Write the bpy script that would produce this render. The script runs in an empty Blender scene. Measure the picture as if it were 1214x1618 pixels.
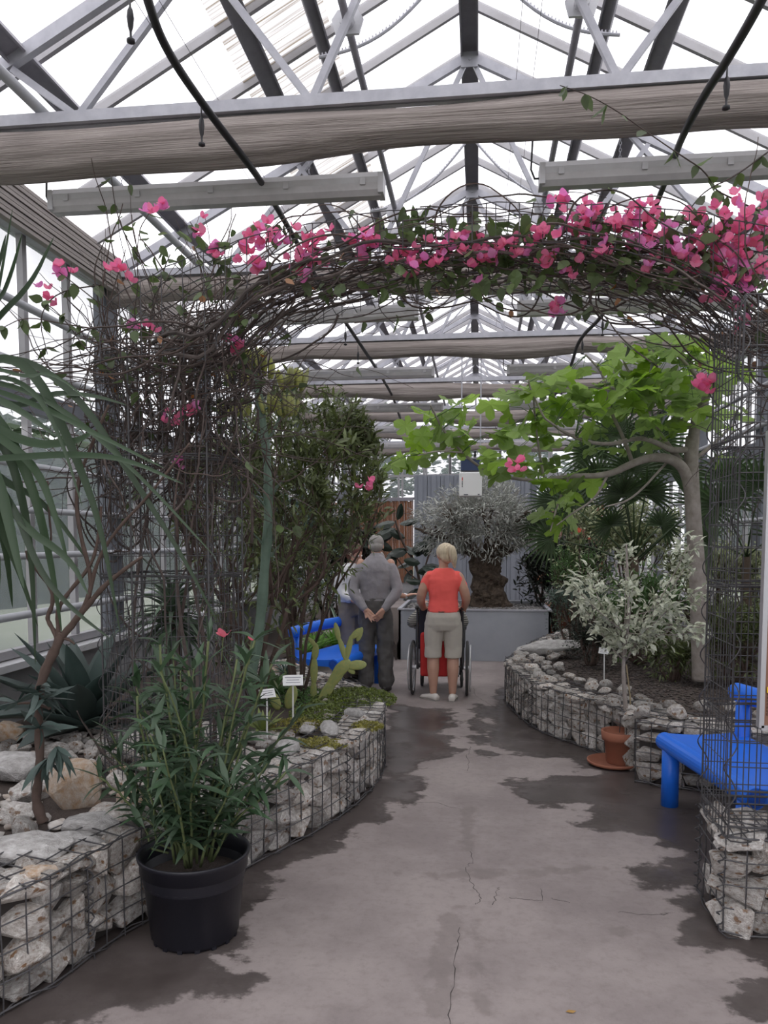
import bpy, bmesh, math, random
import numpy as np
from math import sin, cos, pi, radians, tan, atan2, sqrt
from mathutils import Vector, Matrix

random.seed(7)
rng = random.Random(11)
S = bpy.context.scene
COL = S.collection

# ------------------------------------------------------------------ camera
FPX = 1240.0                      # focal length in pixels of the 1214 x 1618 frame
EYE = 1.65
PITCH = math.radians(4.0)         # looking slightly down, lens shifted up
YAW = math.atan(150.0 * math.cos(PITCH) / FPX)
CX, CY = 607.0, 850.0 + FPX * math.tan(PITCH)
F_ = Vector((-sin(YAW) * cos(PITCH), cos(YAW) * cos(PITCH), -sin(PITCH)))
R_ = Vector((cos(YAW), sin(YAW), 0))
U_ = R_.cross(F_)
CAMP = Vector((0, 0, EYE))
cd = bpy.data.cameras.new('camera')
cam = bpy.data.objects.new('camera', cd)
COL.objects.link(cam)
cam.matrix_world = Matrix(((R_.x, U_.x, -F_.x, 0), (R_.y, U_.y, -F_.y, 0), (R_.z, U_.z, -F_.z, EYE), (0, 0, 0, 1)))
cd.sensor_fit = 'VERTICAL'
cd.sensor_height = 36.0
cd.lens = 36.0 * FPX / 1618.0
cd.shift_y = (CY - 809.0) / 1618.0
cd.clip_start = 0.05
cd.clip_end = 300
S.camera = cam

# ------------------------------------------------------------------ sky and exposure
W = bpy.data.worlds.new('overcast_sky')
S.world = W
W.use_nodes = True
wn = W.node_tree.nodes
wn['Background'].inputs[0].default_value = (0.965, 0.955, 1.0, 1)
wn['Background'].inputs[1].default_value = 2.0
S.view_settings.view_transform = 'Standard'
S.view_settings.look = 'None'
S.view_settings.gamma = 1
S.view_settings.use_curve_mapping = False
S.view_settings.exposure = 0.0
sd = bpy.data.lights.new('hazy_sun', 'SUN')
sd.energy = 1.0
sd.angle = radians(60)
sd.color = (1.0, 0.99, 0.97)
so = bpy.data.objects.new('hazy_sun', sd)
COL.objects.link(so)
so.rotation_euler = (radians(20), radians(12), 0)
try:
    S.cycles.max_bounces = 8
    S.cycles.transparent_max_bounces = 24
    S.cycles.caustics_reflective = False
    S.cycles.caustics_refractive = False
except Exception:
    pass


def ray(px, py):
    return (F_ + R_ * ((px - CX) / FPX) + U_ * ((CY - py) / FPX)).normalized()


def G(px, py, z=0.0):
    """The point of the level plane z that shows at a spot of the photograph (used for measuring the place)."""
    d = ray(px, py)
    return CAMP + d * ((z - EYE) / d.z)


def D(px, py, y):
    """The point of the cross plane Y = y that shows there."""
    d = ray(px, py)
    return CAMP + d * (y / d.y)


def PX(v):
    v = Vector(v) - CAMP
    dz = v.dot(F_)
    return CX + FPX * v.dot(R_) / dz, CY - FPX * v.dot(U_) / dz


# ------------------------------------------------------------------ materials
MATS = {}


def mat(name, col, rough=0.6, metal=0.0, var=0.0, noise=0.0, nscale=8.0, bump=0.0, bscale=40.0, trans=0.0, col2=None,
        spec=0.5, stretch=None, spots=None, coat=0.0, bdist=0.01, detail=4.0, sheen=0.0):
    """Procedural surface: base colour, noise towards col2, per-piece value change, bump."""
    if name in MATS:
        return MATS[name]
    m = bpy.data.materials.new(name)
    m.use_nodes = True
    nt = m.node_tree
    N, L = nt.nodes, nt.links
    b = N['Principled BSDF']
    b.inputs['Roughness'].default_value = rough
    b.inputs['Metallic'].default_value = metal
    b.inputs['Specular IOR Level'].default_value = spec
    b.inputs['Coat Weight'].default_value = coat
    b.inputs['Sheen Weight'].default_value = sheen
    tc = N.new('ShaderNodeTexCoord')
    vec = tc.outputs['Object']
    if stretch:
        mp = N.new('ShaderNodeMapping')
        mp.inputs['Scale'].default_value = stretch
        L.new(vec, mp.inputs['Vector'])
        vec = mp.outputs['Vector']
    c = N.new('ShaderNodeRGB')
    c.outputs[0].default_value = (*col, 1)
    out = c.outputs[0]
    rnd = None
    if var > 0:
        oi = N.new('ShaderNodeObjectInfo')
        ge = N.new('ShaderNodeNewGeometry')
        ad = N.new('ShaderNodeMath'); ad.operation = 'ADD'
        L.new(oi.outputs['Random'], ad.inputs[0]); L.new(ge.outputs['Random Per Island'], ad.inputs[1])
        fr = N.new('ShaderNodeMath'); fr.operation = 'FRACT'
        L.new(ad.outputs[0], fr.inputs[0])
        rnd = fr.outputs[0]
    nz = None
    if noise > 0 or bump > 0:
        nz = N.new('ShaderNodeTexNoise')
        nz.inputs['Scale'].default_value = nscale
        nz.inputs['Detail'].default_value = detail
        nz.inputs['Roughness'].default_value = 0.6
        if rnd is not None:
            nz.noise_dimensions = '4D'
            mw = N.new('ShaderNodeMath'); mw.operation = 'MULTIPLY'; mw.inputs[1].default_value = 37.0
            L.new(rnd, mw.inputs[0]); L.new(mw.outputs[0], nz.inputs['W'])
        L.new(vec, nz.inputs['Vector'])
    if noise > 0:
        mr = N.new('ShaderNodeMapRange')
        mr.inputs['From Min'].default_value = 0.32
        mr.inputs['From Max'].default_value = 0.68
        mr.inputs['To Max'].default_value = noise
        L.new(nz.outputs['Fac'], mr.inputs['Value'])
        mx = N.new('ShaderNodeMix'); mx.data_type = 'RGBA'
        L.new(mr.outputs[0], mx.inputs['Factor'])
        L.new(out, mx.inputs[6])
        mx.inputs[7].default_value = (*(col2 or tuple(x * 0.5 for x in col)), 1)
        out = mx.outputs[2]
    if spots:
        n2 = N.new('ShaderNodeTexNoise'); n2.inputs['Scale'].default_value = spots[1]; n2.inputs['Detail'].default_value = 3
        L.new(tc.outputs['Object'], n2.inputs['Vector'])
        m2 = N.new('ShaderNodeMapRange')
        m2.inputs['From Min'].default_value = spots[2]; m2.inputs['From Max'].default_value = spots[2] + 0.08
        L.new(n2.outputs['Fac'], m2.inputs['Value'])
        mx = N.new('ShaderNodeMix'); mx.data_type = 'RGBA'
        L.new(m2.outputs[0], mx.inputs['Factor']); L.new(out, mx.inputs[6]); mx.inputs[7].default_value = (*spots[0], 1)
        out = mx.outputs[2]
    if rnd is not None:
        hs = N.new('ShaderNodeHueSaturation')
        mv = N.new('ShaderNodeMapRange')
        mv.inputs['To Min'].default_value = 1 - var; mv.inputs['To Max'].default_value = 1 + var
        L.new(rnd, mv.inputs['Value']); L.new(mv.outputs[0], hs.inputs['Value'])
        ms = N.new('ShaderNodeMath'); ms.operation = 'MULTIPLY'; ms.inputs[1].default_value = 7.31
        L.new(rnd, ms.inputs[0])
        mf = N.new('ShaderNodeMath'); mf.operation = 'FRACT'; L.new(ms.outputs[0], mf.inputs[0])
        mh = N.new('ShaderNodeMapRange'); mh.inputs['To Min'].default_value = 1 - var * 0.7; mh.inputs['To Max'].default_value = 1 + var * 0.5
        L.new(mf.outputs[0], mh.inputs['Value']); L.new(mh.outputs[0], hs.inputs['Saturation'])
        L.new(out, hs.inputs['Color'])
        out = hs.outputs[0]
    L.new(out, b.inputs['Base Color'])
    if bump > 0:
        nb = N.new('ShaderNodeTexNoise'); nb.inputs['Scale'].default_value = bscale; nb.inputs['Detail'].default_value = 5
        L.new(vec, nb.inputs['Vector'])
        bp = N.new('ShaderNodeBump'); bp.inputs['Strength'].default_value = bump; bp.inputs['Distance'].default_value = bdist
        L.new(nb.outputs['Fac'], bp.inputs['Height']); L.new(bp.outputs[0], b.inputs['Normal'])
    if trans > 0:
        tr = N.new('ShaderNodeBsdfTranslucent')
        L.new(out, tr.inputs['Color'])
        ms = N.new('ShaderNodeMixShader'); ms.inputs[0].default_value = trans
        L.new(b.outputs[0], ms.inputs[1]); L.new(tr.outputs[0], ms.inputs[2])
        L.new(ms.outputs[0], N['Material Output'].inputs[0])
    MATS[name] = m
    return m


def glassy(name, clear, col, dirt=0.0, dcol=(0.3, 0.25, 0.15), stretch=(1, 1, 1), scale=6.0, gloss=0.06):
    """A thin pane: mostly lets light straight through, some diffusing film, some gloss, streaks of dirt."""
    m = bpy.data.materials.new(name); m.use_nodes = True
    nt = m.node_tree; N, L = nt.nodes, nt.links
    for n in list(N):
        if n.type == 'BSDF_PRINCIPLED': N.remove(n)
    out = N['Material Output']
    tp = N.new('ShaderNodeBsdfTransparent')
    tr = N.new('ShaderNodeBsdfTranslucent'); df = N.new('ShaderNodeBsdfDiffuse'); gl = N.new('ShaderNodeBsdfGlossy')
    gl.inputs['Roughness'].default_value = 0.25
    tc = N.new('ShaderNodeTexCoord'); mp = N.new('ShaderNodeMapping'); mp.inputs['Scale'].default_value = stretch
    nz = N.new('ShaderNodeTexNoise'); nz.inputs['Scale'].default_value = scale; nz.inputs['Detail'].default_value = 6
    L.new(tc.outputs['Object'], mp.inputs[0]); L.new(mp.outputs[0], nz.inputs['Vector'])
    mr = N.new('ShaderNodeMapRange'); mr.inputs['From Min'].default_value = 0.4; mr.inputs['From Max'].default_value = 0.7
    mr.inputs['To Min'].default_value = 1 - clear; mr.inputs['To Max'].default_value = min(1, 1 - clear + dirt)
    L.new(nz.outputs['Fac'], mr.inputs['Value'])
    cm = N.new('ShaderNodeMix'); cm.data_type = 'RGBA'
    cm.inputs[6].default_value = (*col, 1); cm.inputs[7].default_value = (*dcol, 1)
    m3 = N.new('ShaderNodeMapRange'); m3.inputs['From Min'].default_value = 0.45; m3.inputs['From Max'].default_value = 0.65
    L.new(nz.outputs['Fac'], m3.inputs['Value'])
    if dirt > 0: L.new(m3.outputs[0], cm.inputs['Factor'])
    else: cm.inputs['Factor'].default_value = 0
    L.new(cm.outputs[2], tr.inputs[0]); L.new(cm.outputs[2], df.inputs[0])
    a = N.new('ShaderNodeMixShader'); a.inputs[0].default_value = 0.35
    L.new(tr.outputs[0], a.inputs[1]); L.new(df.outputs[0], a.inputs[2])
    b = N.new('ShaderNodeMixShader'); L.new(mr.outputs[0], b.inputs[0]); L.new(tp.outputs[0], b.inputs[1]); L.new(a.outputs[0], b.inputs[2])
    c = N.new('ShaderNodeMixShader'); c.inputs[0].default_value = gloss
    L.new(b.outputs[0], c.inputs[1]); L.new(gl.outputs[0], c.inputs[2])
    L.new(c.outputs[0], out.inputs[0])
    MATS[name] = m
    return m


galv = mat('galvanised_steel', (0.50, 0.50, 0.55), rough=0.5, metal=0.2, noise=0.5, nscale=14, col2=(0.32, 0.32, 0.37), bump=0.05)
galv_dark = mat('weathered_steel', (0.30, 0.29, 0.325), rough=0.55, metal=0.05, noise=0.6, nscale=10, col2=(0.21, 0.20, 0.23))
alu = mat('aluminium_bars', (0.40, 0.39, 0.41), rough=0.45, metal=0.2, noise=0.4, nscale=6, col2=(0.25, 0.24, 0.24))
post_m = mat('grey_posts', (0.17, 0.18, 0.21), rough=0.5, metal=0.2, noise=0.5, nscale=7, col2=(0.11, 0.12, 0.14))
pipe_m = mat('grey_pipe', (0.44, 0.45, 0.48), rough=0.45, noise=0.4, nscale=5, col2=(0.3, 0.3, 0.33))
wire_m = mat('gabion_wire', (0.085, 0.083, 0.09), rough=0.5, metal=0.3, noise=0.5, nscale=20, col2=(0.045, 0.042, 0.04))
cloth_m = mat('shade_cloth', (0.47, 0.415, 0.39), rough=0.9, noise=0.9, nscale=3, col2=(0.22, 0.185, 0.175), stretch=(0.5, 30, 30), bump=0.7, bscale=6, bdist=0.02, trans=0.12)
slat_m = mat('folded_screen', (0.42, 0.38, 0.36), rough=0.8, noise=0.6, nscale=3, col2=(0.24, 0.21, 0.2), stretch=(6, 0.4, 30), trans=0.15)
hose_m = mat('black_hose', (0.017, 0.016, 0.02), rough=0.5)
lampb_m = mat('lamp_body', (0.60, 0.59, 0.62), rough=0.5, noise=0.6, nscale=6, col2=(0.45, 0.43, 0.44))
lampc_m = mat('lamp_cover', (0.50, 0.48, 0.49), rough=0.3, noise=0.6, nscale=9, col2=(0.36, 0.34, 0.35), coat=0.3)
white_m = mat('white_plastic', (0.78, 0.78, 0.78), rough=0.4)
roofp = glassy('roof_pane', 0.88, (0.80, 0.80, 0.84), gloss=0.02)
roofd = glassy('dirty_roof_pane', 0.45, (0.55, 0.54, 0.53), dirt=0.5, dcol=(0.24, 0.19, 0.13), stretch=(0.5, 30, 1), scale=1.6, gloss=0.02)
sidep = glassy('side_pane', 0.55, (0.27, 0.30, 0.33), dirt=0.15, dcol=(0.25, 0.28, 0.3), scale=1.5, gloss=0.05)
concrete_w = mat('plinth_concrete', (0.36, 0.36, 0.37), rough=0.85, noise=0.6, nscale=5, col2=(0.22, 0.22, 0.22), bump=0.2)
sill_m = mat('sill', (0.55, 0.55, 0.57), rough=0.7, noise=0.5, nscale=4, col2=(0.4, 0.4, 0.4))


# ------------------------------------------------------------------ mesh helpers
class MB:
    def __init__(self):
        self.v = []; self.f = []

    def add(self, vs, fs):
        o = len(self.v)
        self.v.extend([tuple(p) for p in vs])
        self.f.extend([tuple(i + o for i in f) for f in fs])
        return self

    def box(self, c, s, rot=None):
        hx, hy, hz = s[0] / 2, s[1] / 2, s[2] / 2
        vs = [Vector((x, y, z)) for x in (-hx, hx) for y in (-hy, hy) for z in (-hz, hz)]
        if rot is not None: vs = [rot @ p for p in vs]
        c = Vector(c)
        return self.add([p + c for p in vs], [(0, 1, 3, 2), (4, 6, 7, 5), (0, 4, 5, 1), (2, 3, 7, 6), (0, 2, 6, 4), (1, 5, 7, 3)])

    def beam(self, a, b, w, h, up=(0, 0, 1)):
        a, b = Vector(a), Vector(b)
        d = (b - a); L = d.length; d.normalize()
        s = d.cross(Vector(up))
        if s.length < 1e-4: s = d.cross(Vector((0, 1, 0)))
        s.normalize(); u = s.cross(d)
        vs = []
        for e in (a, b):
            for i, j in ((-1, -1), (1, -1), (1, 1), (-1, 1)):
                vs.append(e + s * (i * w / 2) + u * (j * h / 2))
        return self.add(vs, [(3, 2, 1, 0), (4, 5, 6, 7), (0, 1, 5, 4), (1, 2, 6, 5), (2, 3, 7, 6), (3, 0, 4, 7)])

    def tube(self, pts, r, n=6, cap=True, flat=1.0):
        pts = [Vector(p) for p in pts]
        m = len(pts)
        rs = r if isinstance(r, (list, tuple)) else [r] * m
        t = [(pts[min(i + 1, m - 1)] - pts[max(i - 1, 0)]).normalized() for i in range(m)]
        ref = Vector((0, 0, 1)) if abs(t[0].z) < 0.9 else Vector((0, 1, 0))
        u = t[0].cross(ref).normalized()
        vs = []
        for i in range(m):
            u = (u - t[i] * u.dot(t[i]))
            if u.length < 1e-6: u = t[i].orthogonal()
            u.normalize(); w = t[i].cross(u)
            for k in range(n):
                a = 2 * pi * k / n
                vs.append(pts[i] + (u * cos(a) + w * sin(a) * flat) * rs[i])
        fs = [(i * n + k, i * n + (k + 1) % n, (i + 1) * n + (k + 1) % n, (i + 1) * n + k) for i in range(m - 1) for k in range(n)]
        if cap:
            fs.append(tuple(reversed(range(n)))); fs.append(tuple((m - 1) * n + k for k in range(n)))
        return self.add(vs, fs)

    def lathe(self, prof, n=32, c=(0, 0, 0), ax=None):
        vs = []; c = Vector(c)
        for r, z in prof:
            for k in range(n):
                a = 2 * pi * k / n
                p = Vector((r * cos(a), r * sin(a), z))
                if ax is not None: p = ax @ p
                vs.append(p + c)
        m = len(prof)
        fs = [(i * n + k, i * n + (k + 1) % n, (i + 1) * n + (k + 1) % n, (i + 1) * n + k) for i in range(m - 1) for k in range(n)]
        return self.add(vs, fs)

    def ball(self, c, r, seg=12, ring=8, rot=None):
        c = Vector(c)
        if not isinstance(r, (tuple, list)): r = (r, r, r)
        vs = []; 
        for i in range(ring + 1):
            th = pi * i / ring
            for k in range(seg):
                a = 2 * pi * k / seg
                p = Vector((r[0] * sin(th) * cos(a), r[1] * sin(th) * sin(a), r[2] * cos(th)))
                if rot is not None: p = rot @ p
                vs.append(p + c)
        fs = [(i * seg + k, (i + 1) * seg + k, (i + 1) * seg + (k + 1) % seg, i * seg + (k + 1) % seg) for i in range(ring) for k in range(seg)]
        return self.add(vs, fs)

    def mesh(self, name, m, smooth=False):
        me = bpy.data.meshes.new(name)
        me.from_pydata(self.v, [], self.f)
        if m: me.materials.append(m)
        if smooth: me.polygons.foreach_set('use_smooth', [True] * len(me.polygons))
        me.update()
        return me

    def build(self, name, m, parent=None, smooth=False, **tags):
        return link(name, self.mesh(name, m, smooth), parent, **tags)


def link(name, me, parent=None, mw=None, label=None, cat=None, group=None, kind=None):
    o = bpy.data.objects.new(name, me)
    COL.objects.link(o)
    if parent: o.parent = parent
    if mw is not None: o.matrix_local = mw
    tag(o, label, cat, group, kind)
    return o


def tag(o, label=None, cat=None, group=None, kind=None):
    if label: o['label'] = label
    if cat: o['category'] = cat
    if group: o['group'] = group
    if kind: o['kind'] = kind
    return o


def thing(name, label=None, cat=None, loc=(0, 0, 0), rz=0.0, group=None, kind=None):
    o = bpy.data.objects.new(name, None)
    o.empty_display_size = 0.1
    COL.objects.link(o)
    o.location = loc; o.rotation_euler = (0, 0, rz)
    return tag(o, label, cat, group, kind)


def copy_tree(o, parent=None):
    c = o.copy(); COL.objects.link(c)
    if parent: c.parent = parent
    for ch in list(o.children):
        copy_tree(ch, c)
    return c


def merged(name, temps, mats, m, parent=None, smooth=False, kind=None, label=None):
    """Many copies of small templates joined in one mesh. temps: list of meshes, mats: [(template index, Matrix)]"""
    V = []; loops = []; tot = []; off = 0
    data = []
    for t in temps:
        n = len(t.vertices); a = np.empty(n * 3, np.float32); t.vertices.foreach_get('co', a); a = a.reshape(-1, 3)
        l = np.empty(len(t.loops), np.int32); t.loops.foreach_get('vertex_index', l)
        k = np.empty(len(t.polygons), np.int32); t.polygons.foreach_get('loop_total', k)
        data.append((a, l, k))
    for ti, M in mats:
        a, l, k = data[ti]
        A = np.array(M, np.float32)
        V.append(a @ A[:3, :3].T + A[:3, 3]); loops.append(l + off); tot.append(k); off += len(a)
    if not V: return None
    V = np.concatenate(V); loops = np.concatenate(loops); tot = np.concatenate(tot)
    me = bpy.data.meshes.new(name)
    me.vertices.add(len(V)); me.vertices.foreach_set('co', V.ravel())
    me.loops.add(len(loops)); me.loops.foreach_set('vertex_index', loops)
    me.polygons.add(len(tot))
    me.polygons.foreach_set('loop_start', np.concatenate([[0], np.cumsum(tot)[:-1]]).astype(np.int32))
    me.polygons.foreach_set('loop_total', tot)
    if smooth: me.polygons.foreach_set('use_smooth', np.ones(len(tot), bool))
    me.materials.append(m)
    me.update(calc_edges=True); me.validate()
    return link(name, me, parent, kind=kind, label=label)


def scatter(name, temps, mats, m, parent, nparts=280, smooth=False, stuff='foliage'):
    """Leaves: the nearest become parts of their own with shared meshes, the rest one part of kind stuff."""
    if parent is not None and parent.type == 'EMPTY':
        bpy.context.view_layer.update()
    mats = sorted(mats, key=lambda t: (t[1].translation - CAMP).length / max(1e-3, t[1].to_scale()[0]))
    for ti, M in mats[:nparts]:
        link(name, temps[ti], parent, M)
    if len(mats) > nparts:
        merged(stuff, temps, mats[nparts:], m, parent, smooth, kind='stuff')


def orient(d, up=(0, 0, 1), roll=0.0):
    """Matrix whose Y axis points along d, Z near up."""
    y = Vector(d).normalized()
    x = y.cross(Vector(up))
    if x.length < 1e-3: x = y.orthogonal()
    x.normalize(); z = x.cross(y)
    M = Matrix((x, y, z)).transposed().to_4x4()
    return M @ Matrix.Rotation(roll, 4, 'Y')


def place(p, d, s=1.0, up=(0, 0, 1), roll=0.0):
    sc = Matrix.Diagonal((s, s, s, 1)) if not isinstance(s, tuple) else Matrix.Diagonal((*s, 1))
    return Matrix.Translation(Vector(p)) @ orient(d, up, roll) @ sc


def rnd(a, b): return rng.uniform(a, b)


def rvec(r=1.0):
    while True:
        v = Vector((rnd(-1, 1), rnd(-1, 1), rnd(-1, 1)))
        if 0.05 < v.length < 1: return v * r

# ================================================================== SETTING: greenhouse shell
XL, XR = -3.32, 3.15
RX = -0.11                       # ridge
ZE, ZR = 3.98, 5.70              # eave and ridge height
YT = [4.3 + 2.5 * k for k in range(-2, 7)]
YB = 21.0
Y0 = -3.0


def roofz(x):
    t = (x - RX) / (XL - RX) if x < RX else (x - RX) / (XR - RX)
    return ZR + (ZE - ZR) * t


# --- roof skin: bars and panes
roof = thing('ceiling', kind='structure')
ystep = 0.625
ny = int((YB - Y0) / ystep)
rows = [(0.0, 0.30), (0.30, 0.50), (0.50, 1.0)]     # from the ridge down to the eave
for side, xe in (('l', XL), ('r', XR)):
    a = Vector((RX, 0, ZR)); b = Vector((xe, 0, ZE))
    mb = MB(); mb.beam(a, b, 0.032, 0.045, up=(0, 0, 1)).beam(a + Vector((0, 0, .035)), b + Vector((0, 0, .035)), 0.02, 0.03)
    bar = mb.mesh('glazing_bar', alu)
    for i in range(ny + 1):
        link('glazing_bar', bar, roof, Matrix.Translation((0, Y0 + i * ystep, 0.05)))
    for ri, (t0, t1) in enumerate(rows):
        p, q = a.lerp(b, t0), a.lerp(b, t1)
        mb = MB(); up = Vector((0, 0, 0.085))
        mb.add([p + up, p + up + Vector((0, ystep, 0)), q + up + Vector((0, ystep, 0)), q + up], [(0, 1, 2, 3)])
        pm = mb.mesh('pane', roofp); pdm = mb.mesh('pane', roofd)
        for i in range(ny):
            y = Y0 + i * ystep
            dirty = side == 'l' and ri == 1 and 4.2 < y < 9.2
            link('pane', pdm if dirty else pm, roof, Matrix.Translation((0, y, 0)))
    # purlins
    pur = (2.48, 1.42, 1.02) if side == 'l' else (2.45, 1.32, 0.95)
    for X in pur:
        x = RX - X if side == 'l' else RX + X
        z = roofz(x) - 0.02
        mb = MB()
        ang = atan2(ZR - ZE, abs(xe - RX)) * (1 if side == 'r' else -1)
        R = Matrix.Rotation(ang, 3, 'Y')
        w = 0.11 if X != pur[2] else 0.075
        L = YB - Y0; yc = (YB + Y0) / 2
        mb.box((x, yc, z), (w, L, 0.012), R)
        for s in (-1, 1):
            mb.box(Vector((x, yc, z)) + R @ Vector((s * w / 2, 0, -0.02)), (0.012, L, 0.045), R)
        mb.build('purlin', galv_dark, roof)
    # axial pipe on the trusses, drive shaft under the vents
    x = RX - 2.36 if side == 'l' else RX + 2.36
    MB().tube([(x, Y0, ZE + 0.07), (x, YB, ZE + 0.07)], 0.03, 10).build('pipe', pipe_m, roof, smooth=True)
    x = RX - 0.62 if side == 'l' else RX + 0.62
    MB().tube([(x, Y0, ZE + 0.45), (x, YB, ZE + 0.45)], 0.022, 8).build('drive_shaft', galv_dark, roof, smooth=True)
    brk = MB()
    n = 8
    pl = [(0.09 * cos(t), 0, 0.085 * sin(t)) for t in (0.2, 0.9, 2.2, 2.9, 3.9, 5.5)]
    brk.add([(p[0], -0.008, p[2]) for p in pl] + [(p[0], 0.008, p[2]) for p in pl],
            [tuple(range(6))[::-1], tuple(range(6, 12))] + [(i, (i + 1) % 6, 6 + (i + 1) % 6, 6 + i) for i in range(6)])
    brk.tube([(0, -0.05, 0), (0, 0.05, 0)], 0.04, 10)
    bm_ = brk.mesh('shaft_bracket', mat('bracket_steel', (0.55, 0.55, 0.58), rough=0.4, metal=0.3))
    for y in YT:
        link('shaft_bracket', bm_, roof, Matrix.Translation((x, y + 0.1, ZE + 0.45)))
    # curved toothed racks that push the vents
    for y in [t + 1.1 for t in YT]:
        mb = MB(); s = -1 if side == 'l' else 1
        pts = [Vector((RX + s * (0.03 + 0.95 * t), y, ZR - 0.22 - 0.62 * t - 0.16 * sin(pi * t))) for t in [i / 14 for i in range(15)]]
        mb.tube(pts, 0.011, 6)
        for i in range(14):
            for k in (0, .33, .66):
                p = pts[i].lerp(pts[i + 1], k); mb.box(p + Vector((0, 0, 0.015)), (0.008, 0.012, 0.015))
        mb.build('vent_rack', galv, roof)
# ridge beam
mb = MB()
L = YB - Y0; yc = (YB + Y0) / 2
mb.box((RX, yc, ZR - 0.02), (0.14, L, 0.015))
for s in (-1, 1): mb.box((RX + s * 0.066, yc, ZR - 0.06), (0.012, L, 0.09))
mb.build('ridge_beam', galv_dark, roof)
mb = MB()
for X in (-0.16, 0.02):
    pass
for X in (0.35, 0.47):
    mb.tube([(RX + X, Y0, ZR - 0.75), (RX + X, YB, ZR - 0.75)], 0.0018, 4)
mb.tube([(RX - 1.5, Y0, ZE + .35), (RX - 1.5, YB, ZE + .35)], 0.0018, 4)
mb.tube([(RX - 1.62, Y0, ZE + .35), (RX - 1.62, YB, ZE + .35)], 0.0018, 4)
mb.build('tension_wire', wire_m, roof)

# --- trusses
def make_truss():
    t = thing('roof_truss', 'galvanised steel roof truss, bottom chord above rolled shade cloth', 'truss', (0, 0, 0))
    c0 = ZE
    mb = MB(); mb.beam((XL + .02, 0, c0), (XR - .02, 0, c0), 0.045, 0.06)
    mb.box((0, 0.03, c0 - 0.027), (XR - XL - .1, 0.05, 0.006))
    mb.build('bottom_chord', galv, t)
    for xe in (XL, XR):
        a = Vector((RX, 0, ZR - .09)); b = Vector((xe, 0, ZE - .04))
        MB().beam(a, b, 0.045, 0.07).build('top_chord', galv, t)
        s = -1 if xe < 0 else 1
        for xf, xt in ((2.12, 2.5), (2.12, 1.3), (0.80, 1.45), (0.80, 0.02)):
            zt = roofz(RX + s * xt) - 0.1
            q = MB().beam((RX + s * xf, 0.0, c0), (RX + s * xt, 0.0, zt), 0.036, 0.036, up=(0, 1, 0))
            q.build('web', galv, t)
    mb = MB(); mb.box((RX, -0.03, ZR - .13), (0.14, 0.01, 0.12)); mb.tube([(RX, -0.05, ZR - .13), (RX, 0, ZR - .13)], 0.012, 6)
    mb.build('gusset_plate', galv, t)
    return t


ordw = ['', '', 'nearest roof truss, whose galvanised bottom chord crosses above the top shade cloth', 'second roof truss from the front, chord hidden behind the pink flowers',
        'third roof truss from the front, its chord just under the flowered arch', 'fourth roof truss from the front, above the second pair of lamps behind the arch',
        'fifth roof truss from the front, low in the view under the arch', 'sixth roof truss from the front, far down the greenhouse', 'farthest roof truss, next to the back wall']
tr0 = make_truss()
for k, y in enumerate(YT):
    t = tr0 if k == 0 else copy_tree(tr0)
    t.location = (0, y, 0)
    t['group'] = 'roof trusses along the greenhouse'
    t['label'] = ordw[k] or ['roof truss behind the photographer, galvanised', 'roof truss overhead of the photographer, galvanised'][k]

# --- rolled shade cloths, one below each truss
def cloth_roll(y, seed, big=1.0):
    r = random.Random(seed)
    x0, x1 = XL + .05, XR - .05
    n = 90; m = 26
    ph = [r.uniform(0, 6) for _ in range(6)]
    vs = []; fs = []
    for i in range(n + 1):
        t = i / n; x = x0 + (x1 - x0) * t
        sag = 0.05 * sin(t * 7 + ph[0]) + 0.03 * sin(t * 17 + ph[1])
        h = 0.11 * big * (1 + 0.18 * sin(t * 9 + ph[2]) + 0.1 * sin(t * 23 + ph[3]))
        w = 0.09 * big * (1 + 0.1 * sin(t * 12 + ph[4]))
        zc = ZE - 0.035 - h - max(0, sag) * 0.5
        for k in range(m):
            a = 2 * pi * k / m
            fold = 1 + 0.06 * sin(7 * a + 1.3 * sin(t * 8 + ph[5])) + 0.03 * sin(15 * a + t * 5)
            vs.append((x, y + 0.03 + w * cos(a) * fold, zc + h * sin(a) * fold - (0.02 * big if sin(a) < -.3 else 0) * sin(t * 6 + ph[1])))
    for i in range(n):
        for k in range(m):
            fs.append((i * m + k, (i + 1) * m + k, (i + 1) * m + (k + 1) % m, i * m + (k + 1) % m))
    mb = MB(); mb.add(vs, fs)
    o = mb.build('shade_cloth', cloth_m, None, True)
    return o


cl = ['', 'rolled shade cloth overhead of the photographer', 'large brown rolled shade cloth hanging across the top of the photo',
      'rolled shade cloth partly hidden behind the pink bougainvillea', 'first rolled shade cloth seen under the flowered arch',
      'rolled shade cloth just under the second lamp row beyond the arch', 'thin rolled shade cloth, third one seen below the arch',
      'thin rolled shade cloth, fourth one seen below the arch', 'farthest rolled shade cloth, in front of the back wall windows']
for k, y in enumerate(YT):
    if k == 0: continue
    tag(cloth_roll(y, k, 1.0 if k < 4 else 0.9), cl[k], 'shade cloth', 'rolled shade cloths under the trusses')

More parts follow.
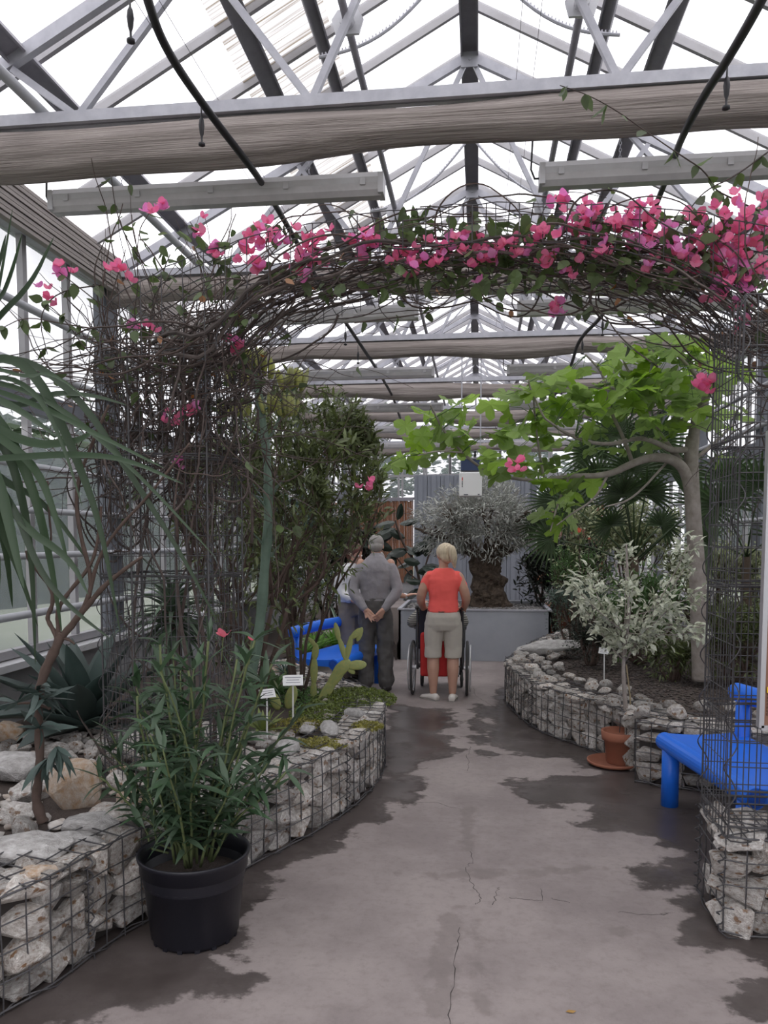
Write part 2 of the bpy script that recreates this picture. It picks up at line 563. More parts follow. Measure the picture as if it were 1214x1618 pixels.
# --- side walls
def side_wall(name, X, s):
    w = thing(name, kind='structure')
    # plinth and sill
    L = YB - Y0; yc = (YB + Y0) / 2
    MB().box((X - s * .06, yc, 0.37), (0.16, L, 0.74)).build('plinth', concrete_w, w)
    MB().box((X - s * .0, yc, 0.755), (0.26, L, 0.05)).build('sill', sill_m, w)
    # posts at the trusses
    pm = MB().box((0, 0, (ZE + .78) / 2), (0.10, 0.26, ZE - .78)).mesh('post', post_m)
    for y in YT + [YT[-1] + 1.9]:
        link('post', pm, w, Matrix.Translation((X - s * -0.0, y, 0)))
    mm = MB().box((0, 0, (ZE + .78) / 2), (0.05, 0.055, ZE - .78)).mesh('mullion', alu)
    pn = MB().add([(0, 0.03, .80), (0, 0.60, .80), (0, 0.60, 2.42), (0, 0.03, 2.42)], [(0, 1, 2, 3)]).mesh('pane', sidep)
    pn2 = MB().add([(0, 0.03, 2.48), (0, 0.60, 2.48), (0, 0.60, 3.9), (0, 0.03, 3.9)], [(0, 1, 2, 3)]).mesh('pane', sidep)
    n = int(L / .625)
    y = YT[0] - 0.625 * 3
    while y < YB - .3:
        if all(abs(y - t) > .05 for t in YT): link('mullion', mm, w, Matrix.Translation((X + s * -.03, y, 0)))
        link('pane', pn, w, Matrix.Translation((X - s * .06, y, 0)))
        link('pane', pn2, w, Matrix.Translation((X - s * .06, y, 0)))
        y += 0.625
    for z, r, m_ in ((3.30, .028, pipe_m), (2.88, .028, pipe_m), (2.17, .026, pipe_m), (1.85, .026, pipe_m), (1.52, .026, pipe_m), (1.10, .028, pipe_m)):
        MB().tube([(X + s * .09, Y0, z), (X + s * .09, YB - .1, z)], r, 10).build('heating_pipe', m_, w, True)
    MB().box((X + s * -.02, yc, 2.66), (0.08, L, 0.16)).build('transom', post_m, w)
    MB().box((X - s * .02, yc, .82), (0.07, L, 0.06)).build('bottom_rail', alu, w)
    # eave beam with folded screen
    mb = MB(); mb.box((X + s * .0, yc, ZE - .06), (0.2, L, 0.12))
    mb.build('eave_beam', galv, w)
    mb = MB()
    for i in range(9):
        mb.box((X + s * (.13), yc, ZE - .17 + i * .035), (0.05 + .012 * (i % 2), L, 0.026))
    mb.build('screen_fold', slat_m, w)
    return w


side_wall('wall_left', XL, 1)
side_wall('wall_right', XR, -1)

# --- back wall
wb = thing('wall_back', kind='structure')
def Bx(px, y=YB): return D(px, 850, y).x
mb = MB().box(((XL + XR) / 2, YB, .23), (XR - XL, .14, .46)); mb.build('plinth', concrete_w, wb)
xa, xb_, xc = Bx(655), Bx(843), Bx(895)
reed = mat('reed_screen', (0.22, 0.10, 0.06), rough=0.85, noise=0.8, nscale=5, col2=(0.36, 0.19, 0.12), stretch=(14, 14, 0.7), var=0.25, bump=0.3)
cane = MB().tube([(0, 0, 0), (0, 0, 1)], 0.018, 5).mesh('cane', reed)
for x0, x1, z0, z1 in ((Bx(470), xa - .02, .46, 2.62), (xb_ + .1, Bx(1000), .46, 2.5)):
    x = x0
    while x < x1:
        link('reed_cane', cane, wb, Matrix.Translation((x, YB - .1 + rnd(-.01, .01), z0)) @ Matrix.Diagonal((1, 1, z1 - z0 + rnd(-.03, .03), 1)))
        x += 0.034
    MB().box(((x0 + x1) / 2, YB - .1, z1 + .05), (x1 - x0, .08, .08)).build('screen_rail', galv_dark, wb)
    for zz in (.9, 1.6, 2.3):
        MB().tube([(x0, YB - .125, zz), (x1, YB - .125, zz)], .005, 4).build('binding_wire', wire_m, wb)
greyp = mat('grey_sheet', (0.25, 0.27, 0.31), rough=0.5, metal=0.1, noise=0.4, nscale=2, col2=(0.19, 0.205, 0.24))
k = 0; x = xa
MB().box(((xa+xb_)/2, YB - .085, 1.64), (xb_-xa, .03, 3.28)).build('backing_sheet', greyp, wb)
wd = (xb_ - xa) / 9
for i in range(9):
    MB().box((xa + wd * (i + .5), YB - .12, 1.65), (wd - .015, .05, 3.3)).build('metal_panel', greyp, wb)
    MB().box((xa + wd * (i + .5), YB - .16, 1.65), (wd * .35, .05, 3.28)).build('panel_rib', greyp, wb)
MB().box((xb_, YB - .15, 1.6), (.12, .12, 3.2)).build('post', post_m, wb)
for i, px in enumerate(range(470, 1060, 40)):
    x = Bx(px)
    MB().box((x, YB, 3.35), (.05, .06, 1.3)).build('mullion', alu, wb)
for (z0, z1) in ((.46, 2.65), (2.75, 3.95)):
    x = XL
    while x < XR - .1:
        MB().add([(x + .02, YB + .02, z0), (x + .62, YB + .02, z0), (x + .62, YB + .02, z1), (x + .02, YB + .02, z1)], [(0, 1, 2, 3)]).build('pane', sidep, wb)
        MB().box((x, YB, (z0 + z1) / 2), (.05, .06, z1 - z0)).build('mullion', alu, wb)
        x += .64
for z in (2.7, 3.3): MB().box(((XL + XR) / 2, YB, z), (XR - XL, .07, .07)).build('transom', alu, wb)
MB().box(((XL + XR) / 2, YB, ZE), (XR - XL, .1, .1)).build('top_rail', galv, wb)
# gable panes over the back wall
mb = MB().add([(XL, YB + .02, ZE), (XR, YB + .02, ZE), (RX, YB + .02, ZR)], [(0, 1, 2)]); mb.build('gable_pane', roofp, wb)
for i in range(-4, 5):
    x = RX + i * .64
    MB().box((x, YB, (ZE + roofz(x)) / 2), (.05, .05, roofz(x) - ZE)).build('mullion', alu, wb)

# ================================================================== OUTSIDE
grass_m = mat('meadow', (0.27, 0.30, 0.22), rough=0.95, noise=0.8, nscale=0.6, col2=(0.35, 0.37, 0.30))
mb = MB(); mb.add([(-80, -60, -.06), (80, -60, -.06), (80, 120, -.06), (-80, 120, -.06)], [(0, 1, 2, 3)])
mb.build('lawn', grass_m, None, kind='structure')
tl = mat('outside_leaves', (0.055, 0.085, 0.045), rough=0.8, var=0.35, trans=0.2)
bark_o = mat('outside_bark', (0.09, 0.07, 0.055), rough=0.9)
q = MB().add([(-.5, 0, 0), (0, .25, .08), (.5, 0, 0), (0, -.25, -.05)], [(0, 1, 2, 3)]).mesh('leafcard', tl)
def outside_tree(x, y, h, r, label, trunk=True):
    t = thing('tree', label, 'tree', (x, y, -.06), group='trees outside the side windows')
    MB().tube([(0, 0, 0), (.1, 0, h * .4), (0, .1, h * .8)], [.2, .15, .05], 8).build('trunk', bark_o, t)
    ms = []
    for i in range(2600):
        v = rvec(); v = v.normalized() * (0.55 + .45 * rng.random() ** .5)
        b = 1 + .25 * sin(v.x * 5 + x) + .2 * sin(v.z * 7 + y)
        p = Vector((v.x * r * b, v.y * r * b, h * .56 + v.z * h * .46))
        ms.append((0, place(p, rvec(), rnd(.25, .55))))
    merged('crown', [q], ms, tl, t, kind='stuff')
outside_tree(-8.6, 9.0, 4.2, 2.2, 'low rounded tree outside near the left edge')
outside_tree(8, 52, 7.0, 4.4, 'large tree far behind the back right corner')
outside_tree(1, 43, 7.5, 4.5, 'wide tree far behind the back wall')
outside_tree(-5.5, 33, 7.5, 3.4, 'large tree behind the back left corner')
def hedge(x, y0, y1, h, label):
    t = thing('hedge', label, 'hedge', (x, (y0 + y1) / 2, -.06))
    mb = MB(); n = 60; k = 8; vs = []
    for i in range(n + 1):
        y = y0 + (y1 - y0) * i / n - (y0 + y1) / 2
        for j in range(k + 1):
            a = pi * j / k
            f = 1 + .16 * sin(i * .9 + j) + .12 * sin(i * 2.3 + j * 2.1)
            vs.append((1.2 * cos(a) * f, y, h * sin(a) ** .5 * (1 + .13 * sin(i * .55) + .07 * sin(i * 1.7))))
    mb.add(vs, [(i * (k + 1) + j, (i + 1) * (k + 1) + j, (i + 1) * (k + 1) + j + 1, i * (k + 1) + j + 1) for i in range(n) for j in range(k)])
    mb.build('hedge_body', mat('hedge_green', (0.06, 0.075, 0.05), rough=.9, noise=.8, nscale=3, col2=(0.02, 0.03, 0.02)), t)
    ms = []
    for i in range(5000):
        y = rnd(y0, y1) - (y0 + y1) / 2; a = rnd(.1, pi - .1)
        ms.append((0, place((1.3 * cos(a) * rnd(.9, 1.15), y, h * sin(a) ** .5 * rnd(.85, 1.15)), rvec(), rnd(.25, .55))))
    merged('hedge_leaves', [q], ms, tl, t, kind='stuff')
hedge(-12.5, 9, 46, 4.6, 'tall dark hedge outside, behind the left window wall')
hedge(12.5, 4, 46, 4.6, 'lower dark hedge outside, behind the right window wall')

# ================================================================== FLOOR
def lin(a, b, st): return list(np.arange(a, b, st))
gx = np.array(sorted(set([round(v, 4) for v in lin(XL, -2.2, .25) + lin(-2.2, 2.2, .025) + lin(2.2, XR, .25) + [XR]])))
gy = np.array(sorted(set([round(v, 4) for v in lin(Y0, 1.5, .3) + lin(1.5, 12.5, .025) + lin(12.5, YB, .5) + [YB]])))
PXx, PYy = np.meshgrid(gx, gy)
wetpx = [
    [(612, 1112), (700, 1118), (728, 1140), (700, 1160), (745, 1185), (690, 1195), (650, 1230), (700, 1245), (640, 1262), (612, 1290), (560, 1320), (470, 1370), (400, 1400), (425, 1410), (395, 1440), (380, 1480), (330, 1510), (410, 1540), (420, 1560), (330, 1575), (200, 1600), (80, 1640), (-160, 1700), (-100, 1590), (230, 1440), (400, 1330), (590, 1230)],
    [(790, 1085), (770, 1125), (765, 1160), (800, 1190), (900, 1200), (930, 1222), (810, 1230), (815, 1262), (870, 1280), (930, 1270), (945, 1285), (900, 1300), (950, 1312), (1030, 1325), (1075, 1350), (1010, 1372), (1030, 1395), (1075, 1410), (1060, 1440), (1030, 1455), (1090, 1485), (1150, 1510), (1200, 1530), (1180, 1560), (1120, 1580), (1160, 1610), (1214, 1618), (1400, 1500), (1400, 1250), (1110, 1180), (1000, 1180), (950, 1160), (860, 1125), (820, 1090)],
    [(752, 1112), (800, 1118), (772, 1140), (790, 1150), (760, 1180), (800, 1196), (748, 1192), (745, 1150)],
]
def sdist(poly):
    P = np.array([[*G(a, b).xy] for a, b in poly]); n = len(P)
    inside = np.zeros(PXx.shape, bool); dm = np.full(PXx.shape, 9.0)
    for i in range(n):
        a = P[i]; b = P[(i + 1) % n]
        c = ((a[1] > PYy) != (b[1] > PYy))
        with np.errstate(divide='ignore', invalid='ignore'):
            xi = (b[0] - a[0]) * (PYy - a[1]) / (b[1] - a[1] + 1e-12) + a[0]
        inside ^= c & (PXx < xi)
        ab = b - a; t = np.clip(((PXx - a[0]) * ab[0] + (PYy - a[1]) * ab[1]) / (ab @ ab + 1e-12), 0, 1)
        dm = np.minimum(dm, np.hypot(PXx - a[0] - t * ab[0], PYy - a[1] - t * ab[1]))
    return np.where(inside, dm, -dm)
sd = np.max([sdist(p) for p in wetpx], axis=0)
wet = np.clip(0.5 + sd / 0.3, 0, 1)
damp = np.max([sdist(p) for p in [[(728, 1270), (752, 1270), (750, 1355), (726, 1350)], [(690, 1440), (730, 1430), (722, 1618), (660, 1618)], [(745, 1455), (765, 1450), (775, 1618), (750, 1618)], [(960, 1460), (1005, 1468), (985, 1482), (955, 1476)], [(600, 1380), (1000, 1365), (860, 1385), (700, 1392)]]], axis=0)
damp = np.clip(0.5 + damp / 0.12, 0, 1)
nxn, nyn = len(gx), len(gy)
me = bpy.data.meshes.new('floor')
ii = np.arange(nxn * nyn).reshape(nyn, nxn)
q = np.stack([ii[:-1, :-1], ii[:-1, 1:], ii[1:, 1:], ii[1:, :-1]], -1).reshape(-1, 4)
me.vertices.add(nxn * nyn); me.vertices.foreach_set('co', np.stack([PXx, PYy, np.zeros_like(PXx)], -1).astype(np.float32).ravel())
me.loops.add(q.size); me.loops.foreach_set('vertex_index', q.ravel().astype(np.int32))
me.polygons.add(len(q)); me.polygons.foreach_set('loop_start', (np.arange(len(q)) * 4).astype(np.int32)); me.polygons.foreach_set('loop_total', np.full(len(q), 4, np.int32))
for nm, ar in (('wet', wet), ('damp', damp)):
    at = me.attributes.new(nm, 'FLOAT', 'POINT'); at.data.foreach_set('value', ar.astype(np.float32).ravel())
me.update(calc_edges=True)
fm = bpy.data.materials.new('stained_concrete'); fm.use_nodes = True
nt = fm.node_tree; N, L = nt.nodes, nt.links; b = N['Principled BSDF']
tc = N.new('ShaderNodeTexCoord')
def noise(scale, det=6, rough=.6, vec=None, stretch=None):
    n = N.new('ShaderNodeTexNoise'); n.inputs['Scale'].default_value = scale; n.inputs['Detail'].default_value = det; n.inputs['Roughness'].default_value = rough
    v = tc.outputs['Object']
    if stretch:
        mp = N.new('ShaderNodeMapping'); mp.inputs['Scale'].default_value = stretch; L.new(v, mp.inputs[0]); v = mp.outputs[0]
    L.new(v, n.inputs['Vector']); return n.outputs['Fac']
def rampf(v, a, b_, lo=0, hi=1):
    m = N.new('ShaderNodeMapRange'); m.inputs['From Min'].default_value = a; m.inputs['From Max'].default_value = b_; m.inputs['To Min'].default_value = lo; m.inputs['To Max'].default_value = hi
    m.interpolation_type = 'SMOOTHSTEP'; L.new(v, m.inputs['Value']); return m.outputs[0]
def mth(op, a, b_):
    m = N.new('ShaderNodeMath'); m.operation = op
    for i, v in enumerate((a, b_)):
        if isinstance(v, (int, float)): m.inputs[i].default_value = v
        else: L.new(v, m.inputs[i])
    return m.outputs[0]
def mixc(f, a, b_):
    m = N.new('ShaderNodeMix'); m.data_type = 'RGBA'; L.new(f, m.inputs[0])
    for i, v in ((6, a), (7, b_)):
        if isinstance(v, tuple): m.inputs[i].default_value = (*v, 1)
        else: L.new(v, m.inputs[i])
    return m.outputs[2]
def attr(n):
    a = N.new('ShaderNodeAttribute'); a.attribute_name = n; return a.outputs['Fac']
dry = mixc(rampf(noise(1.6, 8, .65), .35, .65), (0.315, 0.272, 0.262), (0.235, 0.2, 0.195))
dry = mixc(rampf(noise(22, 6, .7), .45, .7, 0, .35), dry, (0.17, 0.145, 0.14))
wf = mth('ADD', attr('wet'), rampf(noise(3.2, 7, .62, stretch=(1, 1.2, 1)), .25, .75, -.42, .42))
wm = rampf(wf, .42, .60)
wetc = mixc(rampf(noise(2.5), .35, .7), (0.062, 0.050, 0.047), (0.105, 0.088, 0.084))
df_ = mth('MULTIPLY', rampf(mth('ADD', attr('damp'), rampf(noise(9), .3, .7, -.3, .3)), .4, .8), .42)
dry = mixc(df_, dry, (0.15, 0.125, 0.118))
L.new(mixc(wm, dry, wetc), b.inputs['Base Color'])
L.new(mth('SUBTRACT', .72, mth('MULTIPLY', rampf(wf, .5, .95), .42)), b.inputs['Roughness'])
b.inputs['Specular IOR Level'].default_value = 0.3
bp = N.new('ShaderNodeBump'); bp.inputs['Distance'].default_value = .004; L.new(noise(60, 4), bp.inputs['Height']); L.new(rampf(wf, .5, .9, .35, .06), bp.inputs['Strength']); L.new(bp.outputs[0], b.inputs['Normal'])
me.materials.append(fm)
floor = link('floor', me, None, kind='structure')

crack_m = mat('crack_shadow', (0.035, 0.03, 0.028), rough=1)
cr = [[(743, 1345), (748, 1362), (737, 1370), (742, 1388), (748, 1400), (758, 1412), (760, 1422), (752, 1430)],
      [(727, 1465), (722, 1500), (717, 1540), (712, 1590), (709, 1625)],
      [(628, 1266), (660, 1268), (690, 1268), (712, 1275), (728, 1278)], [(737, 1192), (741, 1205), (739, 1218)],
      [(745, 1180), (742, 1184), (740, 1192)], [(978, 1441), (1010, 1445), (1045, 1446), (1060, 1443)],
      [(805, 1418), (830, 1421), (856, 1424)], [(855, 1405), (857, 1424)], [(780, 1430), (784, 1410), (790, 1402)],
      [(872, 1420), (890, 1424), (900, 1427)], [(748, 1085), (752, 1100), (770, 1110), (790, 1122)], [(395, 1424), (430, 1421), (450, 1420)]]
for c in cr:
    pts = []
    for i in range(len(c) - 1):
        for k in range(5):
            t = k / 5; p = G(c[i][0] * (1 - t) + c[i + 1][0] * t, c[i][1] * (1 - t) + c[i + 1][1] * t)
            pts.append(p + Vector((rnd(-.008, .008), rnd(-.008, .008), 0)))
    pts.append(G(*c[-1]))
    mb = MB(); vs = []
    for i, p in enumerate(pts):
        a = pts[max(i - 1, 0)]; b2 = pts[min(i + 1, len(pts) - 1)]; d = (b2 - a).normalized(); s_ = Vector((-d.y, d.x, 0)); w = rnd(.0005, .0020)
        vs += [p + s_ * w + Vector((0, 0, .0008)), p - s_ * w + Vector((0, 0, .0008))]
    mb.add(vs, [(2 * i, 2 * i + 1, 2 * i + 3, 2 * i + 2) for i in range(len(pts) - 1)])
    mb.build('crack', crack_m, floor)

# ================================================================== STONES
stone_m = mat('limestone', (0.76, 0.735, 0.705), rough=0.85, var=0.40, noise=0.9, nscale=5.5, col2=(0.30, 0.245, 0.21), bump=0.8, bscale=18, bdist=0.02, spots=((0.26, 0.16, 0.10), 2.8, 0.585))
rust_m = mat('rusty_limestone', (0.42, 0.26, 0.14), rough=0.85, var=0.1, noise=1.0, nscale=5, col2=(0.58, 0.52, 0.46), bump=0.6, bscale=22, bdist=0.012)
whiter_m = mat('white_limestone', (0.60, 0.585, 0.575), rough=0.85, var=0.1, noise=0.9, nscale=5, col2=(0.30, 0.28, 0.27), bump=0.9, bscale=22, bdist=0.012)
gap_shade_m = mat('gap_shade', (0.05, 0.042, 0.04), rough=1, noise=0.6, nscale=20, col2=(0.05, 0.045, 0.04))  # near-black: the shade between gabion stones is put into this colour
soil_m = mat('bed_soil', (0.07, 0.052, 0.045), rough=1, noise=0.8, nscale=60, col2=(0.10, 0.08, 0.07), bump=0.8, bscale=90, bdist=0.02)


def hull(n, boxy, sc=(1, 1, 1), seed=0, m=None, name='stone', bev=0.0):
    r = random.Random(seed)
    bm = bmesh.new()
    pts = []
    while len(pts) < n:
        v = Vector((r.gauss(0, 1), r.gauss(0, 1), r.gauss(0, 1)))
        if v.length < .2: continue
        v.normalize()
        k = max(abs(v.x), abs(v.y), abs(v.z))
        v = v * (1 / k) ** boxy * r.uniform(.9, 1.08)
        if all((v - q_).length > .25 for q_ in pts): pts.append(v)
    for p in pts: bm.verts.new((p.x * sc[0], p.y * sc[1], p.z * sc[2]))
    res = bmesh.ops.convex_hull(bm, input=bm.verts)
    bmesh.ops.delete(bm, geom=[g for g in set(res['geom_interior'] + res['geom_unused']) if isinstance(g, bmesh.types.BMVert)], context='VERTS')
    bmesh.ops.dissolve_limit(bm, angle_limit=radians(14), verts=bm.verts, edges=bm.edges)
    if bev: bmesh.ops.bevel(bm, geom=bm.edges[:], offset=bev, segments=1, affect='EDGES', clamp_overlap=True)
    me = bpy.data.meshes.new(name); bm.to_mesh(me); bm.free()
    if m: me.materials.append(m)
    return me


STN = [hull(15, .85, seed=s, m=stone_m, bev=.05) for s in range(14)]
ROCK = [hull(20, .35, (1, .8, .62), seed=40 + s, m=stone_m, name='rock', bev=.07) for s in range(10)]
TOPS = [hull(14, .5, (1, 1, .55), seed=80 + s, m=stone_m, bev=.08) for s in range(10)]


def resample(pts, st):
    out = []; acc = [0]
    for i in range(len(pts) - 1): acc.append(acc[-1] + (pts[i + 1] - pts[i]).length)
    L_ = acc[-1]; n = max(2, int(L_ / st))
    for k in range(n + 1):
        s = L_ * k / n; i = 0
        while i < len(pts) - 2 and acc[i + 1] < s: i += 1
        t = (s - acc[i]) / max(1e-9, acc[i + 1] - acc[i]); out.append(pts[i].lerp(pts[i + 1], t))
    return out


def smooth(pts, it=2):
    for _ in range(it):
        o = [pts[0]]
        for i in range(len(pts) - 1):
            o += [pts[i].lerp(pts[i + 1], .25), pts[i].lerp(pts[i + 1], .75)]
        o.append(pts[-1]); pts = o
    return pts


def gabion(path, h, sgn, label, tw=.32, closed=False, group=None, topstones=True, soft=True, wr=.0032, cell=.135, npart=290, corners=()):
    """path: list of XY on the outer foot; sgn=+1: inside of the basket lies to the left of the path direction."""
    g = thing('gabion_wall', label, 'gabion wall', (0, 0, 0), group=group)
    P = [Vector((p[0], p[1], 0)) for p in path]
    if soft: P = smooth(P, 2)
    R = resample(P, .02)
    n = len(R); step = (R[1] - R[0]).length
    T = [(R[min(i + 3, n - 1)] - R[max(i - 3, 0)]).normalized() for i in range(n)]
    Nn = [Vector((-t.y, t.x, 0)) * sgn for t in T]
    ms = []
    s = 0.0
    while s < (n - 1) * step:
        w = cell * rng.uniform(.8, 1.5)
        i = min(n - 1, int((s + w / 2) / step)); z = 0.0
        while z < h - .03:
            hh = cell * rng.uniform(.65, 1.15)
            if z + hh > h - .04: hh = h - z + rng.uniform(-.012, .006)
            k_c = 1.0 if soft else .86
            c = R[i] + Nn[i] * (.062 / k_c + rnd(0, .012)) + Vector((0, 0, z + hh / 2)) + T[i] * rnd(-.012, .012)
            M = Matrix((T[i], Nn[i], Vector((0, 0, 1)))).transposed().to_4x4()
            M = Matrix.Translation(c) @ M @ Matrix.Rotation(rnd(-.3, .3), 4, 'Y') @ Matrix.Rotation(rnd(-.18, .18), 4, 'Z') @ Matrix.Diagonal((w * .63 * k_c, .07 * k_c, hh * .64 * (1 + k_c) / 2, 1)) @ Matrix.Rotation(rng.choice((0, pi)), 4, 'Z')
            ms.append((rng.randrange(len(STN)), M)); z += hh
        s += w
    if topstones:
        for row in range(int(tw / .11)):
            s = rnd(0, .1)
            while s < (n - 1) * step:
                w = cell * rng.uniform(.8, 1.5)
                i = min(n - 1, int(s / step))
                c = R[i] + Nn[i] * (.07 + .11 * row + rnd(-.015, .02)) + Vector((0, 0, h - .03 + rnd(-.015, .015)))
                ms.append((len(STN) + rng.randrange(len(TOPS)), Matrix.Translation(c) @ Matrix.Rotation(atan2(T[i].y, T[i].x) + rnd(-.6, .6), 4, 'Z') @ Matrix.Rotation(rnd(-.2, .2), 4, 'X') @ Matrix.Diagonal((w * .62, .085, .07, 1))))
                s += w
    scatter('stone', STN + TOPS, ms, stone_m, g, npart, stuff='rubble')
    # core
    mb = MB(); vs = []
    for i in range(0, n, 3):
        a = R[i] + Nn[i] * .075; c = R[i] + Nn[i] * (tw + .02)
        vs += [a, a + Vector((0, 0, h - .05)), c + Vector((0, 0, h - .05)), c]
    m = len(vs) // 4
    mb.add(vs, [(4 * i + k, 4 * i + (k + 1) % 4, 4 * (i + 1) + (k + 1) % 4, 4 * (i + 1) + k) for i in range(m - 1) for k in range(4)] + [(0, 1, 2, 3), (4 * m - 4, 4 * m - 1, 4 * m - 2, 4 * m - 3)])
    mb.build('shade_core', gap_shade_m, g)  # dark block behind the stones, its colour stands for shade in the gaps
    # wire basket
    mb = MB()
    k10 = max(1, int(round(.10 / step)))
    up = Vector((0, 0, 1))
    for i in range(0, n, k10):
        o = R[i] - Nn[i] * .004
        b_ = [o + up * (h * t / 4) - Nn[i] * rnd(-.004, .005) for t in range(5)]
        mb.tube(b_ + [o + up * (h + .006) + Nn[i] * tw * .5, o + up * (h + .006) + Nn[i] * tw], wr, 4, cap=False)
    for z in np.linspace(.012, h, max(2, int(round(h / .1)) + 1)):
        mb.tube([R[i] - Nn[i] * .008 + up * (z + rnd(-.002, .002)) for i in range(0, n, 5)] + [R[-1] - Nn[-1] * .008 + up * z], wr if 0.05 < z < h - .05 else wr * 1.35, 4, cap=False)
    for j in range(1, int(tw / .1) + 1):
        mb.tube([R[i] + Nn[i] * .1 * j + up * (h + .012 + rnd(-.004, .004)) for i in range(0, n, 6)], wr, 4, cap=False)
    # lacing spirals along the upper rim and upright joints
    for i0 in corners:
        i = int(i0 * (n - 1)); o = R[i] - Nn[i] * .01
        mb.tube([o + Vector((.016 * cos(t * 1.2), .016 * sin(t * 1.2), h * t / 40)) for t in range(41)], wr * 1.1, 4, cap=False)
    for zz in (.012, h):
        mb.tube([R[i] - Nn[i] * (.008 - .014 * cos(i * .45)) + up * (zz + .014 * sin(i * .45)) for i in range(0, n, 2)], wr, 4, cap=False)
    mb.build('wire_basket', wire_m, g)
    return g, R, Nn


gL = [G(*p).xy for p in ((0, 1603), (75, 1566), (175, 1488), (235, 1455), (320, 1412), (410, 1361), (500, 1316), (565, 1272), (600, 1232), (609, 1208))]
d0 = gL[0] - gL[2]; d0.normalize()
gL = [gL[0] + d0 * 2.2, gL[0] + d0 * .9] + gL
far = [G(606, 1108, .42).xy, G(585, 1086, .42).xy, G(538, 1072, .42).xy, G(500, 1060, .42).xy, G(470, 1044, .42).xy, G(440, 1040, .42).xy, G(380, 1034, .42).xy]
GL, RL, NL = gabion(gL + far, .42, 1, 'long curved stone-filled wire gabion edging the left planting bed', corners=(.3, .52, .7, .8))

gR = [(1003, 1222), (985, 1208), (942, 1188), (912, 1178), (857, 1159), (825, 1138), (803, 1115), (797, 1100)]
gR = [G(*p).xy for p in gR]
farR = [G(806, 1041, .38).xy, G(822, 1028, .38).xy, G(850, 1011, .38).xy, G(895, 996, .38).xy, G(960, 985, .38).xy]
GR, RR, NR = gabion([G(1060, 1205).xy] + gR + farR, .40, -1, 'low curved gabion of white stones on the right, behind the terracotta pot', corners=(.25, .5, .7))
pB = [Vector(G(1100, 1190).xy), Vector(G(1005, 1190).xy), Vector(G(1004, 1236).xy), Vector(G(1060, 1246).xy), Vector(G(1200, 1262).xy), Vector(G(1350, 1275).xy)]
GB, RB, NB_ = gabion([pB[2], pB[3], pB[4], pB[5]], .42, 1, 'straight gabion block of big white stones behind the right blue bench leg', soft=False, tw=.45, cell=.14)
# front right pillar base
A = Vector(G(1105, 1408).xy); B = Vector(G(1146, 1480).xy); C_ = Vector(G(1330, 1492).xy); E = C_ + (A - B)
mid = (B + C_) * .5
GP, RP, NP = gabion([A, B, C_, E], .42, 1, 'gabion block at the right edge under the wire mesh column', soft=False, tw=.30, cell=.145, corners=(.01, .30))
# wire mesh floor net above its stones handled by the column

# ------------------------------------------------------------------ bed soils
def bed(name, poly, z, m, kind='structure', amp=.02):
    bm = bmesh.new()
    vs = [bm.verts.new((p[0], p[1], z)) for p in poly]
    es = [bm.edges.new((vs[i], vs[(i + 1) % len(vs)])) for i in range(len(vs))]
    bmesh.ops.triangle_fill(bm, use_beauty=True, edges=es)
    ex = bmesh.ops.extrude_face_region(bm, geom=bm.faces[:])
    for v in [g for g in ex['geom'] if isinstance(g, bmesh.types.BMVert)]: v.co.z = 0.01
    me = bpy.data.meshes.new(name); bm.to_mesh(me); bm.free(); me.materials.append(m)
    return link(name, me, None, kind=kind)


leftpoly = [tuple((RL[i] + NL[i] * .12).xy) for i in range(0, len(RL), 12)] + [(XL + .1, RL[-1].y + .1), (XL + .1, RL[0].y)]
bed('soil_left_bed', leftpoly, .36, soil_m)
rp = [tuple((RR[i] + NR[i] * .12).xy) for i in range(0, len(RR), 10)]
rightpoly = rp + [(XR - .1, rp[-1][1] + .3), (XR - .1, rp[0][1] - .3), (rp[0][0] + .3, rp[0][1] - .2)]
bed('soil_right_bed', rightpoly, .34, soil_m)
# bed beyond the left bench
lb2 = [tuple(p.xy) for p in (G(585, 1012, .2), G(610, 985, .2), G(615, 975, .2))]
far2 = [tuple(G(*p).xy) for p in ((430, 1045, .22), (500, 1022, .22), (570, 1002, .22), (615, 1000, .22), (626, 1045, 0))] + [(-1.15, 12.4), (-1.0, 16), (XL + .1, 16), (XL + .1, 7.9)]
bed('soil_back_left_bed', far2, .22, soil_m)
bed('soil_back_right_bed', [(1.5, 12.4), (XR - .1, 10.2), (XR - .1, 16), (1.3, 16)], .3, soil_m)


def inpoly(x, y, poly):
    c = False; n = len(poly)
    for i in range(n):
        a, b2 = poly[i], poly[(i + 1) % n]
        if (a[1] > y) != (b2[1] > y) and x < (b2[0] - a[0]) * (y - a[1]) / (b2[1] - a[1]) + a[0]: c = not c
    return c


# ------------------------------------------------------------------ loose rocks
placed = []
def rock(p, s, label=None, group=None, m=None, rot=None, idx=None, sink=.35):
    me = ROCK[rng.randrange(10) if idx is None else idx]
    if m is not None:
        me = me.copy(); me.materials[0] = m
    if not isinstance(s, tuple): s = (s, s * rnd(.8, 1.1), s * rnd(.8, 1.1))
    M = Matrix.Translation(Vector(p) + Vector((0, 0, s[2] * sink))) @ (rot.to_4x4() if rot else Matrix.Rotation(rnd(0, 6.3), 4, 'Z') @ Matrix.Rotation(rnd(-.25, .25), 4, 'X')) @ Matrix.Diagonal((*s, 1))
    o = link('rock', me, None, None, label, 'rock', group)
    o.matrix_world = M
    placed.append((p[0], p[1], max(s)))
    return o


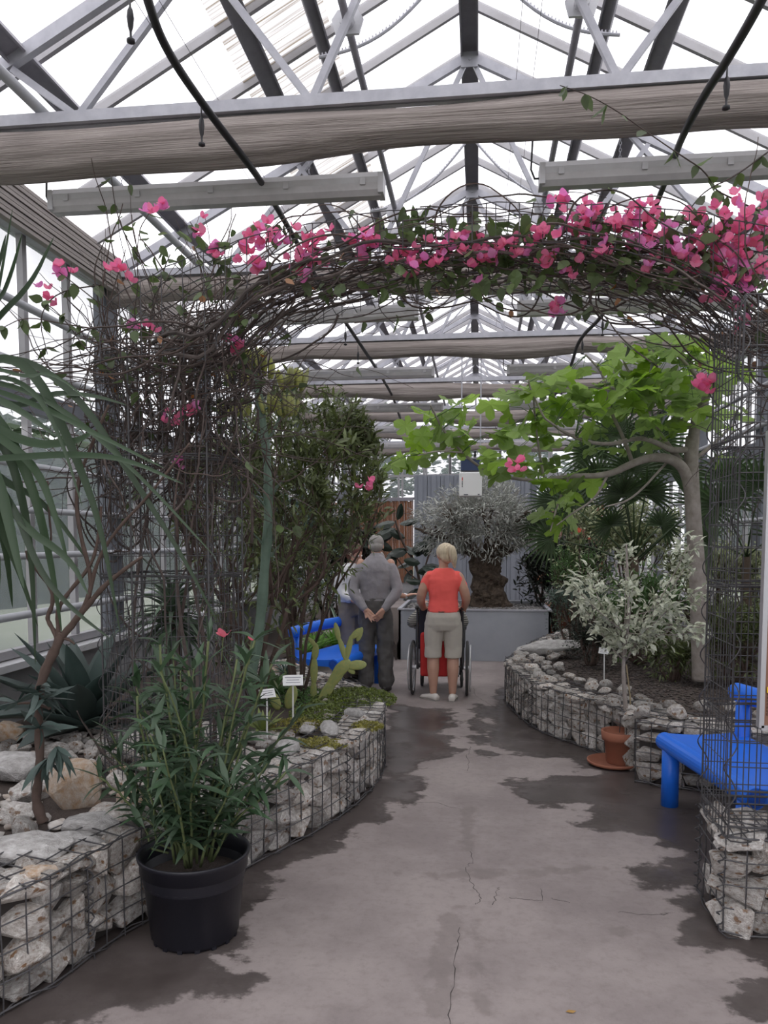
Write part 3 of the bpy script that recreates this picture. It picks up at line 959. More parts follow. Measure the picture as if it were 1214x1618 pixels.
big = [((118, 1262, .40), (.14, .10, .22), rust_m, 'large upright orange-brown rock standing beside the slender tree stem', 6),
       ((155, 1300, .42), (.17, .12, .09), whiter_m, None, 4),
       ((40, 1330, .44), (.20, .15, .07), whiter_m, 'big flat pale grey rock at the left edge of the bed', 3),
       ((190, 1290, .42), (.15, .11, .10), stone_m, 'rounded grey-brown boulder left of the black pot', 5),
       ((120, 1318, .43), (.14, .09, .06), whiter_m, 'flat grey rock right of the slender stem foot', 7),
       ((18, 1215, .42), (.2, .15, .13), whiter_m, 'large whitish rock at the left edge beside the agave', 1),
       ((58, 1368, .44), (.075, .06, .05), rust_m, 'small rust-coloured rock near the bed rim at lower left', 9),
       ((300, 1290, .40), (.12, .09, .08), stone_m, None, 8)]
for (px, py, z), s, m, lab, ix in big:
    p = G(px, py, z); p.z = .39
    rock(p, s, lab or 'pale rock among others on the left planting bed, near its rim', None if lab else 'loose rocks on the left bed', m, idx=ix,
         rot=Matrix.Rotation(rnd(0, .5), 3, 'Z'))
for px, py, s, lab in ((272, 1170, 0, ''),): pass
t2 = [((520, 1150), (.15, .09, .08), 'angular white rock with a shaded brown side among the creeping succulents'), ((487, 1148), (.10, .07, .06), 'cream rock in front of the prickly pear foot'),
      ((560, 1128), (.085, .055, .09), 'pointed white rock near the gabion corner by the succulents'), ((455, 1182), (.10, .08, .10), 'white rock left of the lower succulent tuft')]
for (px, py), s, lab in t2:
    p = G(px, py, .44); p.z = .40
    rock(p, s, lab, None, whiter_m)
def rocklabel(x, y, s):
    px, py = PX((x, y, .42)); rm = rust_m if rng.random() < .07 else None
    size = 'small ' if s < .055 else ('large ' if s > .095 else 'fist-sized ')
    col = 'rusty brown' if rm else 'pale grey'
    if y > 6.3: where = 'on the far rim of the left bed towards the blue bench'
    elif y > 4.9: where = 'near the rim by the creeping succulents and cactus'
    elif px > 390: where = 'on the bed right of the black pot'
    elif px > 150: where = 'behind the black pot, around the wire column foot'
    elif py < 1215: where = 'at the left edge just below the agave'
    elif px > 70: where = 'around the orange boulder and slender stem foot'
    else: where = 'at the lower left corner of the stony bed'
    return size + col + ' rock ' + where, rm
tries = 0; nL = 0
while tries < 20000 and nL < 175:
    tries += 1
    y = rnd(2.0, 7.3); x = rnd(-3.0, 0.1)
    if not inpoly(x, y, leftpoly): continue
    de = min((RL[i].xy - Vector((x, y))).length for i in range(0, len(RL), 8))
    near = y < 4.9
    if de < .05: continue
    if not near and de > .45: continue
    s = rnd(.05, .115) * (1 - .3 * (tries > 3000)) if near else rnd(.035, .07)
    if near and rng.random() < .3: s *= 1.3
    if any((x - a) ** 2 + (y - b2) ** 2 < ((s + c) * .8) ** 2 for a, b2, c in placed): continue
    lab, rm = rocklabel(x, y, s)
    rock((x, y, .37), s, lab, 'loose rocks on the left bed: ' + lab.split(' rock ')[-1], rm); nL += 1
ms = []; tries = 0; pl2 = list(placed)
while tries < 16000 and len(ms) < 420:
    tries += 1
    y = rnd(2.0, 5.3) if tries % 3 else rnd(5.3, 7.2); x = rnd(-3.0, 0.1); s = rnd(.022, .05)
    if not inpoly(x, y, leftpoly) or (y > 5.0 and min((RL[i].xy - Vector((x, y))).length for i in range(0, len(RL), 10)) > .5): continue
    if any((x - a) ** 2 + (y - b2) ** 2 < ((s + c) * .72) ** 2 for a, b2, c in pl2): continue
    pl2.append((x, y, s)); ms.append((rng.randrange(10), Matrix.Translation((x, y, .37 + s * .2)) @ Matrix.Rotation(rnd(0, 6), 4, 'Z') @ Matrix.Diagonal((s, s * .85, s * .8, 1))))
o = merged('stone_rubble', ROCK, ms, stone_m, None, kind='stuff'); tag(o, 'small pale stone rubble filling the gaps between the rocks of the left bed', 'rubble')
tries = 0; nR = 0
while tries < 5000 and nR < 85:
    tries += 1
    i = rng.randrange(0, len(RR)); k = rnd(.1, .5)
    p = RR[i] + NR[i] * k
    s = rnd(.045, .085)
    if any((p.x - a) ** 2 + (p.y - b2) ** 2 < ((s + c) * .82) ** 2 for a, b2, c in placed): continue
    rock((p.x, p.y, .385 + rnd(0, .02)), s, *(lambda w, z: (z + ' white stone lying ' + w, 'loose stones ' + w))('on the right bed rim nearest the metal trough' if p.y > 7.6 else ('on the middle curve of the right bed rim' if p.y > 6.4 else 'on the right bed rim behind the terracotta pot'), 'small rounded' if s < .058 else ('larger rounded' if s > .072 else 'rounded'))); nR += 1
for a in range(36):
    p = Vector((rnd(1.1, 3.0), RB[5].y + rnd(.1, .5), .42)); s = rnd(.06, .1)
    if any((p.x - a_) ** 2 + (p.y - b2) ** 2 < ((s + c) * .75) ** 2 for a_, b2, c in placed): continue
    rock(p, s, 'white stone lying loose on the straight gabion behind the right blue bench', 'loose stones on the straight gabion')
p = G(866, 1018, .5); p.z = .42
rock(p, (.40, .2, .13), 'large flat white slab rock at the far end of the right bed', None, whiter_m, rot=Matrix.Rotation(.15, 3, 'Z') @ Matrix.Rotation(-.1, 3, 'Y'), idx=3)
for px, py in ((480, 1003), (500, 1000), (520, 1001), (545, 1003), (497, 1012), (530, 1010), (560, 1006), (465, 1010), (512, 1016), (475, 1016)):
    p = G(px, py, .25); p.z = .22
    rock(p, rnd(.07, .11), 'pale stone on the back left bed, seen under the blue bench backrest', 'stones under the blue bench backrest')

# ================================================================== LAMPS, HOSES, HEATER
chain_link = MB().tube([(0.006 * cos(a), 0, 0.011 * sin(a)) for a in [2 * pi * i / 8 for i in range(9)]], .0016, 4, cap=False).mesh('chain_link', galv)
def make_lamp(Lm):
    t = thing('batten_lamp', 'lamp', 'lamp')
    mb = MB(); mb.add(*(lambda P: ([(x, p[0], p[1]) for x in (-Lm / 2, Lm / 2) for p in P], [tuple(range(6))[::-1], tuple(range(6, 12))] + [(i, (i + 1) % 6, 6 + (i + 1) % 6, 6 + i) for i in range(6)]))([(-.05, 0), (.05, 0), (.06, .03), (.042, .062), (-.042, .062), (-.06, .03)]))
    mb.build('lamp_body', lampb_m, t)
    mb = MB(); pr = [(-.056, 0), (-.05, -.035), (-.03, -.062), (.03, -.062), (.05, -.035), (.056, 0)]
    vs = [(x, p[0], p[1]) for x in (-Lm / 2 - .012, Lm / 2 + .012) for p in pr]
    mb.add(vs, [(i, i + 1, 7 + i, 6 + i) for i in range(5)] + [tuple(range(6)), tuple(range(6, 12))[::-1]])
    mb.build('lamp_cover', lampc_m, t)
    for s in (-1, 1):
        MB().box((s * (Lm / 2 + .012), 0, .0), (.03, .118, .11)).build('end_cap', lampb_m, t)
    c = MB().box((0, -.062, .005), (.03, .006, .035)).box((0, .062, .005), (.03, .006, .035)).mesh('clip', lampb_m)
    for i in range(5): link('clip', c, t, Matrix.Translation((-Lm / 2 + Lm * (i + .2) / 4.4, 0, 0)))
    for s in (-1, 1):
        mb = MB(); x = s * Lm * .29
        mb.box((x, 0, .068), (.04, .03, .012))
        for k in range(12):
            R = Matrix.Rotation(pi / 2 * (k % 2), 3, 'Z')
            mb.add([R @ Vector(v.co) + Vector((x, 0, .085 + k * .018)) for v in chain_link.vertices], [tuple(p.vertices) for p in chain_link.polygons])
        mb.build('hanging_chain', galv, t)
    MB().tube([(-Lm / 2 - .01, .01, .0), (-Lm / 2 - .05, .01, .0), (-Lm / 2 - .07, .01, .05), (-Lm / 2 - .06, .01, .28)], .006, 6).build('power_cable', hose_m, t)
    return t


yl = YT[2] + .22
xa1, xa2 = D(90, 325, yl).x, D(600, 290, yl).x
Lm = xa2 - xa1
xb1 = D(860, 270, yl).x
lamp0 = make_lamp(Lm)
rowname = ['nearest', 'second', 'third', 'fourth', 'fifth', 'farthest']
for k in range(6):
    for s, xc_ in (('left', (xa1 + xa2) / 2), ('right', xb1 + Lm / 2)):
        o = lamp0 if (k == 0 and s == 'left') else copy_tree(lamp0)
        o.location = (xc_, YT[2 + k] + (.22 if k < 4 else .1), (3.62))
        o['label'] = f'long grey fluorescent batten lamp on chains, {s} one of the {rowname[k]} row' + (' above the flowers' if k == 0 else '')
        o['group'] = 'fluorescent lamps under the roof'


def hose(pts, label):
    P = smooth([Vector(p) for p in pts], 3)
    tag(MB().tube(P, .0185, 8).build('water_hose', hose_m, None, True), label, 'hose')


hose([D(205, -120, 2.4), D(232, 0, 3.0), D(262, 80, 3.25), D(330, 178, 3.75), D(400, 268, 4.15), D(424, 305, 4.75), D(465, 375, 5.5), D(500, 440, 6.4), D(548, 512, 7.8), D(575, 552, 8.8), D(600, 590, 10.2), D(622, 628, 12), D(632, 660, 14)],
     'black water hose hanging in a sagging line along the left half of the roof')
hose([D(1260, -120, 2.5), D(1205, 0, 3.0), D(1150, 95, 3.4), D(1110, 155, 3.75), D(1076, 220, 4.1), D(1062, 262, 4.75), D(1010, 390, 5.8), D(975, 455, 6.8), D(953, 500, 7.6), D(915, 535, 8.4), D(905, 572, 9.2), D(890, 610, 10.5), D(862, 640, 12)],
     'black water hose hanging in a sagging line along the right half of the roof')
fog = MB().lathe([(0, 0), (.004, 0), (.004, -.07), (.011, -.085), (.014, -.11), (.010, -.145), (.005, -.16), (.005, -.185), (.016, -.19), (.016, -.2), (.006, -.205), (0, -.206)], 10)
fogm = fog.mesh('fog_nozzle', hose_m, True)
for i, (px, py, y) in enumerate(((205, -20, 3.0), (318, 160, 3.7), (546, 512, 7.7), (566, 545, 8.7), (595, 575, 9.8), (1150, 92, 3.5), (953, 495, 7.6), (921, 528, 8.4), (903, 568, 9.3), (888, 598, 10.5), (633, 650, 13.5))):
    o = link('fog_nozzle', fogm, None, Matrix.Translation(D(px, py, y)), None, 'nozzle', 'fog nozzles under the hoses')
    o['label'] = ['black hanging fog nozzle at the top left corner', 'black fog nozzle hanging before the shade cloth on the left hose', 'fog nozzle hanging left of centre, first under the flowered arch', 'fog nozzle hanging left of centre, second under the flowered arch',
                  'small fog nozzle left of centre, third under the flowered arch', 'black fog nozzle hanging before the shade cloth at the upper right', 'fog nozzle on the right hose just below the pink flower',
                  'fog nozzle on the right hose, second below the flowers', 'fog nozzle on the right hose, third, above the fig leaves', 'farthest fog nozzle on the right hose, by the fig leaves', 'tiny fog nozzle far down the left hose'][i]

# hanging controller box
hb = thing('hanging_heater', 'white square cabinet with a blue top unit hung above the olive tree', 'heater', (0, 0, 0))
yh = 9.3
p0, p1 = D(726, 785, yh), D(762, 747, yh)
cx, cz = (p0.x + p1.x) / 2, (p0.z + p1.z) / 2; w, h = abs(p1.x - p0.x), abs(p1.z - p0.z)
mb = MB(); mb.box((cx, yh, cz), (w, .22, h)); 
o = mb.build('cabinet', white_m, hb); bv = o.modifiers.new('b', 'BEVEL'); bv.width = .012; bv.segments = 3
red_m = mat('red_print', (0.55, 0.05, 0.05)); ink_m = mat('dark_print', (0.08, 0.08, 0.1))
MB().box((cx - w * .36, yh - .112, cz + h * .22), (.012, .003, .035)).build('red_mark', red_m, hb)
for i in range(4): MB().box((cx - w * .36, yh - .112, cz + h * .1 - i * .018), (.012, .003, .011)).build('vertical_print', ink_m, hb)
MB().box((cx - w * .2, yh - .112, cz - h * .43), (.05, .003, .01)).box((cx + w * .36, yh - .112, cz - h * .43), (.02, .003, .012)).build('small_print', ink_m, hb)
MB().box((cx - .005, yh, cz + h / 2 + .085), (w * .82, .2, .13)).build('fan_unit', mat('blue_unit', (0.03, 0.05, 0.12), rough=.5), hb)
MB().box((cx - .005, yh, cz + h / 2 + .16), (w * .86, .22, .02)).box((cx, yh, cz + h / 2 + .012), (w * .7, .16, .03)).build('unit_frame', galv_dark, hb)
for s in (-1, 1): MB().tube([(cx + s * w * .42, yh, cz + h / 2 - .02), (cx + s * w * .42, yh, ZE - .35), (cx + s * w * .42, yh + .1, ZE)], .008, 6).build('hanging_bar', galv, hb)

# ================================================================== WIRE COLUMNS AND ARCH
def net_panel(mb, a, b, z0, z1, dv=.05, dh=.10, r=.0022, twist=0):
    a, b = Vector(a), Vector(b); L_ = (b - a).length; n = max(1, int(round(L_ / dv)))
    for i in range(n + 1):
        p = a.lerp(b, i / n); mb.tube([(p.x, p.y, z0), (p.x + rnd(-.004, .004), p.y, (z0 + z1) / 2), (p.x, p.y, z1)], r, 4, cap=False)
    m = int(round((z1 - z0) / dh))
    for j in range(m + 1):
        z = z0 + (z1 - z0) * j / m; mb.tube([(a.x, a.y, z + rnd(-.004, .004)), (b.x, b.y, z + rnd(-.004, .004))], r, 4, cap=False)
def spiral(mb, p, z0, z1, rad=.022, r=.0026, pitch=.2):
    n = int((z1 - z0) / pitch * 12)
    mb.tube([(p[0] + rad * cos(i * 2 * pi / 12), p[1] + rad * sin(i * 2 * pi / 12), z0 + (z1 - z0) * i / n) for i in range(n + 1)], r, 4, cap=False)


colL = thing('wire_column', 'round wire mesh column wrapped in bougainvillea at left, carrying the arch', 'trellis')
cL = Vector((D(275, 1000, 3.95).x, 3.95)); rLc = .36
hexa = [(cL.x + rLc * cos(radians(a)), cL.y + rLc * sin(radians(a))) for a in (20, 80, 140, 200, 260, 320)]
for i in range(6):
    mb = MB(); net_panel(mb, (*hexa[i], 0), (*hexa[(i + 1) % 6], 0), .38, 2.55); mb.build('mesh_panel', wire_m, colL)
mb = MB()
for i in range(6):
    spiral(mb, hexa[i], .38, 2.55)
    mb.tube([(*hexa[i], .38), (*hexa[i], 2.6)], .005, 5)
mb.build('corner_spiral', wire_m, colL)
for z in (.62, 1.45, 2.05):
    mb = MB()
    for k in range(4):
        mb.tube([(x, y, z + rnd(-.02, .02)) for x, y in hexa + hexa[:1]], .003, 4, cap=False)
    mb.build('tie_ring', wire_m, colL)

colR = thing('wire_column', 'square wire mesh column standing on gabion stones at the right edge', 'trellis')
a3, b3 = Vector((*A, 0)), Vector((*B, 0)); dx = (Vector((*C_, 0)) - b3).normalized()
c3, e3 = b3 + dx * .66, a3 + dx * .66
for p, q_ in ((a3, b3), (b3, c3), (c3, e3), (e3, a3)):
    mb = MB(); net_panel(mb, p, q_, .42, 2.6, dv=.05, r=.0024); mb.build('mesh_panel', wire_m, colR)
mb = MB()
for p in (a3, b3, c3, e3):
    spiral(mb, p, .42, 2.6, rad=.024, r=.003); mb.tube([p + Vector((0, 0, .42)), p + Vector((0, 0, 2.6))], .0045, 5)
mb.build('corner_spiral', wire_m, colR)
for z in (.47, .90, 1.45, 2.05):
    mb = MB()
    for k in range(4):
        mb.tube([(p.x, p.y, z + rnd(-.018, .018)) for p in (a3, b3, c3, e3, a3)], .003, 4, cap=False)
    mb.build('tie_ring', wire_m, colR)

arch = thing('wire_arch', 'flat wire mesh arch spanning the path between the two columns', 'trellis')
XC, AA = -.03, 1.16
def az(x, up=0.0):
    a = AA + (0.0 if up == 0 else .62); t = max(0, 1 - ((x - XC) / a) ** 2)
    return 2.52 + (.40 if up == 0 else .56) * t ** .5
AY0, AY1 = 3.5, 4.25
for up in (0, 1):
    mb = MB(); a = AA + .62 * up
    xs = [XC - a * cos(pi * i / 60) for i in range(61)]
    for y in np.arange(AY0, AY1 + .01, .125 if up else .095):
        mb.tube([(x, y + rnd(-.01, .01), az(x, up) + rnd(-.006, .006)) for x in xs], .0026, 4, cap=False)
    for x in np.arange(XC - a + .03, XC + a, .10):
        mb.tube([(x, AY0, az(x, up)), (x, AY1, az(x, up))], .0024, 4, cap=False)
    mb.build('outer_net' if up else 'inner_net', wire_m, arch)
for y in (AY0, AY1):
    mb = MB()
    for x in np.arange(XC - AA - .55, XC + AA + .55, .1):
        z0 = az(x, 0) if abs(x - XC) < AA else 2.45
        mb.tube([(x, y, z0), (x, y, az(x, 1))], .0024, 4, cap=False)
    mb.tube([(XC - AA - .6, y, 2.46), (XC - AA, y, 2.53)], .0024, 4)
    mb.build('side_net', wire_m, arch, kind='stuff')

# information board on the right column
sb = thing('information_board', 'brown information board with silver frame fixed to the right wire column', 'sign')
yb_ = 3.08
q0, q1 = D(1203, 1150, yb_), D(1203, 680, yb_)
x0 = q0.x; z0, z1 = q0.z, q1.z; bw = .62; fr_m = mat('silver_frame', (0.5, 0.5, 0.53), rough=.35, metal=.5)
brown_m = mat('brown_board', (0.26, 0.13, 0.08), rough=.5); pale_m = mat('pale_blue_sheet', (0.62, 0.66, 0.78), rough=.4); yel_m = mat('yellow_sticker', (0.75, 0.48, 0.03), rough=.5)
MB().box((x0 + bw / 2, yb_ + .02, (z0 + z1) / 2), (bw, .02, z1 - z0)).build('board', brown_m, sb)
mb = MB()
for x in (x0, x0 + bw): mb.box((x, yb_ + .012, (z0 + z1) / 2), (.018, .035, z1 - z0))
for z in (z0, z1): mb.box((x0 + bw / 2, yb_ + .012, z), (bw, .035, .018))
mb.build('frame', fr_m, sb)
MB().box((x0 + bw / 2 + .03, yb_ + .006, (z0 + z1) / 2 + .1), (bw - .11, .006, (z1 - z0) * .76)).build('printed_sheet', pale_m, sb)
px_ = x0 + .032
MB().box((px_, yb_ + .004, z0 + .145), (.03, .006, .022)).build('warning_sticker', yel_m, sb)
MB().add([(px_ - .006, yb_, z0 + .139), (px_ + .006, yb_, z0 + .139), (px_, yb_, z0 + .152)], [(0, 1, 2)]).build('warning_triangle', ink_m, sb)
mb = MB()
for i in range(7): mb.box((px_ - .005, yb_ + .008, z0 + .05 + i * .013), (.012, .004, .008))
mb.build('vertical_lettering', mat('dark_brown_print', (.13, .06, .04)), sb)
mb = MB()
for z in (z0 + .1, z1 - .1): mb.box((x0 + .3, yb_ + .08, z), (.3, .12, .02))
mb.build('bracket', fr_m, sb)

# ================================================================== BLUE BENCHES
blue_m = mat('blue_plastic', (0.018, 0.17, 0.80), rough=.38, noise=.3, nscale=3, col2=(0.014, 0.13, 0.68), bump=.05, bscale=60)
blued_m = mat('blue_cap', (0.01, 0.075, 0.42), rough=.45)
def bench(F0, u, side, L_, label, zs=.43, zb=.69, depth=.46):
    """F0: near end of the front edge, u: unit direction of the length, side: unit vector towards the back."""
    t = thing('plastic_bench', label, 'bench', (F0.x, F0.y, 0), group='blue plastic benches')
    u = Vector((u.x, u.y, 0)).normalized(); v = Vector((side.x, side.y, 0)).normalized(); Z = Vector((0, 0, 1))
    f = lambda a, b, z: u * a + v * b + Z * z
    # seat slab, slightly dished, with rolled front
    n = 12; mb = MB(); vs = []
    for i in range(n + 1):
        b_ = depth * i / n; dz = -.014 * sin(pi * i / n)
        vs += [f(0, b_, zs + dz + .005), f(L_, b_, zs + dz + .005), f(L_, b_, zs - .07), f(0, b_, zs - .07)]
    fs = []
    for i in range(n):
        for k in range(4): fs.append((4 * i + k, 4 * i + (k + 1) % 4, 4 * i + 4 + (k + 1) % 4, 4 * i + 4 + k))
    fs += [(0, 3, 2, 1), (4 * n, 4 * n + 1, 4 * n + 2, 4 * n + 3)]
    mb.add(vs, fs); mb.tube([f(-.0, 0, zs - .045), f(L_, 0, zs - .045)], .055, 20); mb.tube([f(0, depth, zs - .045), f(L_, depth, zs - .045)], .05, 16)
    mb.build('seat', blue_m, t, True).data.shade_flat()
    for a in (-.004, L_ + .004): MB().tube([f(a - .004, 0, zs - .045), f(a + .004, 0, zs - .045)], .043, 20).build('end_cap', blued_m, t)
    for a in (.10, L_ - .08):
        MB().tube([f(a, .01, 0), f(a, .01, zs - .05)], .052, 18).build('leg', blue_m, t, True)
        MB().tube([f(a, depth - .0, 0), f(a, depth - .0, zb)], .046, 18).build('back_post', blue_m, t, True)
    r = [.02, .045, .056] + [.058] * 14 + [.056, .045, .02]
    pts = [f(-.05, depth, zb), f(-.04, depth, zb), f(-.01, depth, zb)] + [f(.03 + (L_ - .06) * i / 13, depth + .05 * sin(pi * i / 13), zb) for i in range(14)] + [f(L_ + .01, depth, zb), f(L_ + .04, depth, zb), f(L_ + .05, depth, zb)]
    MB().tube(pts, r, 18).build('backrest', blue_m, t, True)
    return t


a_, b_ = G(1195, 1258, .40), G(1052, 1168, .40)
u = (b_ - a_).normalized(); sd_ = Vector((u.y, -u.x, 0))
bench(a_, u, sd_, (b_ - a_).length + .02, 'blue moulded plastic bench on the right, seen through the wire column')
a_, b_ = G(527, 1048, .40), G(594, 1026, .40)
u = (b_ - a_).normalized(); sd_ = Vector((-u.y, u.x, 0))
bench(a_, u, sd_, 1.25, 'blue moulded plastic bench on the left, behind the cactus and beside the man')

# ================================================================== METAL TROUGH
trough = thing('metal_trough', 'long galvanised metal planter trough holding the old olive tree', 'planter')
zk = mat('zinc_sheet', (0.33, 0.35, 0.395), rough=.42, metal=.2, noise=.8, nscale=1.6, col2=(0.45, 0.47, 0.51), bump=.03, detail=8)
p0, p1 = G(630, 1042), G(866, 1040)
X0, X1, YF = p0.x, p1.x, p0.y; YK = YF + 1.55; HT = .68
mb = MB(); e = .03
mb.box(((X0 + X1) / 2, YF + e / 2, HT / 2), (X1 - X0, e, HT)); mb.box(((X0 + X1) / 2, YK - e / 2, HT / 2), (X1 - X0, e, HT))
mb.box((X0 + e / 2, (YF + YK) / 2, HT / 2), (e, YK - YF, HT)); mb.box((X1 - e / 2, (YF + YK) / 2, HT / 2), (e, YK - YF, HT))
mb.build('trough_wall', zk, trough)
mb = MB()
for y in (YF + .01, YK - .01): mb.box(((X0 + X1) / 2, y, HT + .008), (X1 - X0 + .03, .05, .018))
for x in (X0 + .01, X1 - .01): mb.box((x, (YF + YK) / 2, HT + .008), (.05, YK - YF, .018))
mb.build('rim', galv, trough)
grav = mat('grey_gravel', (0.19, 0.18, 0.175), rough=1, noise=.9, nscale=70, col2=(0.07, 0.065, 0.065), bump=1, bscale=120, bdist=.03)
MB().box(((X0 + X1) / 2, (YF + YK) / 2, HT / 2 - .01), (X1 - X0 - .06, YK - YF - .06, HT - .03)).build('gravel_fill', grav, trough)
ms = [(rng.randrange(10), Matrix.Translation((rnd(X0 + .06, X1 - .06), rnd(YF + .06, YK - .06), HT - .02)) @ Matrix.Rotation(rnd(0, 6), 4, 'Z') @ Matrix.Diagonal((.018, .015, .012, 1))) for _ in range(1500)]
merged('pebbles', TOPS, ms, mat('pebble_grey', (0.30, 0.285, 0.28), rough=.9, var=.4), trough, kind='stuff')

# brown pot beyond the trough
tc_m = mat('terracotta', (0.33, 0.125, 0.075), rough=.8, noise=.6, nscale=6, col2=(0.26, 0.10, 0.062), bump=.1)
def lathe_pot(name, label, p, prof, m, cat='pot'):
    t = thing(name, label, cat, (p.x, p.y, p.z)); MB().lathe(prof, 40).build('pot_body', m, t, True); return t
pp = G(885, 1000); pp = Vector((D(884, 985, 12.6).x, 12.6, 0))
tp_ = lathe_pot('terracotta_planter', 'brown terracotta planter standing right of the metal trough', pp, [(0, 0), (.26, 0), (.33, .5), (.37, .5), (.38, .6), (.34, .6), (.33, .55), (0, .53)], tc_m, 'planter')

# black pot of the oleander
pk = G(309, 1474); 
bp_m = mat('black_plastic', (0.010, 0.010, 0.016), rough=.42, bump=.06, bscale=30)
bpot = thing('plastic_pot', 'large round black plastic pot on the wet floor at lower left', 'pot', (pk.x, pk.y, 0))
rr = 93 / FPX * pk.y / cos(YAW) * 1.0
hp = .36
MB().lathe([(0, .004), (rr * .74, .004), (rr * .775, .02), (rr * .90, hp - .075), (rr * .95, hp - .07), (rr * .955, hp - .025), (rr * .985, hp - .02), (rr * 1.0, hp - .005), (rr * .985, hp), (rr * .94, hp - .004), (rr * .93, hp - .06), (rr * .89, hp - .12)], 64).build('pot_body', bp_m, bpot, True)
MB().lathe([(0, hp - .095), (rr * .5, hp - .10), (rr * .90, hp - .11)], 32).build('potting_soil', soil_m, bpot)
mb = MB()
for i in range(16):
    a = 2 * pi * i / 16; mb.box((rr * .738 * cos(a), rr * .738 * sin(a), .012), (.012, .02, .022), Matrix.Rotation(a, 3, 'Z'))
mb.build('foot_notch', bp_m, bpot)

# terracotta pot and saucer of the small variegated tree
ps = G(970, 1208)
sc_ = thing('saucer', 'terracotta saucer under the small terracotta pot', 'saucer', (ps.x, ps.y, 0))
k_ = ps.y / cos(YAW) / FPX
MB().lathe([(0, .004), (33 * k_, .004), (40 * k_, .018), (40.5 * k_, .035), (38 * k_, .036), (36 * k_, .02), (0, .016)], 48).build('saucer_body', tc_m, sc_, True)
tpot = thing('terracotta_pot', 'small terracotta pot with thick rim standing in its saucer', 'pot', (ps.x + 10 * k_, ps.y, .017))
hh_ = 50 * k_
MB().lathe([(0, 0), (20 * k_, 0), (21 * k_, .006), (25 * k_, hh_ * .72), (28 * k_, hh_ * .72), (29 * k_, hh_ * .8), (30 * k_, hh_), (28 * k_, hh_ * 1.01), (26 * k_, hh_ * .98), (25 * k_, hh_ * .9), (0, hh_ * .9)], 48).build('pot_body', tc_m, tpot, True)

# white plant labels
lab_m = mat('label_white', (0.82, 0.82, 0.82), rough=.4)
def plant_label(px, py, pyb, zf, w, label, tilt=.4, rz=0.0, zb=None):
    b = G(px + 8 * 0, pyb, zf); top = D(px, py, b.y)
    t = thing('plant_label', label, 'label', (b.x, b.y, zf), rz)
    dxx = top.x - b.x; h = top.z - zf
    MB().tube([(0, 0, -.04), (dxx, 0, h)], .0055, 6).build('stake', lab_m, t)
    R = Matrix.Rotation(-tilt, 3, 'X')
    MB().box((dxx, -.006, h + .01), (w, .004, w * .55), R).build('name_plate', lab_m, t)
    mb = MB()
    for i, f in enumerate((.8, .62, .7)): mb.box(Vector((dxx, -.006, h + .01)) + R @ Vector((0, -.0026, w * (.14 - .13 * i))), (w * f, .001, w * .035), R)
    mb.build('print_line', mat('grey_print', (.3, .3, .33)), t)
plant_label(463, 1077, 1140, .42, .135, 'white plant label on a stake beside the prickly pear', .5, .25)
plant_label(422, 1098, 1160, .42, .105, 'white plant label half hidden by the oleander leaves', .5, .7)
plant_label(955, 1030, 1070, .38, .10, 'white plant label tilted in the right bed before the dark shrub', .3, -.6)
plant_label(777, 942, 957.5, .66, .11, 'white plant label in the metal trough below the olive trunk', .3)

# dry leaf lying on the floor
p = G(902, 1600)
lf = MB().add([(-.018, 0, .002), (-.006, .007, .006), (.008, .006, .004), (.02, 0, .008), (.008, -.006, .003), (-.006, -.007, .005)], [(0, 1, 2, 3, 4, 5)])
o = lf.build('fallen_leaf', mat('dry_leaf', (.35, .2, .05)), None); o.location = (p.x, p.y, 0); tag(o, 'tiny dry yellow leaf lying on the floor near the lower edge', 'leaf')

# ================================================================== PLANT BUILDING BLOCKS
def blade(name, L_, W_, m, n=6, droop=.3, fold=.15, tipw=.0, basew=.35, peak=.4, thick=0.0):
    """Leaf along +Y, three columns wide, drooping."""
    vs = []
    for i in range(n + 1):
        t = i / n
        w = W_ / 2 * ((basew + (1 - basew) * (t / peak)) if t < peak else (tipw + (1 - tipw) * (1 - ((t - peak) / (1 - peak)) ** 1.6)))
        y = L_ * t * (1 - droop * .25 * t); z = -L_ * droop * t * t
        vs += [(-w, y, z + fold * w), (0, y, z), (w, y, z + fold * w)]
    fs = []
    for i in range(n):
        for k in (0, 1): fs.append((3 * i + k, 3 * i + k + 1, 3 * i + k + 4, 3 * i + k + 3))
    mb = MB().add(vs, fs)
    if thick:
        k = len(vs)
        mb.add([(x, y, z - thick * (1 - y / (L_ * 1.1))) for x, y, z in vs], [tuple(reversed(f)) for f in fs])
        mb.f += [(3 * i, 3 * i + 3, k + 3 * i + 3, k + 3 * i) for i in range(n)] + [(3 * i + 5, 3 * i + 2, k + 3 * i + 2, k + 3 * i + 5) for i in range(n)]
    return mb.mesh(name, m, True)


def strip(pts, w, up=(0, 0, 1), fold=.2):
    """A strap leaf along a curve; w = width list or number."""
    pts = [Vector(p) for p in pts]; n = len(pts); vs = []
    for i, p in enumerate(pts):
        t = (pts[min(i + 1, n - 1)] - pts[max(i - 1, 0)]).normalized()
        s_ = t.cross(Vector(up))
        if s_.length < 1e-3: s_ = t.cross(Vector((0, 1, 0)))
        s_.normalize(); u_ = s_.cross(t)
        ww = (w[i] if isinstance(w, (list, tuple)) else w) / 2
        vs += [p - s_ * ww + u_ * ww * fold, p, p + s_ * ww + u_ * ww * fold]
    fs = [(3 * i + k, 3 * i + k + 1, 3 * i + k + 4, 3 * i + k + 3) for i in range(n - 1) for k in (0, 1)]
    return vs, fs


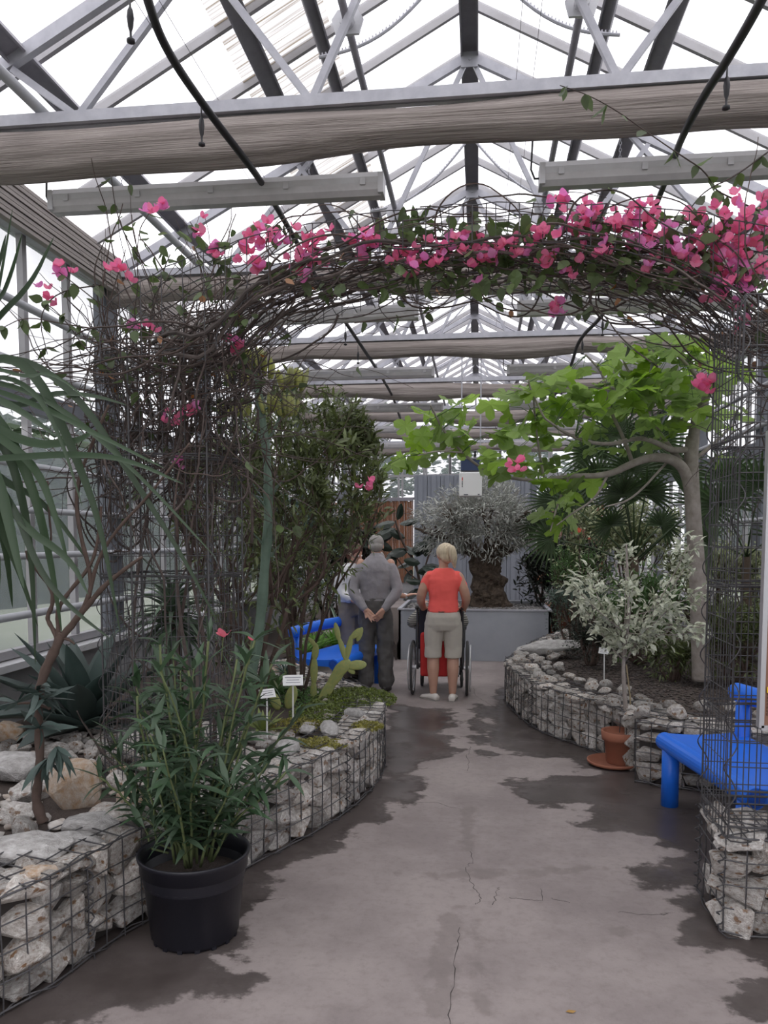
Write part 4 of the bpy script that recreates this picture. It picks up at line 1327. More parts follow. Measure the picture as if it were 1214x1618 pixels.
def outline_leaf(name, pts, m, cup=.0, rip=.0):
    """Flat lobed leaf from half an outline (mirrored), in the XY plane, stalk at the origin."""
    half = pts; full = [(x, y) for x, y in half] + [(-x, y) for x, y in reversed(half) if abs(x) > 1e-6]
    c = (0, .45)
    vs = [(c[0], c[1], 0)] + [(x, y, cup * (x * x) * -1 + rip * sin(9 * x + 7 * y)) for x, y in full]
    n = len(full)
    return MB().add(vs, [(0, 1 + i, 1 + (i + 1) % n) for i in range(n)]).mesh(name, m)


def grow(p, d, L_, r, depth, segs, tips, spread=.6, up=.15, keep=.72, wob=.25, kids=(2, 3)):
    n = 4; pts = [p.copy()]; dd = d.normalized()
    for i in range(n):
        dd = (dd + rvec(wob) + Vector((0, 0, up * .3))).normalized(); p = p + dd * (L_ / n); pts.append(p.copy())
        if depth <= 1 and i > 0: tips.append((p.copy(), dd.copy(), depth))
    segs.append((pts, [r * (1 - .35 * i / n) for i in range(n + 1)], depth))
    if depth > 0:
        for k in range(rng.randint(*kids)):
            nd = (dd + rvec(spread * 1.3) + Vector((0, 0, up))).normalized()
            q_ = pts[-1] if k < 2 else pts[rng.choice((2, 3))]
            grow(q_.copy(), nd, L_ * keep * rnd(.8, 1.15), r * .62, depth - 1, segs, tips, spread, up, keep, wob, kids)
    else:
        tips.append((p.copy(), dd.copy(), 0))


def build_stems(segs, m, parent, name='branches', n=5, minr=.0012):
    mb = MB()
    for pts, rs, dep in segs:
        mb.tube(pts, [max(minr, r) for r in rs], n if rs[0] < .02 else 9, cap=True)
    return mb.build(name, m, parent, True)


def leafy(tips, count, jit, templ, size=(.8, 1.2), out=.7, up=.1, box=None):
    ms = []
    for k in range(count):
        p, d, _ = tips[rng.randrange(len(tips))]
        dd = (d * rnd(.2, 1) + rvec(out) + Vector((0, 0, up))).normalized()
        q_ = p + rvec(jit)
        if box and not box(q_): continue
        ms.append((rng.randrange(len(templ)), place(q_, dd, rnd(*size), roll=rnd(-.8, .8))))
    return ms


G_dark = mat('dark_olive_leaf', (0.125, 0.155, 0.060), rough=.5, var=.35, trans=.3)
G_pale = mat('olive_leaf_pale', (0.30, 0.33, 0.16), rough=.55, var=.3, trans=.3)
G_ole = mat('oleander_leaf', (0.058, 0.105, 0.055), rough=.45, var=.3, trans=.25)
G_fig = mat('fig_leaf', (0.27, 0.41, 0.085), rough=.5, var=.3, trans=.6)
G_boug = mat('bougainvillea_leaf', (0.10, 0.145, 0.055), rough=.5, var=.35, trans=.4)
G_strap = mat('strap_leaf', (0.046, 0.080, 0.040), rough=.42, var=.22, trans=.3)
G_agave = mat('agave_leaf', (0.055, 0.085, 0.075), rough=.5, var=.2, noise=.4, nscale=8, col2=(0.09, 0.12, 0.11), trans=.05)
G_aloe = mat('aloe_leaf', (0.11, 0.16, 0.105), rough=.5, var=.2, trans=.1)
G_palm = mat('palm_leaf', (0.065, 0.105, 0.045), rough=.5, var=.25, trans=.2)
G_olive = mat('olive_tree_leaf', (0.38, 0.39, 0.355), rough=.6, var=.35, trans=.2)
G_var = mat('variegated_leaf', (0.95, 0.94, 0.82), rough=.5, var=.15, noise=1.0, nscale=34, col2=(0.13, 0.19, 0.08), trans=.3)
G_var2 = mat('variegated_shrub_leaf', (0.56, 0.57, 0.36), rough=.5, var=.3, noise=1.0, nscale=30, col2=(0.12, 0.18, 0.07), trans=.3)
G_mid = mat('mid_green_leaf', (0.10, 0.19, 0.06), rough=.5, var=.3, trans=.35)
G_bright = mat('bright_green_leaf', (0.17, 0.34, 0.07), rough=.5, var=.25, trans=.4)
G_blue = mat('blue_green_leaf', (0.10, 0.15, 0.12), rough=.6, var=.25, trans=.2)
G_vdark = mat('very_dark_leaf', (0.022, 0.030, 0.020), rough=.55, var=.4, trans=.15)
G_rub = mat('rubber_plant_leaf', (0.028, 0.040, 0.030), rough=.25, var=.2)
G_mat = mat('creeping_leaf', (0.17, 0.215, 0.055), rough=.5, var=.4, trans=.3)
G_yel = mat('yellow_creeping_leaf', (0.31, 0.29, 0.075), rough=.5, var=.3, trans=.3)
G_rust = mat('withered_leaf', (0.32, 0.14, 0.05), rough=.7, var=.4, trans=.3)
PINK = mat('pink_bract', (0.90, 0.20, 0.46), rough=.6, var=.15, noise=.6, nscale=18, col2=(0.90, 0.30, 0.36), trans=.5)
PINK2 = mat('magenta_bract', (0.84, 0.25, 0.64), rough=.6, var=.12, noise=.6, nscale=18, col2=(0.9, 0.40, 0.62), trans=.5)
bark_d = mat('dark_vine_bark', (0.058, 0.042, 0.038), rough=.9, var=.35, noise=.6, nscale=30, col2=(0.13, 0.10, 0.09))
bark_b = mat('brown_bark', (0.105, 0.072, 0.06), rough=.9, noise=.7, nscale=20, col2=(0.07, 0.045, 0.035), bump=.4)
bark_g = mat('grey_bark', (0.36, 0.32, 0.295), rough=.9, noise=.7, nscale=14, col2=(0.17, 0.145, 0.125), bump=.3)
bark_o2 = mat('gnarled_olive_bark', (0.135, 0.10, 0.075), rough=1, noise=.9, nscale=12, col2=(0.055, 0.04, 0.03), bump=1, bscale=18, bdist=.04)


def shrub(label, base, h, r, templ, m, count, cat='shrub', stemm=None, depth=3, name='shrub', size=(.8, 1.2), nparts=0, spread=.6, up=.25, jit=.06, trunkr=.02, nst=6, flat=1.0, out=.8, cz=.55, hz=.5):
    t = thing(name, label, cat, (base[0], base[1], base[2]))
    segs = []; tips = []
    for k in range(nst):
        a = 2 * pi * k / nst + rnd(-.3, .3)
        d = Vector((cos(a) * r / h * .8, sin(a) * r / h * .8, 1))
        grow(Vector((cos(a) * .03, sin(a) * .03, 0)), d, h * .36, trunkr, depth, segs, tips, spread, up, .68)
    # keep within an ellipsoid, so that the outline is the crown's
    def fit(p):
        q_ = p.copy(); zz = (q_.z - h * cz) / (h * hz) if q_.z > h * cz or cz == .55 else min(0, (q_.z - h * cz) / (h * hz)) * .3; rad = sqrt(q_.x ** 2 + q_.y ** 2) / r
        k = sqrt(rad * rad + zz * zz)
        if k > 1: q_.x /= k; q_.y /= k; q_.z = (h * cz + zz / k * h * hz) if (q_.z > h * cz or cz == .55) else q_.z
        return q_
    segs = [([fit(p) for p in pts], rs, dp) for pts, rs, dp in segs]
    tips = [(fit(p), d, dp) for p, d, dp in tips]
    build_stems(segs, stemm or bark_b, t)
    ms = []
    for k in range(count):
        if rng.random() < .75:
            p, d, _ = tips[rng.randrange(len(tips))]; p = p + rvec(jit)
            if cz != .55 and p.z < h * (cz - hz): p.z = h * (cz + hz * rnd(-.9, 1))
        else:
            v = rvec().normalized() * rnd(.55, 1); p = Vector((v.x * r, v.y * r, h * .55 + v.z * h * hz * .96 + (cz - .55) * h)); d = v
        ms.append((rng.randrange(len(templ)), place(p, (d * .5 + rvec(out) + Vector((0, 0, .15))), rnd(*size), roll=rnd(-1, 1))))
    off = Vector(base)
    if nparts:
        ms2 = sorted(ms, key=lambda q_: (q_[1].translation + off - CAMP).length)
        for ti, M in ms2[:nparts]: link('leaf', templ[ti], t, M)
        merged('foliage', templ, ms2[nparts:], m, t, kind='stuff')
    else:
        merged('foliage', templ, ms, m, t, kind='stuff')
    return t, tips


# ------------------------------------------------------------------ bougainvillea on the arch
boug = thing('bougainvillea', 'tangled bougainvillea with pink flowers covering the wire arch and left column', 'climbing plant')
mb = MB()
def vine(start, target_fn, n, step, r0, wob=.5):
    p = Vector(start); pts = [p.copy()]; d = rvec().normalized()
    for i in range(n):
        tgt = target_fn(p, i / n)
        d = (d + rvec(wob) + (tgt - p).normalized() * .55).normalized()
        p = p + d * step; pts.append(p.copy())
    return pts
leafpts = []
def add_vine(pts, r0):
    P = smooth(pts, 1); n = len(P)
    mb.tube(P, [max(.0012, r0 * (1 - .7 * i / n)) for i in range(n)], 4 if r0 < .006 else 6)
    for i in range(2, len(pts), 1): leafpts.append((pts[i], (pts[i] - pts[i - 1]).normalized()))
# along the arch
for k in range(240):
    x0 = rnd(-1.75, 1.6); dirx = rng.choice((-1, 1)); ln = rng.randint(8, 22)
    yy = AY0 + rng.betavariate(1, 1.6) * .8; zo = abs(rng.gauss(0, .09))
    def tf(p, t, dirx=dirx, yy=yy, zo=zo):
        xx = p.x + dirx * .25; xi = min(1.6, max(-1.7, xx))
        return Vector((xx, yy, az(xi, 0) - .03 + zo if abs(xi - XC) < AA else 2.42 + zo))
    s0 = Vector((x0, yy, az(x0, 0) + zo - .02))
    add_vine(vine(s0, tf, ln, .07, .004, .42), rnd(.0025, .0065))
# main canes
for yy, zo in ((3.5, .03), (3.62, .07), (3.8, .03), (4.0, .05), (3.55, -.02)):
    pts = [Vector((x, yy + rnd(-.05, .05), az(x, 0) + zo + rnd(-.03, .03))) for x in np.arange(-1.5, 1.7, .12)]
    add_vine(pts, .010)
# left column tangle
for k in range(140):
    a = rnd(0, 6.28); z0 = rnd(1.55, 2.4) if k > 22 else rnd(.5, 1.3); rr_ = rLc * rnd(.6, 1.15)
    up_ = 1 if rng.random() < .93 else -1
    def tf(p, t, a=a, rr_=rr_, up_=up_): return Vector((cL.x + rr_ * cos(a + t), cL.y + rr_ * sin(a + t), p.z + up_ * .22))
    s0 = Vector((cL.x + rr_ * cos(a), cL.y + rr_ * sin(a), z0 if k > 12 else .45))
    add_vine(vine(s0, tf, rng.randint(6, 18) if z0 > 1.2 else rng.randint(5, 12), .075, .004, .45), rnd(.003, .008))
# dense upper left knot, spilling over to the left
for k in range(300):
    s0 = Vector((cL.x + rnd(-.45, .5), cL.y + rnd(-.35, .3), rnd(1.9, 2.75)))
    tx = rnd(-.9, .9) * (1 if rng.random() < .6 else .5); tz = rnd(-.5, .5)
    def tf(p, t, tx=tx, tz=tz): return p + Vector((tx, rnd(-.2, .2), tz))
    add_vine(vine(s0, tf, rng.randint(6, 13), .065, .003, .6), rnd(.0022, .005))
# right column crown
for k in range(70):
    s0 = Vector((rnd(1.15, 1.8), rnd(3.4, 4.1), rnd(2.0, 2.7)))
    def tf(p, t, tx=rnd(-.6, .4), tz=rnd(-.4, .5)): return p + Vector((tx, 0, tz))
    add_vine(vine(s0, tf, rng.randint(5, 12), .06, .003, .6), rnd(.002, .005))
# thick canes rising in the left column
for k in range(4):
    x = cL.x + rnd(-.2, .3); y = cL.y + rnd(-.2, .2)
    pts = [Vector((x + .07 * sin(z * 2.3 + k), y + .07 * cos(z * 1.9 + k), z)) for z in np.arange(.4, 2.7, .15)]
    add_vine(pts, .013)
mb.build('tangled_canes', bark_d, boug, False, kind='stuff')
# single long shoots with leaves
shootleaf = []
for pts in ([(885, 135), (930, 150), (975, 175), (1010, 200), (1075, 245), (1115, 270), (1130, 300), (1150, 310), (1214, 340)], [(1060, 380), (1090, 330), (1115, 300), (1160, 280), (1214, 240)],
            [(175, 270), (182, 330), (200, 380), (230, 420)], [(240, 330), (215, 370), (235, 390), (260, 430)], [(300, 350), (320, 380), (350, 420)], [(93, 430), (120, 450), (170, 490), (230, 520)],
            [(60, 470), (100, 500), (140, 560), (200, 600)], [(660, 180), (655, 250), (640, 330), (600, 390)][:0] or [(600, 450), (640, 470), (700, 490), (640, 500), (560, 510)], [(880, 430), (910, 470), (950, 490), (985, 540), (1040, 580)],
            [(0, 520), (40, 500), (90, 510), (150, 520)], [(75, 560), (60, 500), (90, 460), (160, 450)]):
    P = smooth([D(a, b, 3.6 + rnd(-.06, .06)) for a, b in pts], 2)
    MB().tube(P, [.004 * (.45 + .55 * i / len(P)) for i in range(len(P))], 5).build('long_shoot', bark_d, boug, True)
    for i in range(2, len(P), 3): shootleaf.append((P[i], (P[i] - P[i - 1]).normalized()))
bl = [(0, 0), (.22, .12), (.33, .32), (.3, .55), (.17, .8), (0, 1.05)]
BL = [outline_leaf('leaf', bl, G_boug, cup=c, rip=.03) for c in (.5, 1.2, -.4)]
BLr = [outline_leaf('leaf', bl, G_rust, cup=c, rip=.03) for c in (.5, 1.0)]
ms = []
for k in range(560):
    p, d = leafpts[rng.randrange(len(leafpts))]
    if p.z < 2.2 and rng.random() < .75: continue
    if p.z < 2.8 and rng.random() < .3: continue
    ms.append((rng.randrange(3), place(p + rvec(.02), (rvec(.9) + Vector((0, -.2, -.5))), rnd(.04, .075), roll=rnd(-1, 1))))
for p, d in shootleaf:
    for _ in range(2 if rng.random() < .5 else 1): ms.append((rng.randrange(3), place(p, (rvec(.8) + Vector((0, 0, -.6))), rnd(.05, .08), roll=rnd(-1, 1))))
# leaf heaps behind the flowers
for k in range(520):
    px = rnd(230, 1214) if k % 3 == 0 else rnd(600, 1214); py = 402 + rnd(-60, 60) - (px - 560) * .03
    p = D(px, py, rnd(3.5, 3.8)); ms.append((rng.randrange(3), place(p, (rvec(.9) + Vector((0, 0, -.5))), rnd(.05, .085), roll=rnd(-1, 1))))
scatter('leaf', BL, ms, G_boug, boug, 290, stuff='more_leaves')
ms = []
for k in range(90):
    p, d = leafpts[rng.randrange(len(leafpts))]
    if p.z > 2.3: ms.append((rng.randrange(2), place(p + rvec(.02), (rvec(.9) + Vector((0, 0, -.5))), rnd(.03, .05), roll=rnd(-1, 1))))
merged('withered_leaves', BLr, ms, G_rust, boug, kind='stuff')
# flowers: three papery bracts
def bract(m, sd):
    r = random.Random(sd); mb = MB()
    for k in range(3):
        a = 2 * pi * k / 3 + r.uniform(-.2, .2)
        R = Matrix.Rotation(a, 3, 'Z') @ Matrix.Rotation(radians(r.uniform(25, 60)), 3, 'X')
        o = [(0, 0), (.30, .14), (.46, .42), (.40, .72), (.2, .95), (0, 1.05), (-.2, .95), (-.40, .72), (-.46, .42), (-.30, .14)]
        vs = [R @ Vector((0, .5, -.06))] + [R @ Vector((x, y, .10 * sin(5 * x + k) + .06 * abs(x) * 2)) for x, y in o]
        mb.add(vs, [(0, 1 + i, 1 + (i + 1) % 10) for i in range(10)])
    return mb.mesh('flower', m)
BR = [bract(PINK, s) for s in range(4)] + [bract(PINK2, 10 + s) for s in range(3)]
clus = [(240, 328, 5), (93, 430, 4), (185, 425, 6), (60, 470, 3), (345, 398, 3), (312, 362, 2), (393, 395, 8), (420, 372, 9), (487, 385, 10), (492, 412, 9), (440, 378, 4), (575, 388, 12), (600, 380, 6), (640, 405, 9), (655, 432, 4),
        (700, 388, 9), (738, 385, 9), (772, 398, 8), (805, 398, 8), (690, 418, 5), (850, 380, 6), (885, 318, 5), (930, 345, 11), (948, 362, 8), (905, 360, 4), (1012, 338, 10), (1040, 362, 10), (985, 362, 8),
        (922, 372, 8), (1068, 395, 10), (1100, 385, 8), (1150, 372, 14), (1182, 330, 7), (1192, 382, 12), (1160, 412, 12), (1120, 408, 8), (1085, 412, 6), (1010, 392, 6), (888, 490, 5), (1120, 612, 6), (1130, 470, 5), (1160, 466, 6), (275, 668, 5),
        (302, 650, 3), (372, 550, 5), (818, 738, 4), (1150, 325, 4), (1208, 350, 5), (1185, 515, 3), (1135, 440, 5), (480, 430, 3), (415, 420, 4), (228, 518, 2), (280, 732, 2), (1020, 415, 4), (955, 400, 5), (870, 405, 4), (755, 420, 3), (1175, 440, 5), (1205, 425, 4), (585, 768, 4), (905, 430, 3), (520, 375, 2), (1098, 352, 3)]
flw = []
for px, py, n_ in clus:
    y = 3.55 if py < 470 else 3.7
    if px == 585: y = 5.6
    c = D(px, py, y)
    for k in range(n_ + 2):
        s_ = .030 + .008 * (n_ > 6)
        p = c + Vector((rng.gauss(0, s_), rng.gauss(0, s_), rng.gauss(0, s_ * .8)))
        mi = rng.randrange(4) if rng.random() < .65 else 4 + rng.randrange(3)
        flw.append((mi, place(p, rvec(), rnd(.030, .045)), n_ * 1.0))

rng.shuffle(flw)
for mi, M, _ in flw[:298]: link('flower', BR[mi], boug, M)
if len(flw) > 298:
    merged('more_flowers', BR[:4], [(mi % 4, M) for mi, M, _ in flw[298:] if mi < 4], PINK, boug, kind='stuff')
    merged('more_magenta_flowers', BR[4:], [(mi - 4, M) for mi, M, _ in flw[298:] if mi >= 4], PINK2, boug, kind='stuff')

# ------------------------------------------------------------------ oleander in the black pot
pt = Vector((pk.x, pk.y, hp - .05))
ole = thing('potted_oleander', 'bushy oleander with long narrow leaves growing in the large black pot', 'shrub', pt)
OL = [blade('leaf', 1, .185, G_ole, 5, dr, .3) for dr in (.05, .3, .6)]
segs = []; tips = []
for k in range(26):
    a = rnd(0, 6.28); b0 = Vector((cos(a) * rnd(.02, .08), sin(a) * rnd(.02, .08), 0))
    ht = rnd(.42, .92); lean = rnd(.05, .55)
    if ht > .75: lean *= .5
    p = b0.copy(); pts = [p.copy()]
    d = Vector((cos(a) * lean, sin(a) * lean, 1)).normalized()
    n_ = 9
    for i in range(n_):
        d = (d + rvec(.12) + Vector((cos(a) * lean * .12, sin(a) * lean * .12, 0))).normalized(); p = p + d * ht / n_; pts.append(p.copy())
    segs.append((pts, [.007 * (1 - .6 * i / n_) for i in range(n_ + 1)], 0))
    for i in range(2, n_ + 1):
        for w_ in range(4):
            aa = rnd(0, 6.28) ; dd = Vector((cos(aa), sin(aa), rnd(-.2, 1.0) if i < n_ else rnd(.6, 1.6)))
            tips.append((pts[i], dd))
build_stems(segs, mat('oleander_stem', (0.12, 0.15, 0.06), rough=.7), ole, 'stems')
ms = [(rng.randrange(3), place(p + rvec(.012), dd, rnd(.09, .165), roll=rnd(-.6, .6))) for p, dd in tips]
# side twigs reaching left and right
for px, py, px2, py2 in ((240, 1340, 175, 1160), (250, 1330, 215, 1100), (330, 1300, 400, 1010), (340, 1300, 470, 1130), (330, 1300, 430, 1050), (300, 1300, 250, 1020), (320, 1300, 375, 1040), (350, 1320, 455, 1220), (235, 1300, 160, 1225), (300, 1280, 330, 1010), (315, 1290, 300, 1060)):
    a_ = D(px, py, pk.y + rnd(-.05, .1)) - pt; c_ = D(px2, py2, pk.y + rnd(-.2, .2)) - pt
    P = [Vector((0, 0, .0)).lerp(a_, .6)] + [a_.lerp(c_, i / 8) + rvec(.01) for i in range(9)]
    segs.append((P, [.005] * 10, 0))
    for i in range(2, 10):
        for w_ in range(3): ms.append((rng.randrange(3), place(P[i], (c_ - a_).normalized() * .5 + rvec(.9) + Vector((0, 0, .2)), rnd(.09, .15), roll=rnd(-.6, .6))))
build_stems(segs[-11:], MATS['oleander_stem'], ole, 'side_stems')
sorted_ms = sorted(ms, key=lambda q_: (q_[1].translation + pt - CAMP).length)
for ti, M in sorted_ms[:290]: link('leaf', OL[ti], ole, M)
merged('more_leaves', OL, sorted_ms[290:], G_ole, ole, kind='stuff')
for px, py, s_ in ((353, 1007, .05), (397, 1012, .028)):
    p = D(px, py, pk.y) - pt
    link('flower', bract(mat('rose_petal', (.85, .2, .28), rough=.6, trans=.4), px), ole, place(p, (0, -1, .4), s_ * .9)); MB().tube([p, p + Vector((-.01, 0, -.1))], .002, 4).build('flower_stalk', MATS['oleander_stem'], ole)

# ------------------------------------------------------------------ slender branched tree at left
st = G(60, 1292, .42)
sl = thing('slender_tree', 'slender bare-stemmed tree with forked brown branches, rising from the left rocks', 'tree', (st.x, st.y, .38))
def DL(px, py, y=None): return D(px, py, y or st.y) - Vector((st.x, st.y, .38))
def limb(pts, rs, n=8):
    P = smooth([DL(*p) for p in pts], 2); m_ = len(P); R_l = [np.interp(i / (m_ - 1), np.linspace(0, 1, len(rs)), rs) * (1 + .12 * sin(i * 2.1)) for i in range(m_)]
    return MB().tube(P, R_l, n)
limb([(68, 1300), (55, 1262), (64, 1220), (62, 1160), (58, 1110), (70, 1060), (88, 1025), (98, 1000)], [.025, .020, .019, .020, .021, .015], 10).build('trunk', bark_b, sl, True)
for pts, rs in (([(88, 1025), (90, 1005), (78, 985), (74, 975), (84, 955), (82, 930), (62, 905), (45, 885), (42, 870)], [.012, .008]), ([(92, 1015), (92, 985), (90, 965), (105, 940), (135, 905), (150, 880), (158, 830), (160, 800), (120, 815), (100, 830)][:8], [.012, .006]),
                ([(95, 1010), (115, 985), (140, 955), (165, 925), (190, 905), (210, 890), (225, 880)], [.016, .006]), ([(100, 1005), (122, 980), (140, 945), (146, 915), (125, 840), (118, 770), (150, 690), (172, 640)], [.013, .005]),
                ([(100, 1008), (112, 1012), (118, 1018)], [.008, .004]), ([(140, 945), (155, 880), (190, 830), (230, 790), (300, 700)], [.010, .004]), ([(80, 1120), (50, 1110), (25, 1112)], [.008, .004]), ([(75, 760), (78, 820), (82, 850), (75, 880)], [.006, .004])):
    limb(pts, rs, 6).build('branch', bark_b, sl, True)
LW = [blade('leaf', 1, .22, G_agave, 5, dr, .3) for dr in (.05, .4)]
for px, py in ((70, 1105), (62, 1150), (28, 1110), (75, 1200), (90, 1180), (60, 1090)):
    p = DL(px, py, st.y - .05)
    for k in range(9):
        dd = Vector((rnd(-1, 1), rnd(-1, .4), rnd(-.7, .8) if py < 1170 else rnd(-1.4, -.2)))
        link('leaf', LW[rng.randrange(2)], sl, place(p, dd, rnd(.10, .17), roll=rnd(-.8, .8)))

# ------------------------------------------------------------------ strap-leaved tree at the left edge
by = 3.0
cb = D(-70, 610, by)
sp = thing('strap_leaf_tree', 'plant with long drooping sword-shaped leaves reaching in from the left edge', 'plant', (cb.x - .1, by, .38))
o_ = Vector((cb.x - .1, by, .38))
MB().tube([(0, 0, 0), (-.02, .02, .6), (.05, 0, 1.2), (.1, 0, cb.z - .38)], [.05, .042, .036, .04], 10).build('stem', bark_b, sp, True)
def strap(pts, w, y0=by, y1=by):
    n = len(pts); P = [D(px, py, y0 + (y1 - y0) * i / (n - 1)) - o_ for i, (px, py) in enumerate(pts)]
    P = smooth(P, 2); m_ = len(P)
    ws = [w * .78 * min(1, .45 + 2.2 * i / m_) * max(.04, 1 - max(0, (i / (m_ - 1) - .35) / .65) ** 1.7) for i in range(m_)]
    vs, fs = strip(P, ws, up=(.25, -1, .35), fold=.35)
    MB().add(vs, fs).build('leaf', G_strap, sp, True)
for pts, w in (([(-60, 600), (0, 560), (60, 590), (120, 720), (160, 830), (190, 1000)], .052), ([(-60, 620), (0, 660), (50, 760), (80, 880), (98, 1000)], .055), ([(-60, 640), (10, 700), (40, 800), (52, 900), (56, 1050)], .045),
               ([(-60, 580), (30, 560), (120, 620), (200, 740), (290, 880), (345, 985)], .040), ([(-60, 600), (30, 610), (120, 660), (230, 760), (340, 880)], .030), ([(-60, 640), (40, 705), (120, 700), (150, 680), (215, 600)][:4], .05),
               ([(-60, 730), (40, 722), (120, 718), (200, 725), (290, 765)], .038), ([(-60, 560), (40, 600), (80, 585), (150, 640)], .02), ([(-60, 620), (0, 590), (60, 620), (100, 700), (130, 800)], .028), ([(-40, 500), (0, 480), (20, 430), (35, 370)], .03),
               ([(-50, 560), (0, 500), (50, 450), (85, 375)], .036), ([(-50, 540), (0, 420), (10, 370)], .03), ([(-60, 520), (-10, 500), (5, 420), (20, 330)], .02), ([(-60, 640), (0, 760), (20, 850), (38, 930)], .06), ([(-60, 660), (-20, 760), (10, 860), (20, 960)], .05),
               ([(-70, 700), (-20, 800), (0, 900), (-10, 980)], .05), ([(-60, 700), (20, 790), (60, 900), (110, 960), (175, 1010)], .035), ([(-60, 600), (60, 640), (160, 690), (260, 740), (400, 800)][:4], .03), ([(-60, 660), (0, 690), (60, 740), (90, 820), (110, 900)], .045),
               ([(-60, 610), (20, 640), (90, 690), (130, 640), (170, 590)][:3], .04), ([(-60, 590), (20, 650), (80, 620), (150, 625), (200, 640)], .035), ([(-60, 720), (0, 830), (30, 900), (60, 990)], .04), ([(-60, 690), (0, 760), (70, 790), (150, 900)], .04), ([(-60, 680), (30, 830), (110, 880), (140, 940)], .042)):
    strap(pts, w, by, by + rnd(-.25, .3))

# ------------------------------------------------------------------ agave behind the rocks
def rosette(name, label, p, n_, L_, W_, m, elev=(.0, 1.2), droop=.2, thick=.006, fold=.35, cat='succulent', tilt=0, peak=.4, basew=.7, part='leaf', nseg=7):
    t = thing(name, label, cat, p)
    T_ = [blade(part, 1, W_ / L_, m, nseg, droop * k, fold, basew=basew, peak=peak, thick=thick / L_) for k in (.5, 1, 1.6)]
    for i in range(n_):
        f = i / n_; a = i * 2.39996; e = elev[0] + (elev[1] - elev[0]) * f ** .8
        link(part, T_[rng.randrange(3)], t, place((cos(a) * .02, sin(a) * .02, .02 + .05 * f * L_), (cos(a) * cos(e), sin(a) * cos(e), sin(e)), L_ * rnd(.85, 1.1) * (1 - .25 * f)))
    return t
ag = G(115, 1155, .40)
ag.x += .02; ag.y += .12
rosette('agave', 'large dark blue-green agave rosette behind the rocks at left', (ag.x, ag.y, .36), 26, .88, .20, G_agave, (.05, 1.35), .18, .012, .5)
al = D(272, 965, 5.0)
t = rosette('tree_aloe', 'spiky aloe with many narrow arching leaves behind the left wire column', (al.x, al.y, .36), 0, 1, 1, G_aloe)
MB().tube([(0, 0, 0), (.02, 0, .4), (0, 0, al.z - .36)], [.06, .05, .045], 10).build('stem', bark_b, t, True)
AT = [blade('leaf', 1, .09, G_aloe, 7, d_, .5, basew=.9, peak=.15, thick=.015) for d_ in (.3, .7, 1.0)]
for i in range(80):
    f = i / 80; a = i * 2.39996; e = -.5 + 1.9 * f
    link('leaf', AT[rng.randrange(3)], t, place((0, 0, al.z - .36 - .12 + .15 * f), (cos(a) * cos(e), sin(a) * cos(e), sin(e)), .46 * rnd(.85, 1.1)))
al2 = G(470, 1120, .42)
rosette('small_aloe', 'small yellowish striped aloe rosette left of the white plant label', (*G(415, 1150, .42).xy, .38), 16, .20, .045, mat('lime_leaf', (.22, .27, .09), rough=.5, var=.2), (.2, 1.3), .1, .004)
rosette('grassy_aloe', 'pale grassy rosette beside the left bench backrest', (*G(452, 1062, .42).xy, .38), 18, .22, .03, G_blue, (.2, 1.3), .3, .002)

# ------------------------------------------------------------------ tall pale succulent flower stalk
ky = 4.75
kb = D(400, 1070, ky)
ks = thing('flowering_succulent', 'tall pale green succulent stalk topped by clusters of yellow-green buds', 'succulent', (kb.x, ky, .38))
KO = Vector((kb.x, ky, .38)); kD = lambda px, py, dy=0: D(px, py, ky + dy) - KO
G_stalk = mat('glaucous_stalk', (0.13, 0.195, 0.145), rough=.55, noise=.7, nscale=10, col2=(0.075, 0.115, 0.085))
pts = smooth([kD(395, 1075), kD(405, 1030), kD(414, 960), (kD(418, 900)), kD(424, 830), kD(424, 760), kD(420, 700), kD(412, 640), kD(407, 600), kD(404, 570)], 2)
n_ = len(pts); MB().tube(pts, [(.036 - .010 * i / n_ * 1.0 - .012 * (i / n_) ** 2) * (1 + .10 * sin(i * 1.3)) for i in range(n_)], 12).build('stalk', G_stalk, ks, True)
for a_, b_, r_ in (((418, 690), (378, 662), .008), ((420, 700), (448, 645), .009), ((410, 640), (365, 615), .006), ((412, 650), (470, 610), .006)):
    MB().tube(smooth([kD(*a_), kD((a_[0] + b_[0]) / 2, (a_[1] + b_[1]) / 2 + 6), kD(*b_)], 2), r_, 7).build('flower_branch', G_stalk, ks, True)
G_bud = mat('yellow_green_bud', (0.33, 0.34, 0.10), rough=.5, var=.25, noise=.5, nscale=40, col2=(.20, .24, .08))
bud = MB().lathe([(0, 0), (.16, .1), (.22, .45), (.17, .8), (0, 1)], 7, ax=Matrix.Rotation(-pi / 2, 3, 'X')).mesh('bud', G_bud, True)
for px, py, w_, n_ in ((404, 580, 40, 26), (374, 655, 44, 24), (430, 650, 32, 18), (455, 655, 34, 18), (462, 612, 34, 22), (378, 606, 36, 14), (420, 595, 26, 10)):
    c = kD(px, py)
    for k in range(n_):
        a = rnd(0, 6.28); rr_ = sqrt(rng.random()) * w_ / 2 / FPX * ky
        q_ = c + Vector((cos(a) * rr_, sin(a) * rr_ * .7, rnd(-.01, .01) - rr_ * .25))
        link('bud', bud, ks, place(q_, (cos(a) * rr_ * 5, sin(a) * rr_ * 5, 1), (.062, .125 * rnd(.8, 1.1), .062)))
LS = [blade('leaf', 1, .24, G_stalk, 5, .2, .4, basew=.8, thick=.03)]
for px, py, dx_, dz_, s_ in ((418, 800, -1, 1.4, .16), (428, 790, .8, 1.6, .16), (414, 860, -.7, 1.2, .13), (430, 880, .7, 1.3, .12), (408, 780, -.8, 2, .12), (425, 850, .3, 1.8, .14), (410, 1010, 1, .8, .12)):
    link('leaf', LS[0], ks, place(kD(px, py, -.03), (dx_, -.3, dz_), s_))

